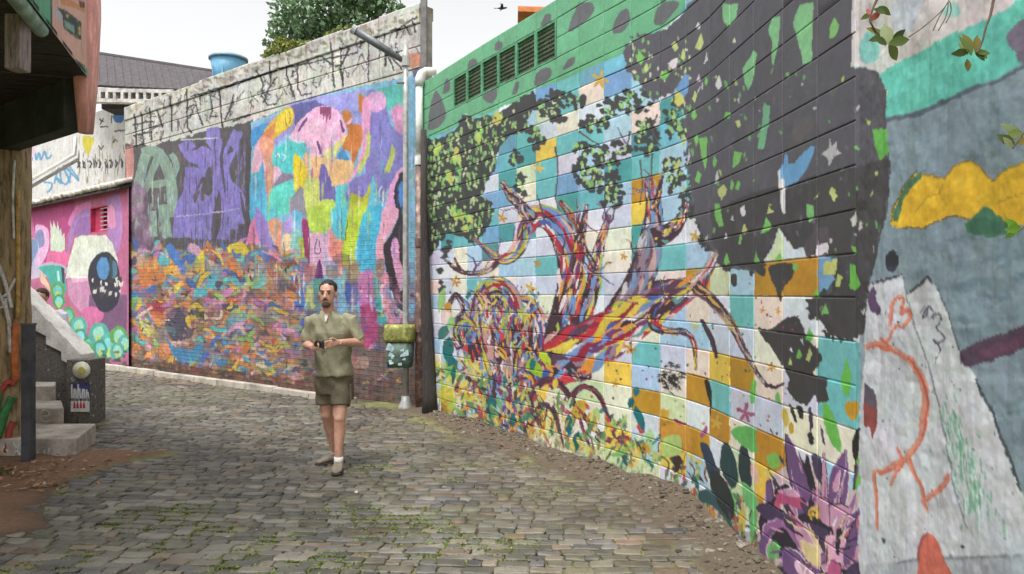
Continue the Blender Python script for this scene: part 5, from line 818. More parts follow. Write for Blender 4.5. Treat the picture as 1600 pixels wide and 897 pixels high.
M_PINK = painted('painted render', .75, .35, .4, .006, 40)
wx0, wx1, wz0, wz1 = *sorted((float(PH.at(168, 340)[0]), float(PH.at(141, 340)[0]))), float(PH.at(155, 363)[1]), float(PH.at(155, 322)[1])
sx = [0, wx0, wx1, PH.s1]; zz = [-.1, wz0, wz1, 4.06]
for i in range(3):
    for j in range(3):
        if i == 1 and j == 1: continue
        a, b, c, d = sx[i], sx[i+1], zz[j], zz[j+1]
        link('wall', grid_mesh('wall', cp, np.linspace(a, b, max(int((b-a)*52), 3)), np.linspace(c, d, max(int((d-c)*52), 3)), 0.0), ph, M_PINK)
wn = vbx = MB()
def pbox(mb, plan, a, b, c, d, o0, o1):
    P = [plan.pos(t, z, o) for o in (o0, o1) for t, z in ((a, c), (b, c), (b, d), (a, d))]
    return mb.add([tuple(p) for p in P], [(0, 1, 2, 3), (7, 6, 5, 4), (0, 4, 5, 1), (1, 5, 6, 2), (2, 6, 7, 3), (3, 7, 4, 0)])
M_REDW = plain('red window reveal', (186, 56, 96), .7); M_GLASSD = plain('dark window', (26, 24, 30), .3)
f = MB(); pbox(f, PH, wx0, wx0+.03, wz0, wz1, -.2, -.002); pbox(f, PH, wx1-.03, wx1, wz0, wz1, -.2, -.002); pbox(f, PH, wx0+.03, wx1-.03, wz0, wz0+.03, -.2, -.002); pbox(f, PH, wx0+.03, wx1-.03, wz1-.03, wz1, -.2, -.002)
wi = f.build('window', M_REDW, ph)
pbox(MB(), PH, wx0+.03, wx1-.03, wz0+.03, wz1-.03, -.2, -.18).build('pane', M_GLASSD, wi)
pbox(MB(), PH, (wx0+wx1)/2-.02, wx1-.032, wz0+.031, wz1-.031, -.17, -.1).build('shutter', M_REDW, wi)
for q in range(6): z = wz0+.06+q*(wz1-wz0-.12)/5; pbox(MB(), PH, wx0+.02, (wx0+wx1)/2, z-.012, z+.012, -.06, -.035).build('bar', plain('window bars', (170, 166, 170), .6), wi)
core_mesh('house_body', PH, .0, PH.s1, -.2, 4.0, -3.4, -.25, plain('house body', (150, 120, 130), .9), ph, step=1)
# tile eave: each tile a half-round, falling to the left as the lane drops away
M_TILE = plain('pale roof tile', (206, 200, 190), .85, .35, 5, .4)
nT = 64
for q in range(nT):
    t = q*PH.s1/nT+.05; z = 4.12-.12*q/nT*3
    z0 = 4.10+.0*q; pts = []
    P = PH.pos(np.array([t]), z0+rr.uniform(-.02, .02), .22+rr.uniform(-.04, .04))[0]; Qq = PH.pos(np.array([t]), z0+.62, -1.6)[0]
    mb = MB(); mb.tube([tuple(P), tuple((P+Qq)/2), tuple(Qq)], [.062, .06, .058], 8, True); mb.build('roof_tile', M_TILE, ph, True)
mb = MB(); A = PH.pos(np.array([0, PH.s1]), 4.02, .2); Bq = PH.pos(np.array([0, PH.s1]), 4.66, -1.62)
mb.add([tuple(A[0]), tuple(A[1]), tuple(Bq[1]), tuple(Bq[0])]+[(p[0], p[1], p[2]-.05) for p in (A[0], A[1], Bq[1], Bq[0])], [(0, 1, 2, 3), (4, 5, 6, 7), (0, 1, 5, 4), (2, 3, 7, 6), (0, 3, 7, 4), (1, 2, 6, 5)]); mb.build('eave_board', plain('dark eave', (50, 42, 44), .9), ph)

# ------------------------------------------------------------------ white house behind, its dark roof and water tank
WH = Plan([(-9.6, 20.6), (-18.0, 27.6)], False)
cw = Canvas(WH, 0, WH.s1, 0, 8.5, .016, (216, 214, 214))
def P2(L): return [(x/k, 160+y/k) for x, y in L]
for P in ([(270, 500), (290, 420), (310, 490), (330, 430), (350, 490), (380, 420), (400, 480), (440, 450)], [(370, 680), (440, 690), (430, 740), (400, 770)], [(460, 690), (500, 560), (520, 690), (480, 640), (560, 700), (600, 600), (560, 560)], [(600, 690), (540, 540), (640, 640), (670, 660), (590, 545)]): cw.stroke(P2(P), 3.2, (96, 156, 200), .9)
for q in range(60):
    x, y = rr.uniform(660, 1050), rr.uniform(280, 740); cw.stroke(P2([(x, y), (x+rr.uniform(-12, 12), y+rr.uniform(40, 120))]), (1, 2, 1), rr.choice([(150, 140, 110), (80, 74, 74), (176, 160, 120), (110, 104, 100)]), .7)
for x in range(660, 1040, 46):
    for q in range(2): cw.stroke(P2([(x+rr.uniform(-10, 10), 500+rr.uniform(-20, 10)), (x+rr.uniform(0, 30), 520), (x+rr.uniform(-5, 25), 560)]), 2, (50, 46, 50), .9)
cw.fill(P2([(700, 300), (740, 285), (800, 310), (780, 380), (750, 450), (710, 380)]), (206, 196, 70), smooth=True); cw.blob(*P2([(1010, 130)])[0], 9, 9, (60, 110, 176), .1)
cw.stroke(P2([(1060, 140), (1080, 170)]), 4, (150, 200, 120)); cw.fill(P2([(220, 395), (300, 400), (280, 470), (225, 480)]), (226, 200, 220), smooth=True)
for G in ([[(840, 140), (880, 170)], [(880, 140), (850, 190)], [(950, 110), (945, 180)], [(850, 210), (920, 210)], [(970, 250), (1060, 240)], [(840, 370), (860, 400), (880, 370)], [(960, 350), (980, 320), (1000, 340)]],):
    for P in G: cw.stroke(P2(P), 2, (60, 56, 60), .9)
weather(cw, .012, .05, 8, .006)
wh = thing('white_house', 'white two storey house covered in blue and black tags behind the pink house', 'house')
link('house_front', grid_mesh('house_front', cw, np.linspace(0, WH.s1, 300), np.linspace(3.0, 7.5, 220), 0.0), wh, painted('white render', .8, .4, .3, .005, 40))
core_mesh('house_body', WH, 0, WH.s1, -.2, 7.0, -.4, -.05, plain('white body', (206, 204, 200), .9), wh, step=1)
M_RAIL = plain('white handrail', (228, 228, 226), .6, .1)
r0, r1, r2 = px(30, 292, 21), px(117, 241, 21), px(118, 214, 21)
mb = MB(); mb.tube([r0, r1, r2], [.05, .05, .05], 8); mb.build('stair_rail', M_RAIL, wh, True)
mb = MB(); mb.tube([r0+Vector((0, .12, -.13)), r1+Vector((.02, .12, -.13))], [.05, .05], 8); mb.build('rail_shade_strip', plain('rail shade grey', (150, 146, 146), .8), wh)  # grey tube standing in for the shadow gap below the rail
# row of pierced eave blocks and the dark sheet roof
M_EAVE = plain('pale eave block', (196, 192, 188), .85, .3); M_SHEET = plain('dark roof sheet', (80, 74, 76), .9, .35, 4, .4, stretch=(3, 1, 1))
e0, e1 = px(150, 150, 18.9), px(268, 152, 18.9)
for q in range(11):
    c = e0.lerp(e1, q/10); mb = MB(); w = (e1.x-e0.x)/10
    mb.box((c.x, c.y, c.z+.13), (w*.98, .2, .09)); mb.box((c.x, c.y, c.z-.13), (w*.98, .2, .09)); mb.box((c.x-w*.3, c.y, c.z), (w*.36, .2, .169)); mb.build('eave_block', M_EAVE, wh)
MB().box(((e0.x+e1.x)/2, e0.y+.6, e0.z-.02), (abs(e1.x-e0.x), .7, .5)).build('eave_shade_box', plain('eave shade dark', (40, 36, 38), .9), wh)  # dark box behind the eave blocks, coloured as the shadow under the eave
t0, t1 = px(100, 79, 24), px(410, 127, 24); b0, b1 = px(100, 134, 19.2), px(430, 150, 19.2)
N = 26
mb = MB()
for q in range(N):
    for h in range(2):
        a = (q+h*.5)/N; b = (q+(h+1)*.5)/N; dz = .006 if h else 0
        mb.add([b0.lerp(b1, a)+Vector((0, 0, dz)), b0.lerp(b1, b)+Vector((0, 0, .006-dz)), t0.lerp(t1, b)+Vector((0, 0, .006-dz)), t0.lerp(t1, a)+Vector((0, 0, dz))], [(0, 1, 2, 3)])
rf = mb.build('roof', M_SHEET, wh)
sol = rf.modifiers.new('thickness', 'SOLIDIFY'); sol.thickness = .06
mb = MB(); mb.tube([t0+Vector((0, 0, .05)), t1+Vector((0, 0, .05))], [.09, .09], 8); mb.build('ridge_cap', plain('ridge', (70, 62, 66), .8), rf)
wt = thing('water_tank', 'round pale blue plastic water tank with lid on the roof behind', 'water tank', loc=px(357, 113, 22.5))
M_BLUE = plain('blue plastic', (112, 172, 206), .45, .12, 4, .05); 
MB().tube([(0, 0, -.5), (0, 0, .0), (0, 0, .36)], [.43, .47, .52], 32).build('tub', M_BLUE, wt, True)
MB().tube([(0, 0, .36), (0, 0, .43)], [.57, .57], 32).build('rim', plain('tank rim', (120, 150, 168), .5), wt, True)
MB().tube([(0, 0, .43), (0, 0, .49), (0, 0, .52)], [.55, .42, .1], 32).build('lid', M_BLUE, wt, True)
for a in range(8): an = a*math.pi/4; MB().box((math.cos(an)*.47, math.sin(an)*.47, .02), (.03, .05, .6), rz=an).build('rib', M_BLUE, wt)
st = MB(); st.box((0, 0, -1.0), (1.1, 1.1, 1.0)); st.build('stand', plain('tank stand', (120, 112, 110), .9), wt)

# ------------------------------------------------------------------ orange roof behind the green band, a bird
rb = thing('orange_roof', 'orange painted roof edge rising behind the green band of the block wall', 'roof', loc=(0, 0, 0))
q = px(835, 18, 12.5); mb = MB(); mb.prism([(q.x-.28, q.y), (q.x+3.2, q.y+.3), (q.x+3.2, q.y+3.2), (q.x-.28, q.y+3)], q.z, q.z+.1); mb.build('roof_slab', plain('orange roof paint', (214, 128, 70), .6, .2), rb, bevel=.01)
mb = MB(); mb.prism([(q.x+.4, q.y+.3), (q.x+3, q.y+.5), (q.x+3, q.y+2.8), (q.x+.4, q.y+2.6)], -.1, q.z); mb.build('house_wall', plain('house wall', (190, 176, 160), .9), rb)
bp = px(784, 13, 26); bd = thing('bird', 'small dark bird gliding in the white sky', 'bird', loc=bp)
MB().loft([((-.17, 0, .0), (0, .004, 0), (0, 0, .004)), ((-.1, 0, 0), (0, .03, 0), (0, 0, .03)), ((0, 0, 0), (0, .05, 0), (0, 0, .05)), ((.1, 0, .01), (0, .035, 0), (0, 0, .035)), ((.15, 0, .02), (0, .03, 0), (0, 0, .03)), ((.2, 0, .015), (0, .004, 0), (0, 0, .004))], 10).build('body', plain('bird grey', (60, 58, 60), .8), bd, True)
for s_ in (-1, 1):
    mb = MB(); mb.add([(.06, s_*.03, .02), (-.05, s_*.03, .02), (-.02, s_*.2, .08), (.05, s_*.2, .08), (-.08, s_*.38, .03), (.06, s_*.03, .0), (-.05, s_*.03, .0), (-.02, s_*.2, .065), (.05, s_*.2, .065)], [(0, 1, 2, 3), (3, 2, 4), (5, 8, 7, 6), (8, 4, 7)]); mb.build('wing', plain('bird grey', (60, 58, 60)), bd)
MB().add([(-.14, -.015, 0), (-.14, .015, 0), (-.27, .04, .0), (-.27, -.04, 0), (-.14, 0, .012), (-.26, 0, .01)], [(0, 1, 2, 3), (0, 4, 5, 3), (1, 2, 5, 4)]).build('tail', plain('bird grey', (60, 58, 60)), bd)

# ------------------------------------------------------------------ tree and creeper behind the mural wall
def leaf_cloud(blobs, n, size, seed, tri=True, cols=None):
    r = np.random.default_rng(seed); V, Fc, C = [], [], []
    tot = sum(b[3]**2 for b in blobs)
    for (bx_, by_, bz_, br, sq) in blobs:
        m = int(n*br*br/tot); d = r.normal(size=(m, 3)); d /= np.linalg.norm(d, axis=1)[:, None]
        rad = br*(.25+.9*r.random(m)**.55); c = np.array([bx_, by_, bz_])+d*rad[:, None]*[1, 1, sq]
        ax = r.normal(size=(m, 3))+d*.8; ax /= np.linalg.norm(ax, axis=1)[:, None]
        u = np.cross(ax, r.normal(size=(m, 3))); u /= np.linalg.norm(u, axis=1)[:, None]; w = np.cross(ax, u)
        sz = size*(.45+1.0*r.random(m))[:, None]
        P = np.stack([c-u*sz*.5, c+w*sz*.28+ax*sz*.08, c+u*sz*.5, c-w*sz*.28+ax*sz*.08], 1)
        V.append(P.reshape(-1, 3)); col = np.array(cols)[r.integers(0, len(cols), m)]*(.85+.3*r.random(m))[:, None]; C.append(np.repeat(col, 4, 0))
    V, C = np.concatenate(V), np.concatenate(C); Fc = np.arange(len(V)).reshape(-1, 4)
    return raw_mesh('crown', V, Fc, np.clip(C, 0, 255), np.zeros((len(V), 2)))
def leafmat(name):
    m, t, b = nodes(name); a = t.nodes.new('ShaderNodeAttribute'); a.attribute_name = 'Col'; t.links.new(a.outputs['Color'], b.inputs['Base Color'])
    b.inputs['Roughness'].default_value = .55; tr = t.nodes.new('ShaderNodeBsdfTranslucent'); t.links.new(a.outputs['Color'], tr.inputs['Color'])
    mx = t.nodes.new('ShaderNodeMixShader'); mx.inputs[0].default_value = .3; t.links.new(b.outputs[0], mx.inputs[1]); t.links.new(tr.outputs[0], mx.inputs[2])
    t.links.new(mx.outputs[0], t.nodes['Material Output'].inputs['Surface']); return m
M_LEAF = leafmat('foliage'); M_BARK = plain('bark', (84, 72, 62), .9, .4, 8, .6, stretch=(4, 4, .6))
TY = 17.0
tr_ = thing('leafy_tree', 'dense dark green tree rising behind the mural wall', 'tree', loc=(-4.3, TY, 0))
blobs = []
for x, y, r in ((520, 20, 62), (470, 28, 44), (450, 50, 28), (565, 12, 44), (600, 14, 26), (622, 14, 14), (500, 60, 42), (550, 50, 34), (475, 78, 26), (575, -16, 40), (520, -30, 50), (455, -6, 30), (430, 66, 18), (540, 75, 26)):
    p = px(x, y, TY+rr.uniform(-.5, .5)); blobs.append((p.x+4.3, p.y-TY, p.z, r/F*TY, .85))
link('crown', leaf_cloud(blobs, 8000, .12, 3, cols=[(96, 128, 86), (110, 142, 98), (80, 110, 76), (130, 160, 114), (100, 132, 92)]), tr_, M_LEAF)
mb = MB(); mb.tube([(0, 0, -.1), (.05, 0, 2), (-.05, .05, 4.5), (0, 0, 6.6), (.1, 0, 8.2)], [.22, .18, .15, .1, .03], 10)
tk = mb.build('trunk', M_BARK, tr_, True)
for q in range(16):
    b = rr.choice(blobs); z = rr.uniform(4.6, 6.6); MB().tube([(0, 0, z), (b[0]*.5, b[1]*.5, (z+b[2])/2+.2), (b[0], b[1], b[2])], [.06, .035, .012], 6).build('limb', M_BARK, tk, True)
cr = thing('creeper', 'yellow green creeper spilling over the concrete coping under the tree', 'plant', loc=(-5.1, 14.35, 0))
blobs = []
for x, y, r in ((432, 86, 16), (446, 80, 17), (462, 78, 15), (420, 92, 11), (480, 74, 11), (440, 70, 13), (530, 54, 12), (545, 50, 10), (515, 58, 8)):
    t = float(BW.at(x, y)[0]); p = BW.pos(np.array([t]), BT+.0, -.3)[0]; Yc = p[1]; w = px(x, y, Yc); blobs.append((w.x+5.1, w.y-14.35, w.z, r/F*Yc, .8))
link('foliage', leaf_cloud(blobs, 3200, .07, 9, cols=[(136, 140, 60), (120, 132, 56), (150, 150, 70), (96, 116, 56)]), cr, M_LEAF)
for b in blobs: MB().tube([(b[0], b[1]+.15, 5.3), (b[0], b[1], b[2])], [.02, .01], 5).build('stem', M_BARK, cr)

# ------------------------------------------------------------------ left: overhanging balcony
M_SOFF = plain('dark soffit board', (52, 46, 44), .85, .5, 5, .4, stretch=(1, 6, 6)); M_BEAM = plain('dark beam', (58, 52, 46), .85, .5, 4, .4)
OVC = Vector((-3.73, 6.5, 0)); d1 = Vector((.3565, -1, 0)).normalized()                  # alley edge, towards the street
d2 = (Vector((-5.95*6.5/8, 7.36, 0))-Vector((-3.73, 6.5, 0))).normalized()                # end edge, away from the alley
SZ = 3.53
ov = thing('balcony', 'overhanging balcony with dark boarded underside and green and salmon painted parapet', 'balcony')
# parapet face, painted
OV = Plan([tuple((OVC+d1*4.2)[:2]), tuple((OVC+d1*.02)[:2])], False)
co = Canvas(OV, 0, OV.s1, 3.2, 5.4, .008, (104, 178, 140))
def O(L): return [(x/5.436, y/5.436) for x, y in L]
co.fill(O([(440, -300), (440, 390), (520, 450), (720, 560), (760, 600), (900, 600), (900, -300)]), (238, 186, 168))
co.fill(O([(425, -200), (445, -200), (445, 380), (530, 440), (720, 555), (715, 600), (560, 520), (430, 400)]), (60, 84, 72)); co.stroke(O([(445, 395), (540, 470), (715, 600)]), 8, (110, 176, 140))
co.fill(O([(480, 60), (560, 90), (690, 190), (690, 340), (640, 320), (540, 240), (530, 130)]), (50, 66, 60)); co.fill(O([(545, 170), (630, 220), (635, 285), (550, 230)]), (130, 176, 160)); co.fill(O([(455, 60), (520, 110), (525, 190), (470, 140)]), (206, 196, 206), smooth=True)
for x, y in ((572, 135), (675, 245), (680, 280)): co.blob(*O([(x, y)])[0], 3, 3, (190, 176, 90), .3)
co.fill(O([(500, -50), (720, 60), (720, 110), (640, 70), (520, 40)]), (226, 150, 100)); co.fill(O([(660, 0), (720, 20), (720, 70), (680, 60)]), (100, 56, 50))
for q in range(90): x, y = rr.uniform(440, 760), rr.uniform(-100, 560); co.stroke(O([(x, y), (x+rr.uniform(-8, 8), y+rr.uniform(20, 90))]), (1, 2.5, 1), rr.choice([(240, 200, 182), (222, 160, 142), (236, 184, 166), (214, 146, 130)]), .4)
M_PARA = painted('painted parapet', .7, .45, .3, .006, 40)
link('parapet', grid_mesh('parapet', co, np.linspace(0, OV.s1, 260), np.linspace(SZ, 5.3, 160), 0.0), ov, M_PARA)
core_mesh('parapet_core', OV, 0, OV.s1, SZ+.04, 5.3, -.18, -.01, plain('parapet core', (70, 60, 56), .9), ov, step=2)
# rounded painted corner
cm = MB(); nrm = Vector((d1.y, -d1.x, 0)); nrm = nrm if nrm.dot(-OVC) > 0 else -nrm
cc = OVC-nrm*.03
ring = []
M_SAL = plain('salmon paint', (236, 180, 168), .7, .2, 5, .25, c2=(230, 160, 152), stretch=(5, 5, .7))
cm.tube([cc+Vector((0, 0, 3.06)), cc+Vector((0, 0, 3.5)), cc+Vector((.0, 0, 4.1)), cc+Vector((-.01, 0, 5.3))], [.06, .095, .12, .115], 20).build('corner_roll', M_SAL, ov, True)
# boarded soffit: one board after another, running in from the alley edge
inn = -nrm
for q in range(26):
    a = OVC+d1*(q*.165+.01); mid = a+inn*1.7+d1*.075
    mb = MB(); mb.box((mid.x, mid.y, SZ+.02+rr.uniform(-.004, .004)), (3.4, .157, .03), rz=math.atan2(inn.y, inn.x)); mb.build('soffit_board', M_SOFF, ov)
al, be = -d2.dot(d1), d2.dot(inn)
for q in range(1, 14):
    u_ = q*.165; s0_ = u_*be/max(al, .05)-.03
    if s0_ > 3.3: break
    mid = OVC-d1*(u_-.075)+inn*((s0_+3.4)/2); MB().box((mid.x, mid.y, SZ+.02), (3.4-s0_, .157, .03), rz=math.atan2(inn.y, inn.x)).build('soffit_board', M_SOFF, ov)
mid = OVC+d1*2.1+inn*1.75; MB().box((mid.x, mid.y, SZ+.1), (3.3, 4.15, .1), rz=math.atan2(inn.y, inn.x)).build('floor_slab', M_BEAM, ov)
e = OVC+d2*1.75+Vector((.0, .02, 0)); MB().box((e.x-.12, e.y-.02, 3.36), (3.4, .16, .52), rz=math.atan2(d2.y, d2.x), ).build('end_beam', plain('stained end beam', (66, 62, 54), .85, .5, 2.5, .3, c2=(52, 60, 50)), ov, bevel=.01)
b0 = px(28, 60, 5.0); MB().box((b0.x, b0.y, 3.345), (.105, .12, .37)).build('beam_stub', plain('grey beam stub', (150, 134, 130), .85, .4, 9, .4, stretch=(5, 5, .7)), ov, bevel=.008)
g0 = OVC+d1*1.35+Vector((0, 0, SZ-.02)); g1 = OVC+d1*4.0+Vector((0, 0, SZ-.02)); MB().tube([g0-nrm*.06, g1-nrm*.06], [.05, .05], 12).build('gutter_pipe', plain('pale green pipe', (150, 178, 156), .6, .4, 6), ov, True)
# column like a trunk
M_TRK = plain('daubed column', (150, 126, 100), .85, .6, 5, .8, dist=.02, c2=(176, 150, 112), stretch=(5, 5, .8))
cl = thing('rough_column', 'rough trunk like column daubed with ochre, white and green paint under the balcony', 'column', loc=(-5.22, 7.62, 0))
rad = [.26, .235, .22, .215, .21, .205, .2, .2, .21]; zs = [-.05, .25, .6, 1.0, 1.4, 1.8, 2.2, 2.7, 3.3]
mb = MB(); n = 28; V = []
zz_ = np.linspace(-.05, 3.5, 60)
for z in zz_:
    r = np.interp(z, zs, rad)
    for q in range(n):
        a = 2*math.pi*q/n; rr_ = r*(1+.05*math.sin(5*a+z*1.3)+.035*math.sin(9*a-z*2.1)+.02*math.sin(z*9+a*3)); V.append((math.cos(a)*rr_, math.sin(a)*rr_, z))
mb.add(V, [(i*n+k2, i*n+(k2+1) % n, (i+1)*n+(k2+1) % n, (i+1)*n+k2) for i in range(59) for k2 in range(n)]+[tuple(range(59*n, 60*n))])
mb.build('trunk', M_TRK, cl, True)
def daub(parent, name, pts, w, c, R0=.232):
    """raised paint stroke wrapped on the column; pts are (angle from the street-facing side, height)"""
    P = catmull(pts, 6); mb = MB()
    mb.tube([(math.sin(a)*(np.interp(z, zs, rad)+.004)*1.03, -math.cos(a)*(np.interp(z, zs, rad)+.004)*1.03, z) for a, z in P], w, 6)
    mb.build(name, plain('daub %d %d %d' % c, c, .7, .3, 12, .2), parent, True)
WHD, OCH, ORG, GRD, REDD = (206, 202, 196), (190, 150, 84), (196, 112, 62), (60, 130, 72), (170, 70, 60)
for pts, w in (([(.2, 1.95), (.5, 1.75), (.75, 1.5)], .018), ([(.1, 1.7), (.45, 1.55), (.7, 1.3)], .018), ([(.3, 1.6), (.6, 1.65), (.9, 1.8)], .014), ([(.5, 1.6), (.65, 1.3), (.7, 1.05)], .016), ([(.0, 1.45), (.3, 1.5), (.55, 1.52)], .014), ([(.85, 2.2), (.8, 2.6), (.86, 3.0)], .012)): daub(cl, 'white_daub', pts, w, WHD)
for pts, w in (([(1.0, 1.4), (1.02, 2.1), (1.0, 2.7)], .02), ([(.15, .6), (.2, 1.0), (.3, 1.3)], .015)): daub(cl, 'ochre_daub', pts, w, OCH)
daub(cl, 'orange_daub', [(.9, .75), (.85, 1.05), (.92, 1.35)], .035, ORG)
for pts in ([(.1, .1), (.15, .4), (.3, .68)], [(.25, .2), (.5, .45), (.75, .6)]): daub(cl, 'green_daub', pts, .04, GRD)
for pts in ([(.55, .05), (.65, .25), (.8, .35)], [(.3, .62), (.6, .75), (.85, .72)]): daub(cl, 'red_daub', pts, .03, REDD)
mp_ = thing('steel_post', 'short dark grey square steel post in front of the stair', 'post', loc=(-4.73, 7.2, 0))
MB().box((0, 0, .66), (.09, .09, 1.36)).build('post_shaft', plain('dark grey paint', (72, 72, 78), .6, .3, 8, .2), mp_, bevel=.006)
MB().box((0, 0, 1.345), (.1, .1, .02)).build('post_cap', plain('dark grey cap', (96, 96, 102), .6), mp_)
# side of the house on the far left, behind the column
lh = thing('house_side', 'rendered house side with an old door behind the rough column, carrying the balcony', 'house'); MB().box((-9.3, 5.9, 2.6), (4.1, 6.8, 5.4)).build('wall', plain('dull render', (150, 138, 124), .9, .35), lh); MB().box((-7.22, 6.3, 1.0), (.06, .9, 2.0)).build('door', plain('old door', (60, 50, 44), .8, .3), lh)

# ------------------------------------------------------------------ stair with white stepped parapet
M_STEP = plain('worn concrete step', (188, 178, 166), .9, .25, 4, .4); M_STEPD = plain('dirty riser', (112, 104, 98), .9, .4, 6, .5)
st = thing('stair', 'concrete stair with white stepped parapet and dark speckled side', 'stair')
def poly_step(P, z0, z1, name, mat, bev=.012):
    mb = MB(); mb.prism(P, z0, z1); return mb.build(name, mat, st, bevel=bev)
s1_ = poly_step([(-5.9, 7.38), (-4.37, 7.38), (-4.66, 8.24), (-5.9, 8.24)], -.05, .19, 'step', M_STEP)
s2_ = poly_step([(-6.1, 8.242), (-5.02, 8.242), (-5.42, 8.85), (-6.1, 8.85)], -.05, .36, 'step', M_STEP)
s3_ = poly_step([(-6.4, 8.852), (-5.5, 8.852), (-5.76, 9.3), (-6.4, 9.3)], -.05, .53, 'step', M_STEP)
def scrawl(L, parent, c, w=.012, y=0, name='lettering'):
    mb = MB()
    for P in L:
        Q_ = catmull(P, 5) if len(P) > 2 else np.array(P, float)
        mb.tube([(x, y, z) for x, z in Q_], w, 5, flat=.35)
    return mb.build(name, plain('tag paint %d %d %d' % c, c, .7, .25, 20, 0), parent)
scrawl([[(-5.0, .02), (-4.93, .15)], [(-4.93, .02), (-5.0, .15)], [(-4.88, .02), (-4.82, .15)], [(-4.82, .02), (-4.88, .15)], [(-4.76, .06), (-4.74, .02), (-4.70, .02), (-4.69, .08)], [(-4.65, .02), (-4.64, .1)], [(-5.05, .05), (-5.1, .12)]], s1_, (206, 204, 200), .009, 7.378)
scrawl([[(-5.42, .2), (-5.37, .34)], [(-5.27, .27), (-5.19, .28), (-5.19, .32), (-5.25, .34), (-5.28, .28), (-5.26, .215), (-5.2, .21), (-5.17, .23)]], s2_, (206, 204, 200), .009, 8.24)
# sloping parapet
PY = 9.5; xa, xb = -7.2, -5.6
za, zb = 2.50, .85
mb = MB(); mb.add([(xa, PY, -.1), (xb, PY, -.1), (xb, PY, zb), (xa, PY, za), (xa, PY+.26, -.1), (xb, PY+.26, -.1), (xb, PY+.26, zb), (xa, PY+.26, za)], [(0, 1, 2, 3), (7, 6, 5, 4), (0, 4, 5, 1), (1, 5, 6, 2), (2, 6, 7, 3), (3, 7, 4, 0)])
m, t, b = nodes('speckled side'); p_ = worldpos(t); nn_ = noise(t, 16, 6, .75, p_)
t.links.new(ramp(t, nn_, [(.38, (58, 55, 52)), (.48, (112, 106, 100)), (.56, (72, 67, 63)), (.66, (176, 168, 160))]), b.inputs['Base Color']); b.inputs['Roughness'].default_value = .9; bump(t, b, nn_, .5, .01); M_SPK = m
mb.build('stair_side', M_SPK, st)
M_WHT = plain('chalky white paint', (222, 218, 212), .8, .18, 5, .4)
nS_ = 8
for q in range(nS_):
    a, b_ = q/nS_, (q+1)/nS_; x0, x1 = xa+(xb-xa)*a, xa+(xb-xa)*b_+.05; z0 = za+(zb-za)*a+.03; z1 = za+(zb-za)*b_
    d_ = .004*(q % 2)
    mb = MB(); mb.add([(x0, PY-.03-d_, z0-.3), (x1, PY-.03-d_, z1-.19), (x1, PY-.03-d_, z1+.01), (x0+.05, PY-.03-d_, z0), (x0, PY-.03-d_, z0-.02), (x0, PY+.29+d_, z0-.3), (x1, PY+.29+d_, z1-.19), (x1, PY+.29+d_, z1+.01), (x0+.05, PY+.29+d_, z0), (x0, PY+.29+d_, z0-.02)], [(0, 1, 2, 3, 4), (9, 8, 7, 6, 5), (0, 5, 6, 1), (1, 6, 7, 2), (2, 7, 8, 3), (3, 8, 9, 4), (4, 9, 5, 0)])
    mb.build('parapet_step', M_WHT, st, bevel=.008)
pr = thing('stair_pedestal', 'end pier of the stair painted with a white daisy, blue drips and red marks', 'pier', loc=(-5.47, 9.36, 0))
MB().box((0, .1, .38), (.3, .36, .86)).build('pier', M_SPK, pr, bevel=.015)
dz_ = .68
MB().tube([(0.05, -.085, dz_), (0.05, -.11, dz_)], [.108, .104], 22).build('daisy_disc', plain('daisy white', (226, 224, 204), .7, .12), pr, True)
MB().tube([(0.06, -.112, dz_), (0.06, -.118, dz_)], [.045, .04], 16).build('daisy_centre', plain('daisy yellow', (196, 186, 84), .7, .2), pr)
mb = MB(); mb.box((.03, -.084, .42), (.235, .006, .2)); mb.build('blue_paint', plain('indigo paint', (66, 66, 116), .7, .4, 12), pr)
gm = MB()
for q in range(9): h = rr.uniform(.1, .22); gm.box((-.075+q*.026, -.0885, .29+h/2), (.018, .004, h), ry=rr.uniform(-.12, .12))
gm.box((.03, -.0885, .24), (.235, .004, .17)); gm.build('white_drips', plain('drip white', (222, 222, 222), .7, .1), pr)
gm = MB()
for x in (-.04, .0, .04, .08): gm.add([(x-.016, -.092, .2), (x+.016, -.092, .2), (x+.013, -.092, .25), (x, -.092, .3), (x-.013, -.092, .25), (x-.016, -.0915, .2)], [(0, 1, 2, 3, 4)])
o_ = gm.build('red_marks', plain('red mark', (200, 60, 80), .7, .15), pr); o_.modifiers.new('t', 'SOLIDIFY').thickness = .003

# ------------------------------------------------------------------ ground
def dist_wall(X, Y):
    s = RW.t[::8]; wx, wy = RW.X[::8], RW.Y[::8]; X, Y = np.asarray(X, float), np.asarray(Y, float)
    d = np.full(X.shape, 1e9)
    for a, b in zip(wx, wy): d = np.minimum(d, np.hypot(X-a, Y-b))
    return d
_g = np.random.default_rng(21).normal(0, 1, (64, 64))
def vn(X, Y, sc):
    u, v = np.asarray(X, float)*sc+100, np.asarray(Y, float)*sc+100; i, j = np.floor(u).astype(int), np.floor(v).astype(int); fu, fv = u-i, v-j
    fu, fv = fu*fu*(3-2*fu), fv*fv*(3-2*fv); g = lambda a, b: _g[a % 64, b % 64]
    return (g(i, j)*(1-fu)+g(i+1, j)*fu)*(1-fv)+(g(i, j+1)*(1-fu)+g(i+1, j+1)*fu)*fv
def roll(X, Y): return vn(X, Y, .55)*.012+vn(X, Y, 1.7)*.005
def left_dirt(X, Y): return 1/(1+np.exp(-((-3.75-np.asarray(X)+.28*vn(X, Y, 1.4)) - np.maximum(0, 5.15-np.asarray(Y))*2.2-np.maximum(0, np.asarray(Y)-7.6)*3)*9))
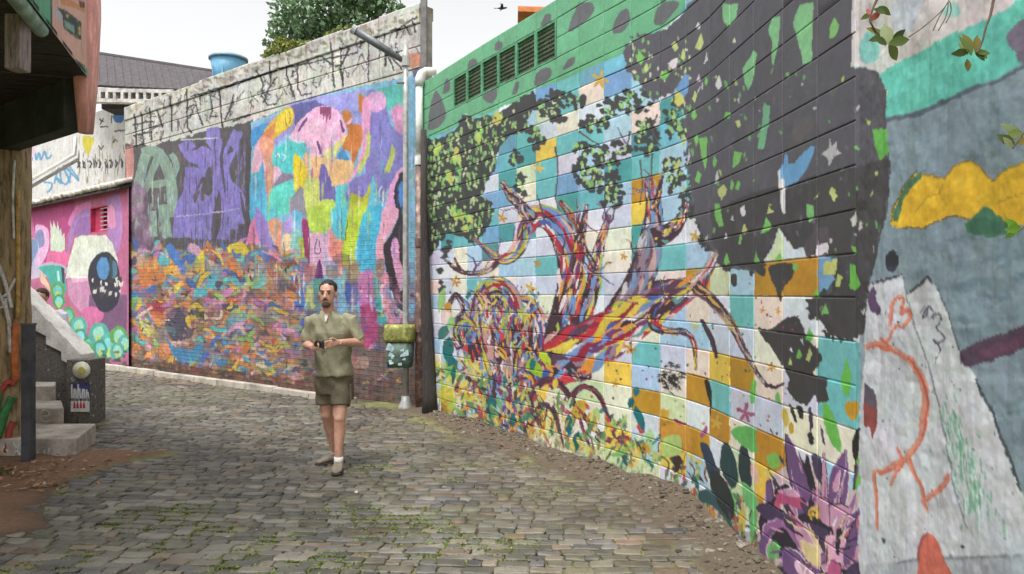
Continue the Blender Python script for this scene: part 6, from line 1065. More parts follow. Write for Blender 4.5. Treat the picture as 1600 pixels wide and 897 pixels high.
def ground_h(X, Y):
    dw = dist_wall(X, Y); m = np.exp(-(dw/.19)**2)*(.095+.02*vn(X, Y, 3.1)); m2 = np.exp(-(np.maximum(dw-.2, 0)/.3)**2)*(.014+.010*vn(X, Y, 2.3)+.006*vn(X, Y, 6))
    far = np.clip((np.asarray(Y)-16.2)/2, 0, 1)
    return roll(X, Y)-.017+.0025*vn(X, Y, 5.3)+np.maximum(m, 0)+np.maximum(m2, 0)+left_dirt(X, Y)*(.04+.012*vn(X, Y, 4.2))+.003*vn(X, Y, 9)
xs = np.r_[-300, -120, -50, -24, np.arange(-14, -5, .18), np.arange(-5, 2.1, .045), 4, 10, 50, 300]; ys = np.r_[-300, -60, -12, -3, 0, 2, np.arange(3.0, 8.5, .045), np.arange(8.5, 18.5, .14), 22, 30, 60, 150, 600]
X, Y = np.meshgrid(xs, ys); inner = (X > -14) & (X < 2.1) & (Y > 2.5) & (Y < 18.5)
Zg = np.where(inner, ground_h(X, Y), -.03)
idx = np.arange(X.size).reshape(X.shape); Fc = np.stack([idx[:-1, :-1], idx[:-1, 1:], idx[1:, 1:], idx[1:, :-1]], -1).reshape(-1, 4)
dw = dist_wall(X, Y); mixd = np.clip(np.exp(-(dw/.75)**2)*1.1, 0, 1); ld = left_dirt(X, Y)
base = np.array([70, 62, 50.])[None, None]*np.ones(X.shape+(1,)); base = base*(1-mixd[..., None])+np.array([100, 87, 72.])*mixd[..., None]
base = base*(1-ld[..., None])+np.array([136, 104, 82.])*ld[..., None]
me = raw_mesh('ground', np.stack([X, Y, Zg], -1).reshape(-1, 3), Fc, base.reshape(-1, 3), np.zeros((X.size, 2)))
m, t, b = nodes('earth'); a_ = t.nodes.new('ShaderNodeAttribute'); a_.attribute_name = 'Col'; p_ = worldpos(t)
n1, n2, n3 = noise(t, 1.1, 5, .6, p_), noise(t, 26, 5, .7, p_), noise(t, 3.3, 4, .6, p_)
c_ = mixc(t, 'MULTIPLY', .8, a_.outputs['Color'], ramp(t, n2, [(.3, (.55, .53, .5, 1)), (.65, (1.15, 1.12, 1.08, 1))]))
sp = t.nodes.new('ShaderNodeSeparateXYZ'); t.links.new(p_, sp.inputs[0]); mr = t.nodes.new('ShaderNodeMapRange'); mr.inputs[1].default_value = .016; mr.inputs[2].default_value = -.006; t.links.new(sp.outputs['Z'], mr.inputs[0])
mo_ = t.nodes.new('ShaderNodeMath'); mo_.operation = 'MULTIPLY'; rmp = ramp(t, n1, [(.4, (0, 0, 0, 1)), (.55, (1, 1, 1, 1))]); t.links.new(rmp, mo_.inputs[0]); t.links.new(mr.outputs[0], mo_.inputs[1])
c_ = mixc(t, 'MIX', mo_.outputs[0], c_, ramp(t, n3, [(.3, (92, 98, 54)), (.6, (128, 128, 74))]))
t.links.new(c_, b.inputs['Base Color']); b.inputs['Roughness'].default_value = .95; bump(t, b, n2, .6, .012); me.shade_smooth()
tag(link('ground', me, None, m), kind='structure')
# cobbles
street = bpy.data.objects.new('street', None); COL.objects.link(street); tag(street, kind='structure')
def stone_mat():
    m, t, b = nodes('cobble'); a = t.nodes.new('ShaderNodeAttribute'); a.attribute_name = 'Col'; p = worldpos(t)
    n1, n2 = noise(t, 7, 5, .65, p), noise(t, 70, 4, .7, p)
    c = mixc(t, 'MULTIPLY', .85, a.outputs['Color'], ramp(t, n1, [(.3, (.66, .64, .61, 1)), (.6, (1.08, 1.06, 1.04, 1))])); c = mixc(t, 'MULTIPLY', .7, c, ramp(t, n2, [(.3, (.62, .61, .6, 1)), (.62, (1.06, 1.06, 1.06, 1))]))
    c = mixc(t, 'MULTIPLY', .8, c, ramp(t, noise(t, .7, 5, .65, p), [(.35, (.62, .58, .53, 1)), (.6, (1.1, 1.1, 1.1, 1))]))
    n3, n4 = noise(t, 1.3, 4, .6, p), noise(t, 14, 4, .65, p); mm = t.nodes.new('ShaderNodeMath'); mm.operation = 'MULTIPLY'
    t.links.new(ramp(t, n3, [(.44, (0, 0, 0, 1)), (.64, (.6, .6, .6, 1))]), mm.inputs[0]); t.links.new(ramp(t, n4, [(.44, (0, 0, 0, 1)), (.6, (1, 1, 1, 1))]), mm.inputs[1])
    c = mixc(t, 'MIX', mm.outputs[0], c, lin4((104, 104, 70)))
    t.links.new(c, b.inputs['Base Color']); b.inputs['Roughness'].default_value = .52; bump(t, b, n2, .5, .006); return m
M_COB = stone_mat()
SCOL = [(150, 148, 146), (138, 138, 140), (160, 156, 150), (146, 144, 134), (134, 134, 136), (162, 160, 156), (148, 140, 126), (152, 134, 120), (140, 140, 128), (166, 162, 154), (128, 128, 130), (144, 142, 138), (150, 146, 136)]
kerb = Plan([(-1.9, 10.68), (-8.95, 16.3), (-13, 18.2)], False)
rs = np.random.default_rng(5); ang = math.radians(-3.5); ca, sa = math.cos(ang), math.sin(ang); stones = []
v = 3.1
while v < 17.5:
    dep = rs.uniform(.075, .108); far = v > 10.5
    if far: dep *= 1.25
    u = -14+rs.uniform(0, .15)
    while u < 2.6:
        ln = rs.uniform(.09, .23)*(1.25 if far else 1)
        uc, vc = u+ln/2, v+dep/2+.02*math.sin(u*.9); x, y = uc*ca-vc*sa, uc*sa+vc*ca; u += ln
        if y < 3.3 or abs(x) > .74*y+.5: continue
        # inside the lane
        if x > -1.2 and not (x < np.interp(y, RW.Y[RW.Y > 3.2], RW.X[RW.Y > 3.2])-.14): continue
        if y > 10.3 and (x > -1.75 or y > np.interp(-x, -kerb.X, kerb.Y)-.12): continue
        if 7.3 < y < 9.9 and x < -4.32-(y-7.3)*.46: continue
        if y <= 7.4 and x < -6.2: continue
        stones.append((x, y, ln, dep))
    v += dep
stones = np.array(stones); LD = left_dirt(stones[:, 0], stones[:, 1]); keep = (LD < .75) | (rs.random(len(stones)) < .25); stones = stones[keep]
RH = roll(stones[:, 0], stones[:, 1])
def stone_geo(ln, dep, seed):
    r = np.random.default_rng(seed); g = rs.uniform(.003, .007); hx, hy = ln/2-g, dep/2-g; b = .008
    O_ = np.array([[-hx, -hy], [0, -hy-.002], [hx, -hy], [hx+.002, 0], [hx, hy], [0, hy+.002], [-hx, hy], [-hx-.002, 0]])+r.normal(0, .0045, (8, 2))
    I_ = O_*[(hx-b*1.2)/hx, (hy-b)/hy]
    V = np.concatenate([np.c_[O_, np.full(8, -.06)], np.c_[O_, -.006+r.normal(0, .0015, 8)], np.c_[I_, r.normal(.0, .0018, 8)], [[0, 0, r.normal(.001, .002)]]])
    Fq = [(i, (i+1) % 8, 8+(i+1) % 8, 8+i) for i in range(8)]+[(8+i, 8+(i+1) % 8, 16+(i+1) % 8, 16+i) for i in range(8)]+[(24, 16+i, 16+i+1, 16+(i+2) % 8) for i in (0, 2, 4, 6)]
    return V, Fq
variants = [stone_geo(.155, .105, 100+i) for i in range(40)]
def colour(i):
    x, y = stones[i, :2]; c = np.array(SCOL[rs.integers(len(SCOL))], float)*np.array([1, .985, .955])*rs.uniform(.56, .9)
    d = max(0, 1-dist_wall(np.array([x]), np.array([y]))[0]/1.6); c = c*(1-.5*d)+np.array([116, 100, 84])*.5*d
    l = vn(np.array([x]), np.array([y]), .8)[0]
    if l > 1.3: c = c*.7+np.array([166, 126, 106])*.3
    if vn(np.array([x+40]), np.array([y]), .6)[0] > .6: c = c*.8+np.array([112, 118, 76])*.2
    return np.clip(c, 0, 255)
order = np.argsort(stones[:, 1]+np.abs(stones[:, 0])*.15); vis = [i for i in order if stones[i, 1] > 4.05 and abs(stones[i, 0]) < .70*stones[i, 1]]
near = set(vis[:300]); Vs, Fs, Cs = [], [], []; n0 = 0
shared = {}
for i in range(len(stones)):
    x, y, ln, dep = stones[i]; q = i % 40; V, Fq = variants[q]; sc = np.array([ln/.155, dep/.105, 1]); z = RH[i]+rs.normal(0, .0035)
    tx, ty = rs.normal(0, .02, 2); c = colour(i)
    if i in near:
        key = (q, int(rs.integers(3)))
        if key not in shared:
            me = bpy.data.meshes.new('cobblestone'); me.from_pydata([tuple(p) for p in V], [], Fq)
            at_ = me.color_attributes.new('Col', 'FLOAT_COLOR', 'POINT'); arr = np.ones((len(V), 4), np.float32); arr[:, :3] = lin(c); at_.data.foreach_set('color', arr.ravel()); me.materials.append(M_COB); shared[key] = me
        o_ = bpy.data.objects.new('cobblestone', shared[key]); COL.objects.link(o_); o_.parent = street; o_.location = (x, y, z); o_.scale = tuple(sc); o_.rotation_euler = (ty, tx, ang+rs.normal(0, .02))
    else:
        W_ = V*sc; W_[:, 2] += W_[:, 0]*tx+W_[:, 1]*ty; a = ang+rs.normal(0, .02)
        W_ = np.c_[W_[:, 0]*math.cos(a)-W_[:, 1]*math.sin(a)+x, W_[:, 0]*math.sin(a)+W_[:, 1]*math.cos(a)+y, W_[:, 2]+z]
        Vs.append(W_); Fs += [tuple(k2+n0 for k2 in f) for f in Fq]; n0 += len(V); Cs.append(np.repeat(c[None], len(V), 0))
me = raw_mesh('cobblestones', np.concatenate(Vs), np.array(Fs), np.concatenate(Cs)/1.0, np.zeros((n0, 2))); me.materials.append(M_COB)
o_ = bpy.data.objects.new('distant_cobblestones', me); COL.objects.link(o_); o_.parent = street; tag(o_, kind='stuff')
# kerb under the mural wall
M_KERB = plain('pale kerb', (176, 168, 156), .9, .25, 4, .4)
kb = bpy.data.objects.new('kerb', None); COL.objects.link(kb); tag(kb, kind='structure')
s = .6
while s < kerb.s1-.3:
    e = s+rr.uniform(.7, 1.1); a, b_ = kerb.pos(np.array([s+.008]), 0, 0)[0], kerb.pos(np.array([min(e, kerb.s1)-.008]), 0, 0)[0]; c = (a+b_)/2
    MB().box((c[0], c[1], .0+rr.uniform(-.01, .01)), (math.dist(a, b_), .13, .16), rz=math.atan2(b_[1]-a[1], b_[0]-a[0])).build('kerb_stone', M_KERB, kb, bevel=.015); s = e
# grass and moss in the joints, rubble along the wall, leaf litter
def tufts(n, seed, reg, cols, h=(.008, .022), blades=6):
    r = np.random.default_rng(seed); V, C = [], []
    while len(V) < n*blades:
        x, y = r.uniform(*reg[0]), r.uniform(*reg[1])
        if vn(np.array([x+17.3]), np.array([y-4.1]), 1.5)[0]+.7*vn(np.array([x]), np.array([y]), 4)[0] < .45: continue
        if dist_wall(np.array([x]), np.array([y]))[0] < .25 or abs(x) > .72*y: continue
        d = np.abs(stones[:, :2]-[x, y]); k2 = np.argmin(np.hypot(*d.T)); sx_, sy_ = stones[k2, :2]
        if r.random() < .75: y = sy_+stones[k2, 3]/2*(1 if r.random() < .5 else -1); 
        else: x = sx_+stones[k2, 2]/2*(1 if r.random() < .5 else -1)
        z = roll(np.array([x]), np.array([y]))[0]-.016; c = np.array(cols[r.integers(len(cols))])*r.uniform(.8, 1.15)
        for _ in range(blades):
            a = r.uniform(0, 6.3); l = r.uniform(.012, .034); hh = r.uniform(*h); w = r.uniform(.003, .007); ox, oy = r.normal(0, .02), r.normal(0, .008)
            p = np.array([x+ox, y+oy, z]); u = np.array([math.cos(a), math.sin(a), 0]); q_ = np.array([-u[1], u[0], 0])
            V.append([p-q_*w, p+q_*w, p+u*l*.6+q_*w*.6+[0, 0, hh], p+u*l-q_*w*.2+[0, 0, hh*.9]]); C += [c]*4
    V = np.array(V).reshape(-1, 3); return raw_mesh('grass', V, np.arange(len(V)).reshape(-1, 4), np.clip(C, 0, 255), np.zeros((len(V), 2)))
gr = link('joint_grass', tufts(4200, 4, ((-4.0, .4), (4.1, 7.2)), [(126, 142, 72), (112, 130, 66), (142, 148, 84), (134, 138, 76)]), None, M_LEAF); tag(gr, 'moss and short grass growing in the cobble joints', 'grass', kind='stuff')
def rock(r, s):
    bm = bmesh.new(); bmesh.ops.create_icosphere(bm, subdivisions=1, radius=1)
    V = np.array([v_.co[:] for v_ in bm.verts])*(1+r.normal(0, .16, (len(bm.verts), 1)))*[s*r.uniform(.8, 1.5), s*r.uniform(.7, 1.2), s*r.uniform(.35, .6)]; Fq = [tuple(v_.index for v_ in f.verts) for f in bm.faces]; bm.free(); return V, Fq
mb = MB(); r = np.random.default_rng(31)
for q in range(1100):
    t_ = r.uniform(0, SE-.5); off = abs(r.normal(0, .16))+.02; p = RW.pos(np.array([t_]), 0, off)[0]; s_ = r.uniform(.006, .02)*(1.9 if r.random() < .1 else 1)
    V, Fq = rock(r, s_); a = r.uniform(0, 6.3); mb.col = tuple(np.clip(np.array([(150, 138, 122), (128, 116, 102), (170, 160, 148), (112, 100, 90)][r.integers(4)])*r.uniform(.6, .9), 0, 255))
    z = ground_h(np.array([p[0]]), np.array([p[1]]))[0]+s_*.12
    mb.add([(p[0]+v_[0]*math.cos(a)-v_[1]*math.sin(a), p[1]+v_[0]*math.sin(a)+v_[1]*math.cos(a), z+v_[2]) for v_ in V], Fq)
tag(mb.build('rubble', M_COB, None), 'loose grey brown rubble along the foot of the block wall', 'rubble', kind='stuff')
mb = MB(); r = np.random.default_rng(33)
def litter(mb, x, y, s_, c):
    z = ground_h(np.array([x]), np.array([y]))[0]+r.uniform(.004, .03); a = r.uniform(0, 6.3); ca_, sa_ = math.cos(a), math.sin(a); mb.col = c
    P = [(-1, 0, .0), (-.3, .42, .15), (.5, .32, .1), (1, 0, .3), (.4, -.34, .12), (-.35, -.4, .2)]; tl = r.normal(0, .3)
    mb.add([(x+s_*(px_*ca_-py_*sa_), y+s_*(px_*sa_+py_*ca_), z+s_*(pz_+tl*px_*.6)) for px_, py_, pz_ in P], [(0, 1, 4, 5), (1, 2, 3, 4)])
for q in range(420):
    if q < 300: x, y = -4.45+r.normal(0, .42), 6.75+r.normal(0, .42)
    elif q < 350: x, y = -3.95+r.normal(0, .12), 6.2+r.normal(0, .1)
    else: x, y = r.uniform(-4, 1), r.uniform(4.2, 10)
    if x < -5.3 or (y > 7.3 and x < -4.3): continue
    litter(mb, x, y, r.uniform(.012, .04), tuple(np.clip(np.array([(150, 96, 62), (176, 124, 84), (120, 80, 56), (190, 150, 110), (214, 196, 170)][r.integers(5)])*r.uniform(.8, 1.1), 0, 255)))
m_ll = mb.build('leaf_litter', M_LEAF, None); tag(m_ll, 'dry brown fallen leaves on the dirt by the step', 'leaves', kind='stuff')
# small weed at the foot of the column
wd = thing('weed', 'low dark green weed at the foot of the rough column', 'plant', loc=(-4.62, 6.55, .03))
for q in range(26):
    a = rr.uniform(0, 6.3); l = rr.uniform(.08, .17); el = rr.uniform(.4, 1.2); mb = MB(); d_ = Vector((math.cos(a)*math.cos(el), math.sin(a)*math.cos(el), math.sin(el))); sd_ = Vector((-math.sin(a), math.cos(a), 0)); b_ = Vector((rr.uniform(-.16, .1), rr.uniform(-.1, .1), 0)); mb.col = rr.choice([(52, 84, 42), (66, 98, 50), (44, 70, 40)])
    mb.add([b_, b_+d_*l*.45+sd_*l*.16+Vector((0, 0, .01)), b_+d_*l+Vector((0, 0, -.02)), b_+d_*l*.45-sd_*l*.16], [(0, 1, 2, 3)]); mb.build('leaf', M_LEAF, wd)

# ------------------------------------------------------------------ people
def solid(mb, name, mat, parent, voxel, smooth_it=6):
    """fuse overlapping volumes into one continuous skin"""
    me = bpy.data.meshes.new(name); me.from_pydata(mb.v, [], mb.f); bm = bmesh.new(); bm.from_mesh(me); bmesh.ops.recalc_face_normals(bm, faces=bm.faces); bm.to_mesh(me); bm.free()
    o = bpy.data.objects.new(name, me); COL.objects.link(o)
    r_ = o.modifiers.new('r', 'REMESH'); r_.mode = 'VOXEL'; r_.voxel_size = voxel
    s_ = o.modifiers.new('s', 'SMOOTH'); s_.iterations = smooth_it; s_.factor = .5
    dg = bpy.context.evaluated_depsgraph_get(); nm = bpy.data.meshes.new_from_object(o.evaluated_get(dg)); nm.name = name
    bpy.data.objects.remove(o); nm.shade_smooth(); nm.materials.clear()
    return link(name, nm, parent, mat)
def ell(c, w, d, cz=None): return (c, (w, 0, 0), (0, d, 0))
def skin_mat(name, c):
    m, t, b = nodes(name); p = worldpos(t); n1 = noise(t, 22, 4, .6, p); c = np.array(c, float)
    t.links.new(ramp(t, n1, [(.3, c*.88), (.7, np.clip(c*1.06, 0, 255))]), b.inputs['Base Color']); b.inputs['Roughness'].default_value = .5
    b.inputs['Subsurface Weight'].default_value = .12; b.inputs['Subsurface Radius'].default_value = (.02, .008, .004); return m
def cloth(name, c):
    m, t, b = nodes(name); p = worldpos(t); n1, n2 = noise(t, 9, 4, .55, p), noise(t, 260, 2, .6, p); c = np.array(c, float)
    t.links.new(mixc(t, 'MULTIPLY', .5, ramp(t, n1, [(.3, c*.86), (.7, np.clip(c*1.08, 0, 255))]), ramp(t, n2, [(.3, (.8, .8, .8, 1)), (.7, (1, 1, 1, 1))])), b.inputs['Base Color']); b.inputs['Roughness'].default_value = .85
    mp = t.nodes.new('ShaderNodeMapping'); mp.inputs['Scale'].default_value = (1, 1, .6); t.links.new(p, mp.inputs['Vector']); w = noise(t, 11, 3, .55, mp.outputs[0]); bump(t, b, w, .6, .03); return m
M_SKIN = skin_mat('skin', (200, 152, 130)); M_HAIR = plain('dark hair', (44, 36, 32), .7, .3, 60, .5); M_BEARD = plain('greying beard', (92, 72, 62), .8, .3, 80, .5)
M_SHIRT = cloth('sage polo', (148, 144, 118)); M_SHORT = cloth('olive shorts', (98, 89, 70)); M_SHOE = plain('beige shoe', (132, 120, 104), .8, .2, 14, .3); M_SOLE = plain('dark sole', (66, 58, 52), .9); M_SOCK = plain('white sock', (214, 210, 204), .9, .1)
man = thing('person', 'person in sage polo shirt and olive shorts walking on cobbles, looking at the camera', 'person', loc=(-1.69, 6.83, roll(np.array([-1.655]), np.array([6.83]))[0]+.002))
hx, hz, hy = -.012, 1.635, -.035
mb = MB()
# head: skull, face, jaw, nose, ears
mb.ball((hx, hy+.012, hz+.028), (.074, .092, .094), 20, 14); mb.ball((hx, hy-.02, hz-.035), (.062, .068, .088), 18, 12); mb.ball((hx, hy-.045, hz-.085), (.04, .04, .034), 12, 8)
mb.loft([((hx, hy-.085, hz+.012), (.009, 0, 0), (0, .01, 0)), ((hx, hy-.1, hz-.014), (.014, 0, 0), (0, .014, 0)), ((hx, hy-.108, hz-.034), (.019, 0, 0), (0, .016, 0)), ((hx, hy-.09, hz-.042), (.014, 0, 0), (0, .012, 0))], 10)
for s_ in (-1, 1): mb.ball((hx+s_*.076, hy+.014, hz-.008), (.012, .02, .033), 8, 8); mb.ball((hx+s_*.03, hy-.076, hz+.028), (.024, .012, .009), 8, 6)
mb.ball((hx, hy-.082, hz-.064), (.024, .01, .008), 10, 6)
mb.loft([ell((hx, hy+.02, 1.40), .075, .07), ell((hx, hy+.018, 1.46), .058, .06), ell((hx, hy+.01, 1.54), .056, .06), ell((hx, hy+.005, 1.6), .05, .05)], 16)
# trunk
mb.loft([ell((.01, .1, .80), .14, .1), ell((.012, .1, .95), .155, .115), ell((.01, .07, 1.1), .15, .11), ell((.006, .03, 1.28), .165, .105), ell((0, .01, 1.38), .165, .085), ell((0, .005, 1.43), .09, .065)], 20, 2.3)
def arm(sh, el_, wr):
    mb.tube([sh, Vector(sh).lerp(el_, .5), el_], [.052, .047, .041], 14); mb.tube([el_, Vector(el_).lerp(wr, .35), wr], [.041, .042, .028], 14); mb.ball(el_, .042, 12, 8)
SL, EL_, WL = Vector((-.178, .02, 1.385)), Vector((-.235, .055, 1.165)), Vector((-.105, -.20, 1.155))
SR, ER, WR = Vector((.19, .02, 1.39)), Vector((.275, .05, 1.18)), Vector((.135, -.2, 1.2))
arm(SL, EL_, WL); arm(SR, ER, WR)
CAMP = Vector((-.02, -.285, 1.19))
def hand(w, pd, sgn):
    """palm and five fingers closing on the small camera"""
    pc = w+pd*.045; side = Vector((0, 0, 1))
    mb.loft([(w, (0, 0, .026), Vector((0, 1, 0))*.018), (w+pd*.03, (0, 0, .036), Vector((0, 1, 0))*.018), (w+pd*.075, (0, 0, .04), Vector((0, 1, 0))*.015), (w+pd*.088, (0, 0, .034), Vector((0, 1, 0))*.011)], 12, 2.4)
    for q, (zo, ln) in enumerate(((.028, .066), (.010, .074), (-.010, .07), (-.028, .056))):
        b_ = w+pd*.08+Vector((0, 0, zo)); k1 = b_+pd*ln*.42+Vector((0, -.014, -.002)); k2 = k1+pd*ln*.2+Vector((0, -.026, -.004)); k3 = k2+pd*(-.012)+Vector((0, -.018, -.002))
        mb.tube([b_, k1, k2, k3], [.0095, .009, .0082, .007], 8)
    t0 = w+pd*.03+Vector((0, -.008, .03)); mb.tube([t0, t0+pd*.028+Vector((0, -.022, .02)), t0+pd*.055+Vector((0, -.036, .012))], [.0115, .0105, .008], 8)
hand(WL, (CAMP-WL+Vector((-.03, .03, -.02))).normalized(), 1); hand(WR, (CAMP-WR+Vector((.03, .03, -.01))).normalized(), -1)
# legs: the forward one under the body, the other trailing
HL, KL, AL = Vector((-.07, .1, .86)), Vector((-.06, .12, .5)), Vector((-.03, .32, .095))
HR, KR, AR = Vector((.095, .1, .86)), Vector((.095, -.02, .49)), Vector((.085, -.02, .095))
for h, k_, a_ in ((HL, KL, AL), (HR, KR, AR)):
    mb.tube([h, h.lerp(k_, .5), k_], [.088, .076, .056], 16); c_ = k_.lerp(a_, .3)+Vector((0, .016, 0)); mb.tube([k_, c_, k_.lerp(a_, .68), a_], [.053, .056, .041, .034], 16); mb.ball(k_+Vector((0, -.006, 0)), (.053, .054, .058), 12, 9)
for a_, tdir in ((AL, Vector((-.72, -.7, 0))), (AR, Vector((.12, -.99, 0)))): mb.tube([a_, a_+Vector((0, 0, -.05)), a_+tdir*.1+Vector((0, 0, -.065))], [.034, .036, .03], 12)
body = solid(mb, 'body', M_SKIN, man, .0065, 4)
# hair, brows, eyes, beard
mb = MB(); mb.ball((hx, hy+.026, hz+.046), (.081, .094, .09), 22, 14)
hr = mb.build('hair', M_HAIR, man, True)
bm = bmesh.new(); bm.from_mesh(hr.data); bmesh.ops.delete(bm, geom=[v_ for v_ in bm.verts if (v_.co.y < hy-.03 and v_.co.z < hz+.075) or v_.co.z < hz-.03 or (v_.co.z < hz+.0 and v_.co.y < hy+.012)], context='VERTS')
for v_ in bm.verts: v_.co += Vector((rr.uniform(-1, 1), rr.uniform(-1, 1), rr.uniform(-.5, 1)))*.004
bm.to_mesh(hr.data); bm.free(); hr.modifiers.new('t', 'SOLIDIFY').thickness = .012
for s_ in (-1, 1):
    MB().ball((hx+s_*.03, hy-.08, hz+.008), (.0125, .007, .006), 10, 6).build('eye', plain('eye', (40, 32, 30), .3, .1), man, True)
    MB().ball((hx+s_*.031, hy-.086, hz+.03), (.021, .006, .0055), 10, 6).build('eyebrow', M_HAIR, man, True)
mb = MB(); mb.ball((hx, hy-.058, hz-.096), (.042, .036, .032), 14, 8); mb.build('goatee', M_BEARD, man, True)
mb = MB(); mb.ball((hx, hy-.084, hz-.053), (.03, .014, .0075), 12, 6); mb.build('moustache', M_BEARD, man, True)
# shirt
mb = MB()
mb.loft([ell((.026, .085, .868), .172, .135), ell((.024, .085, .93), .171, .14), ell((.016, .07, 1.05), .168, .142), ell((.01, .045, 1.18), .17, .135), ell((.006, .025, 1.28), .178, .128), ell((.004, .014, 1.36), .18, .108), ell((.0, .008, 1.41), .15, .09), ell((-.004, .0, 1.45), .085, .076), ell((-.008, -.002, 1.475), .07, .07)], 28, 2.4)
for sh, el2 in ((SL, EL_), (SR, ER)):
    e_ = sh.lerp(el2, .86); mb.tube([Vector((sh.x*.62, .012, 1.405)), sh+Vector((0, 0, .005)), sh.lerp(el2, .45), e_], [.056, .062, .061, .068], 18)
shirt = solid(mb, 'polo_shirt', M_SHIRT, man, .0085, 8)
for v_ in shirt.data.vertices:
    c_ = v_.co; v_.co += v_.normal*(.006*math.sin(c_.z*34+c_.x*17+math.sin(c_.x*23)*2)*(.4+.6*min(1, abs(c_.x)*6)) + .004*math.sin(c_.x*60+c_.z*25))
cl_ = MB()
for s_ in (-1, 1): cl_.add([(hx+s_*.012, -.085, 1.43), (hx+s_*.07, -.072, 1.425), (hx+s_*.078, -.01, 1.475), (hx+s_*.06, .03, 1.50), (hx+s_*.058, -.03, 1.487), (hx+s_*.014, -.078, 1.44)], [(0, 1, 5), (1, 2, 4, 5), (2, 3, 4)])
c_o = cl_.build('collar', M_SHIRT, shirt); c_o.modifiers.new('t', 'SOLIDIFY').thickness = .008
MB().add([(hx-.016, -.088, 1.43), (hx+.016, -.088, 1.43), (hx+.006, -.108, 1.385), (hx-.004, -.108, 1.385), (hx, -.07, 1.46)], [(0, 2, 1), (0, 3, 2), (0, 1, 4)]).build('undershirt', M_SOCK, shirt)
for s_ in (-1, 1): MB().box((.01+s_*.1, -.118, 1.275), (.1, .012, .009), ry=-.05*s_).build('chest_pocket', M_SHIRT, shirt)
# shorts
mb = MB(); mb.loft([ell((.022, .098, .70), .165, .115), ell((.022, .098, .8), .172, .125), ell((.02, .09, .95), .165, .12)], 24, 2.5)
for h, k_, e0_ in ((HL, KL, .72), (HR, KR, .72)):
    mb.tube([h+Vector((0, 0, .02)), h.lerp(k_, .35), h.lerp(k_, e0_)], [.1, .1, .094], 20)
sh_ = solid(mb, 'shorts', M_SHORT, man, .009, 6)
for v_ in sh_.data.vertices: c_ = v_.co; v_.co += v_.normal*.004*math.sin(c_.z*40+c_.x*30)
MB().box((.19, .06, .72), (.02, .12, .15)).build('cargo_pocket', M_SHORT, sh_, bevel=.006)
for (a_, tdir) in ((AL, Vector((-.72, -.7, 0))), (AR, Vector((.12, -.99, 0)))):
    td = tdir.normalized(); sd_ = Vector((-td.y, td.x, 0)); f = a_+Vector((0, 0, -a_.z))
    L_ = lambda d, w, z0, z1: (f+td*d+Vector((0, 0, (z0+z1)/2)), sd_*w, Vector((0, 0, (z1-z0)/2)))
    sh = MB().loft([L_(-.075, .02, .03, .07), L_(-.06, .034, .018, .09), L_(-.01, .042, .018, .105), L_(.05, .046, .018, .085), L_(.12, .05, .018, .066), L_(.17, .042, .018, .05), L_(.2, .018, .02, .036)], 16, 2.6).build('shoe', M_SHOE, man, True)
    MB().loft([L_(-.08, .02, .0, .02), L_(-.062, .038, .0, .022), L_(.05, .05, .0, .022), L_(.13, .054, .0, .022), L_(.18, .044, .0, .022), L_(.208, .018, .004, .022)], 16, 3).build('sole', M_SOLE, sh, True)
    MB().tube([a_+Vector((0, .002, -.03)), a_+Vector((0, 0, .035))], [.043, .042], 14).build('sock', M_SOCK, man, True)
# the small camera he holds
cmr = thing('camera', 'small black compact camera held in both hands of the walking person', 'camera', loc=Vector(man.location)+CAMP+Vector((0, -.01, 0)))
MB().box((0, 0, 0), (.085, .03, .055), ry=.25).build('camera_body', plain('black camera', (24, 24, 26), .4, .2, 20, .1), cmr, bevel=.004); MB().tube([(0, -.012, 0), (0, -.03, 0)], [.018, .016], 14).build('lens', plain('black lens', (16, 16, 18), .2, .1), cmr); MB().tube([(.034, 0, .022), (.034, 0, .034)], [.007, .007], 10).build('button', plain('camera button', (60, 60, 62), .4), cmr)
for q in range(1): MB().tube([(.03, 0, -.02), (.045, -.01, -.06), (.03, -.012, -.1), (.022, 0, -.06)], .0025, 5).build('wrist_strap', plain('black strap', (26, 26, 28), .8), cmr)

# someone sitting on the stair behind the white parapet: bowed head and pale shirt
sp_ = thing('person', 'person in pale lavender shirt sitting bowed behind the white stair parapet', 'person', loc=(-6.40, 10.15, 0))
mb = MB(); mb.ball((-.06, -.05, 1.6), (.078, .092, .105), 16, 12); mb.tube([(-.05, 0, 1.42), (-.055, -.03, 1.54)], [.055, .05], 12)
mb.loft([ell((.06, .05, .62), .19, .14), ell((.06, .04, .95), .17, .12), ell((.04, .02, 1.25), .18, .12), ell((.0, 0, 1.4), .14, .09), ell((-.03, 0, 1.46), .07, .06)], 18, 2.3)
for s_ in (-1, 1):
    mb.tube([(.02+s_*.18, 0, 1.38), (.03+s_*.22, -.04, 1.12), (.03+s_*.12, -.24, .98)], [.05, .043, .03], 12); w_ = Vector((.03+s_*.12, -.24, .98)); mb.ball(w_+Vector((0, -.05, 0)), (.035, .045, .02), 10, 8)
    for q in range(4): mb.tube([w_+Vector((-.025+q*.017, -.08, 0)), w_+Vector((-.025+q*.017, -.12, -.005)), w_+Vector((-.025+q*.017, -.14, -.025))], .009, 6)
    mb.tube([w_+Vector((-s_*.03, -.03, .005)), w_+Vector((-s_*.055, -.07, 0))], .011, 6)
    mb.tube([(.06+s_*.09, .05, .66), (.06+s_*.12, -.35, .62), (.06+s_*.11, -.36, .16)], [.085, .06, .04], 12); mb.tube([(.06+s_*.11, -.34, .14), (.06+s_*.11, -.5, .12)], [.04, .03], 10)
for s_ in (-1, 1): mb.ball((-.06+s_*.078, -.04, 1.59), (.011, .018, .03), 8, 6)
mb.ball((-.06, -.142, 1.585), (.014, .016, .02), 8, 6)
solid(mb, 'body', M_SKIN, sp_, .009, 4)
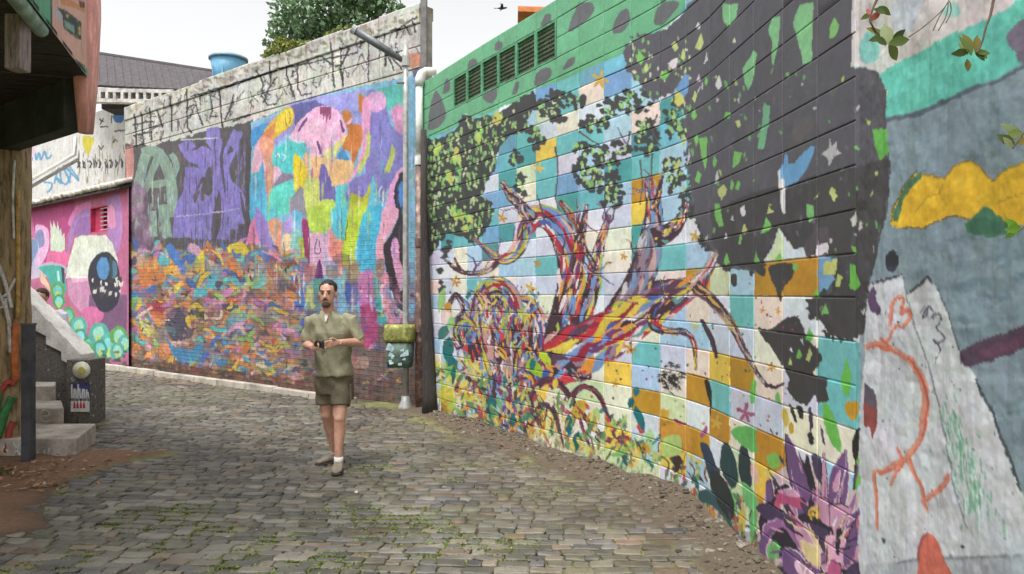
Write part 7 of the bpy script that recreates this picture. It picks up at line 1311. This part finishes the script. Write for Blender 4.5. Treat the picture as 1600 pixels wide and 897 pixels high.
mb = MB(); mb.ball((-.06, -.035, 1.625), (.087, .094, .1), 18, 12); h2 = mb.build('hair', plain('brown hair', (70, 52, 42), .8, .3, 50, .5), sp_, True)
bm = bmesh.new(); bm.from_mesh(h2.data); bmesh.ops.delete(bm, geom=[v_ for v_ in bm.verts if v_.co.z < 1.57 or (v_.co.y < -.09 and v_.co.z < 1.63)], context='VERTS'); bm.to_mesh(h2.data); bm.free(); h2.modifiers.new('t', 'SOLIDIFY').thickness = .012
mb = MB(); mb.loft([ell((.06, .05, .6), .205, .155), ell((.06, .04, .95), .19, .14), ell((.04, .02, 1.25), .197, .135), ell((.0, 0, 1.39), .16, .105), ell((-.03, 0, 1.45), .08, .075)], 22, 2.3)
for s_ in (-1, 1): mb.tube([(.02+s_*.12, 0, 1.38), (.02+s_*.19, -.01, 1.34), (.03+s_*.22, -.03, 1.18)], [.065, .068, .066], 14)
solid(mb, 'shirt', cloth('lavender shirt', (206, 200, 214)), sp_, .011, 6)
mb = MB(); mb.ball((.06, .06, .64), (.19, .16, .12), 16, 8)
for s_ in (-1, 1): mb.tube([(.06+s_*.09, .05, .66), (.06+s_*.12, -.35, .63), (.06+s_*.11, -.36, .18)], [.1, .075, .06], 14)
solid(mb, 'trousers', cloth('dark trousers', (60, 60, 70)), sp_, .012, 5)
for s_ in (-1, 1): MB().loft([((.06+s_*.11, -.3, .125), (.035, 0, 0), (0, 0, .04)), ((.06+s_*.11, -.4, .12), (.042, 0, 0), (0, 0, .04)), ((.06+s_*.11, -.5, .105), (.044, 0, 0), (0, 0, .026)), ((.06+s_*.11, -.56, .1), (.02, 0, 0), (0, 0, .015))], 12).build('shoe', M_SOLE, sp_, True)
MB().box((-6.75, 10.1, .52), (1.3, .7, .1)).build('step', M_STEP, st, bevel=.012); MB().box((-6.75, 9.95, .04), (1.3, .4, .1)).build('step', M_STEP, st, bevel=.012)

# ------------------------------------------------------------------ hanging twigs in front of the plastered wall
M_TWIG = plain('dry twig', (96, 82, 66), .9, .3, 20, .3)
LC = [(84, 100, 44), (70, 88, 40), (104, 116, 56), (120, 110, 50)]
def sprig(label, pts, Yd, leaves, red=False, r0=.0035):
    """pts: the stem in photo measurements at distance Yd; leaves: (x, y, length px, angle, colour)"""
    P = [px(a, b, Yd+d) for a, b, d in pts]; root = P[0]
    t_ = thing('twig', label, 'branch', 'leafy twigs hanging in front of the plaster wall', loc=root)
    top = [Vector((1.95, Yd+.35, 4.75))-root, Vector((1.2, Yd+.15, 4.2))-root, Vector((P[0].x+.03, Yd, max(P[0].z+.5, 2.9)))-root]
    MB().tube([tuple(v_) for v_ in catmull([tuple(v_) for v_ in top]+[(0, 0, 0)], 6)], [.012-.0085*i/18 for i in range(19)], 6).build('branch', M_TWIG, t_, True)
    MB().tube([tuple(v_) for v_ in catmull([tuple(p-root) for p in P], 5)], [max(.0035-.0001*i, .0012) for i in range(5*(len(P)-1)+1)], 5).build('stem', M_TWIG, t_, True)
    for (x, y, l, a, c) in leaves:
        c0 = px(x, y, Yd+rr.uniform(-.03, .03))-root; l = l/F*Yd; u = Vector((math.cos(a), rr.uniform(-.4, .4), -math.sin(a))).normalized(); w = u.cross(Vector((rr.uniform(-.4, .4), 1, rr.uniform(-.4, .4)))).normalized(); n_ = u.cross(w)
        V, Fq = [], []
        prof = ((0, 0), (.12, .1), (.3, .2), (.5, .24), (.7, .19), (.87, .09), (1, 0))
        for s_, h in prof: V += [c0+u*l*s_+w*l*h+n_*l*(.10*h-.22*s_*s_), c0+u*l*s_-n_*l*(.06*h+.22*s_*s_), c0+u*l*s_-w*l*h+n_*l*(.10*h-.22*s_*s_)]
        for i in range(6): b_ = i*3; Fq += [(b_, b_+3, b_+4, b_+1), (b_+1, b_+4, b_+5, b_+2)]
        mb = MB(); mb.col = c; mb.add(V, Fq); mb.build('leaf', M_LEAF, t_, True)
RB = (140, 60, 44)
sprig('leafy twig with a reddish shoot hanging beside the charcoal crown', [(1372, -4, 0), (1364, 14, 0), (1360, 34, .0), (1378, 60, .0), (1388, 68, 0)], 1.75, [(1364, 14, 22, .3, LC[0]), (1372, 10, 26, .5, LC[1]), (1362, 20, 18, 2.6, LC[2]), (1358, 24, 16, -1.5, RB), (1360, 34, 22, -.9, RB), (1372, 52, 22, 3.5, LC[3]), (1388, 68, 36, .75, LC[2]), (1388, 68, 34, -.2, LC[0]), (1390, 70, 40, -1.7, LC[2]), (1386, 70, 26, 3.6, LC[1]), (1390, 66, 30, -.6, LC[1]), (1384, 72, 36, -2.0, LC[0]), (1376, 58, 20, 2.8, LC[0])])
sprig('small leafy twig hanging over the teal painted band', [(1553, -4, 0), (1548, 22, 0), (1540, 45, 0), (1534, 68, .0), (1526, 82, 0)], 1.7, [(1526, 80, 28, .25, LC[2]), (1528, 84, 26, -.25, LC[0]), (1524, 84, 34, -1.3, LC[3]), (1520, 82, 34, -2.0, LC[3]), (1516, 80, 26, 3.0, LC[1]), (1518, 88, 40, -1.8, LC[0]), (1530, 92, 28, -1.0, LC[1]), (1512, 86, 30, -1.7, LC[2]), (1508, 78, 20, 2.8, LC[0]), (1522, 78, 24, .9, LC[1]), (1512, 112, 22, -1.5, LC[3])])
sprig('leafy twig end hanging over the right of the yellow painted form', [(1640, 150, 0), (1618, 180, 0), (1598, 210, 0), (1582, 232, 0)], 1.65, [(1598, 206, 30, 2.9, LC[2]), (1596, 214, 36, -2.3, LC[0]), (1586, 226, 30, -2.6, LC[1]), (1590, 226, 24, -.6, LC[3]), (1582, 232, 22, -2.2, (120, 124, 84)), (1600, 214, 26, -.4, LC[0])])
sprig('bright green twig tip below the painted green leaf', [(1650, 300, 0), (1625, 330, 0), (1605, 350, 0), (1590, 362, 0)], 1.6, [(1596, 356, 30, 3.0, (110, 150, 44)), (1592, 362, 30, -2.4, (96, 138, 40)), (1604, 352, 30, -.5, (104, 144, 44)), (1590, 360, 22, 2.5, (120, 156, 60))])
for P in ([(1478, 8), (1462, 26), (1440, 45), (1420, 58)], [(1482, 14), (1474, 34), (1462, 50)], [(1536, 30), (1528, 46), (1516, 62)], [(1592, 34), (1588, 60), (1582, 78)]):
    pass
bt = thing('twig', 'bare thin twig with fine side shoots hanging over the white painted sky', 'branch', 'leafy twigs hanging in front of the plaster wall', loc=px(1484, -2, 1.8))
r0_ = px(1484, -2, 1.8)
MB().tube([tuple(v_) for v_ in catmull([(1.1, .35, 2.4), (.55, .2, 2.0), (.05, 0, .7), (0, 0, 0)], 6)], [.012-.0095*i/18 for i in range(19)], 6).build('branch', M_TWIG, bt, True)
for P in ([(1484, -2), (1474, 14), (1448, 38), (1420, 58)], [(1482, 4), (1478, 26), (1466, 48)], [(1484, 2), (1486, 18), (1478, 36)], [(1476, 12), (1466, 30), (1458, 48)]):
    MB().tube([tuple(v_) for v_ in catmull([tuple(px(a, b, 1.8)-r0_) for a, b in P], 5)], .0014, 5).build('shoot', M_TWIG, bt, True)
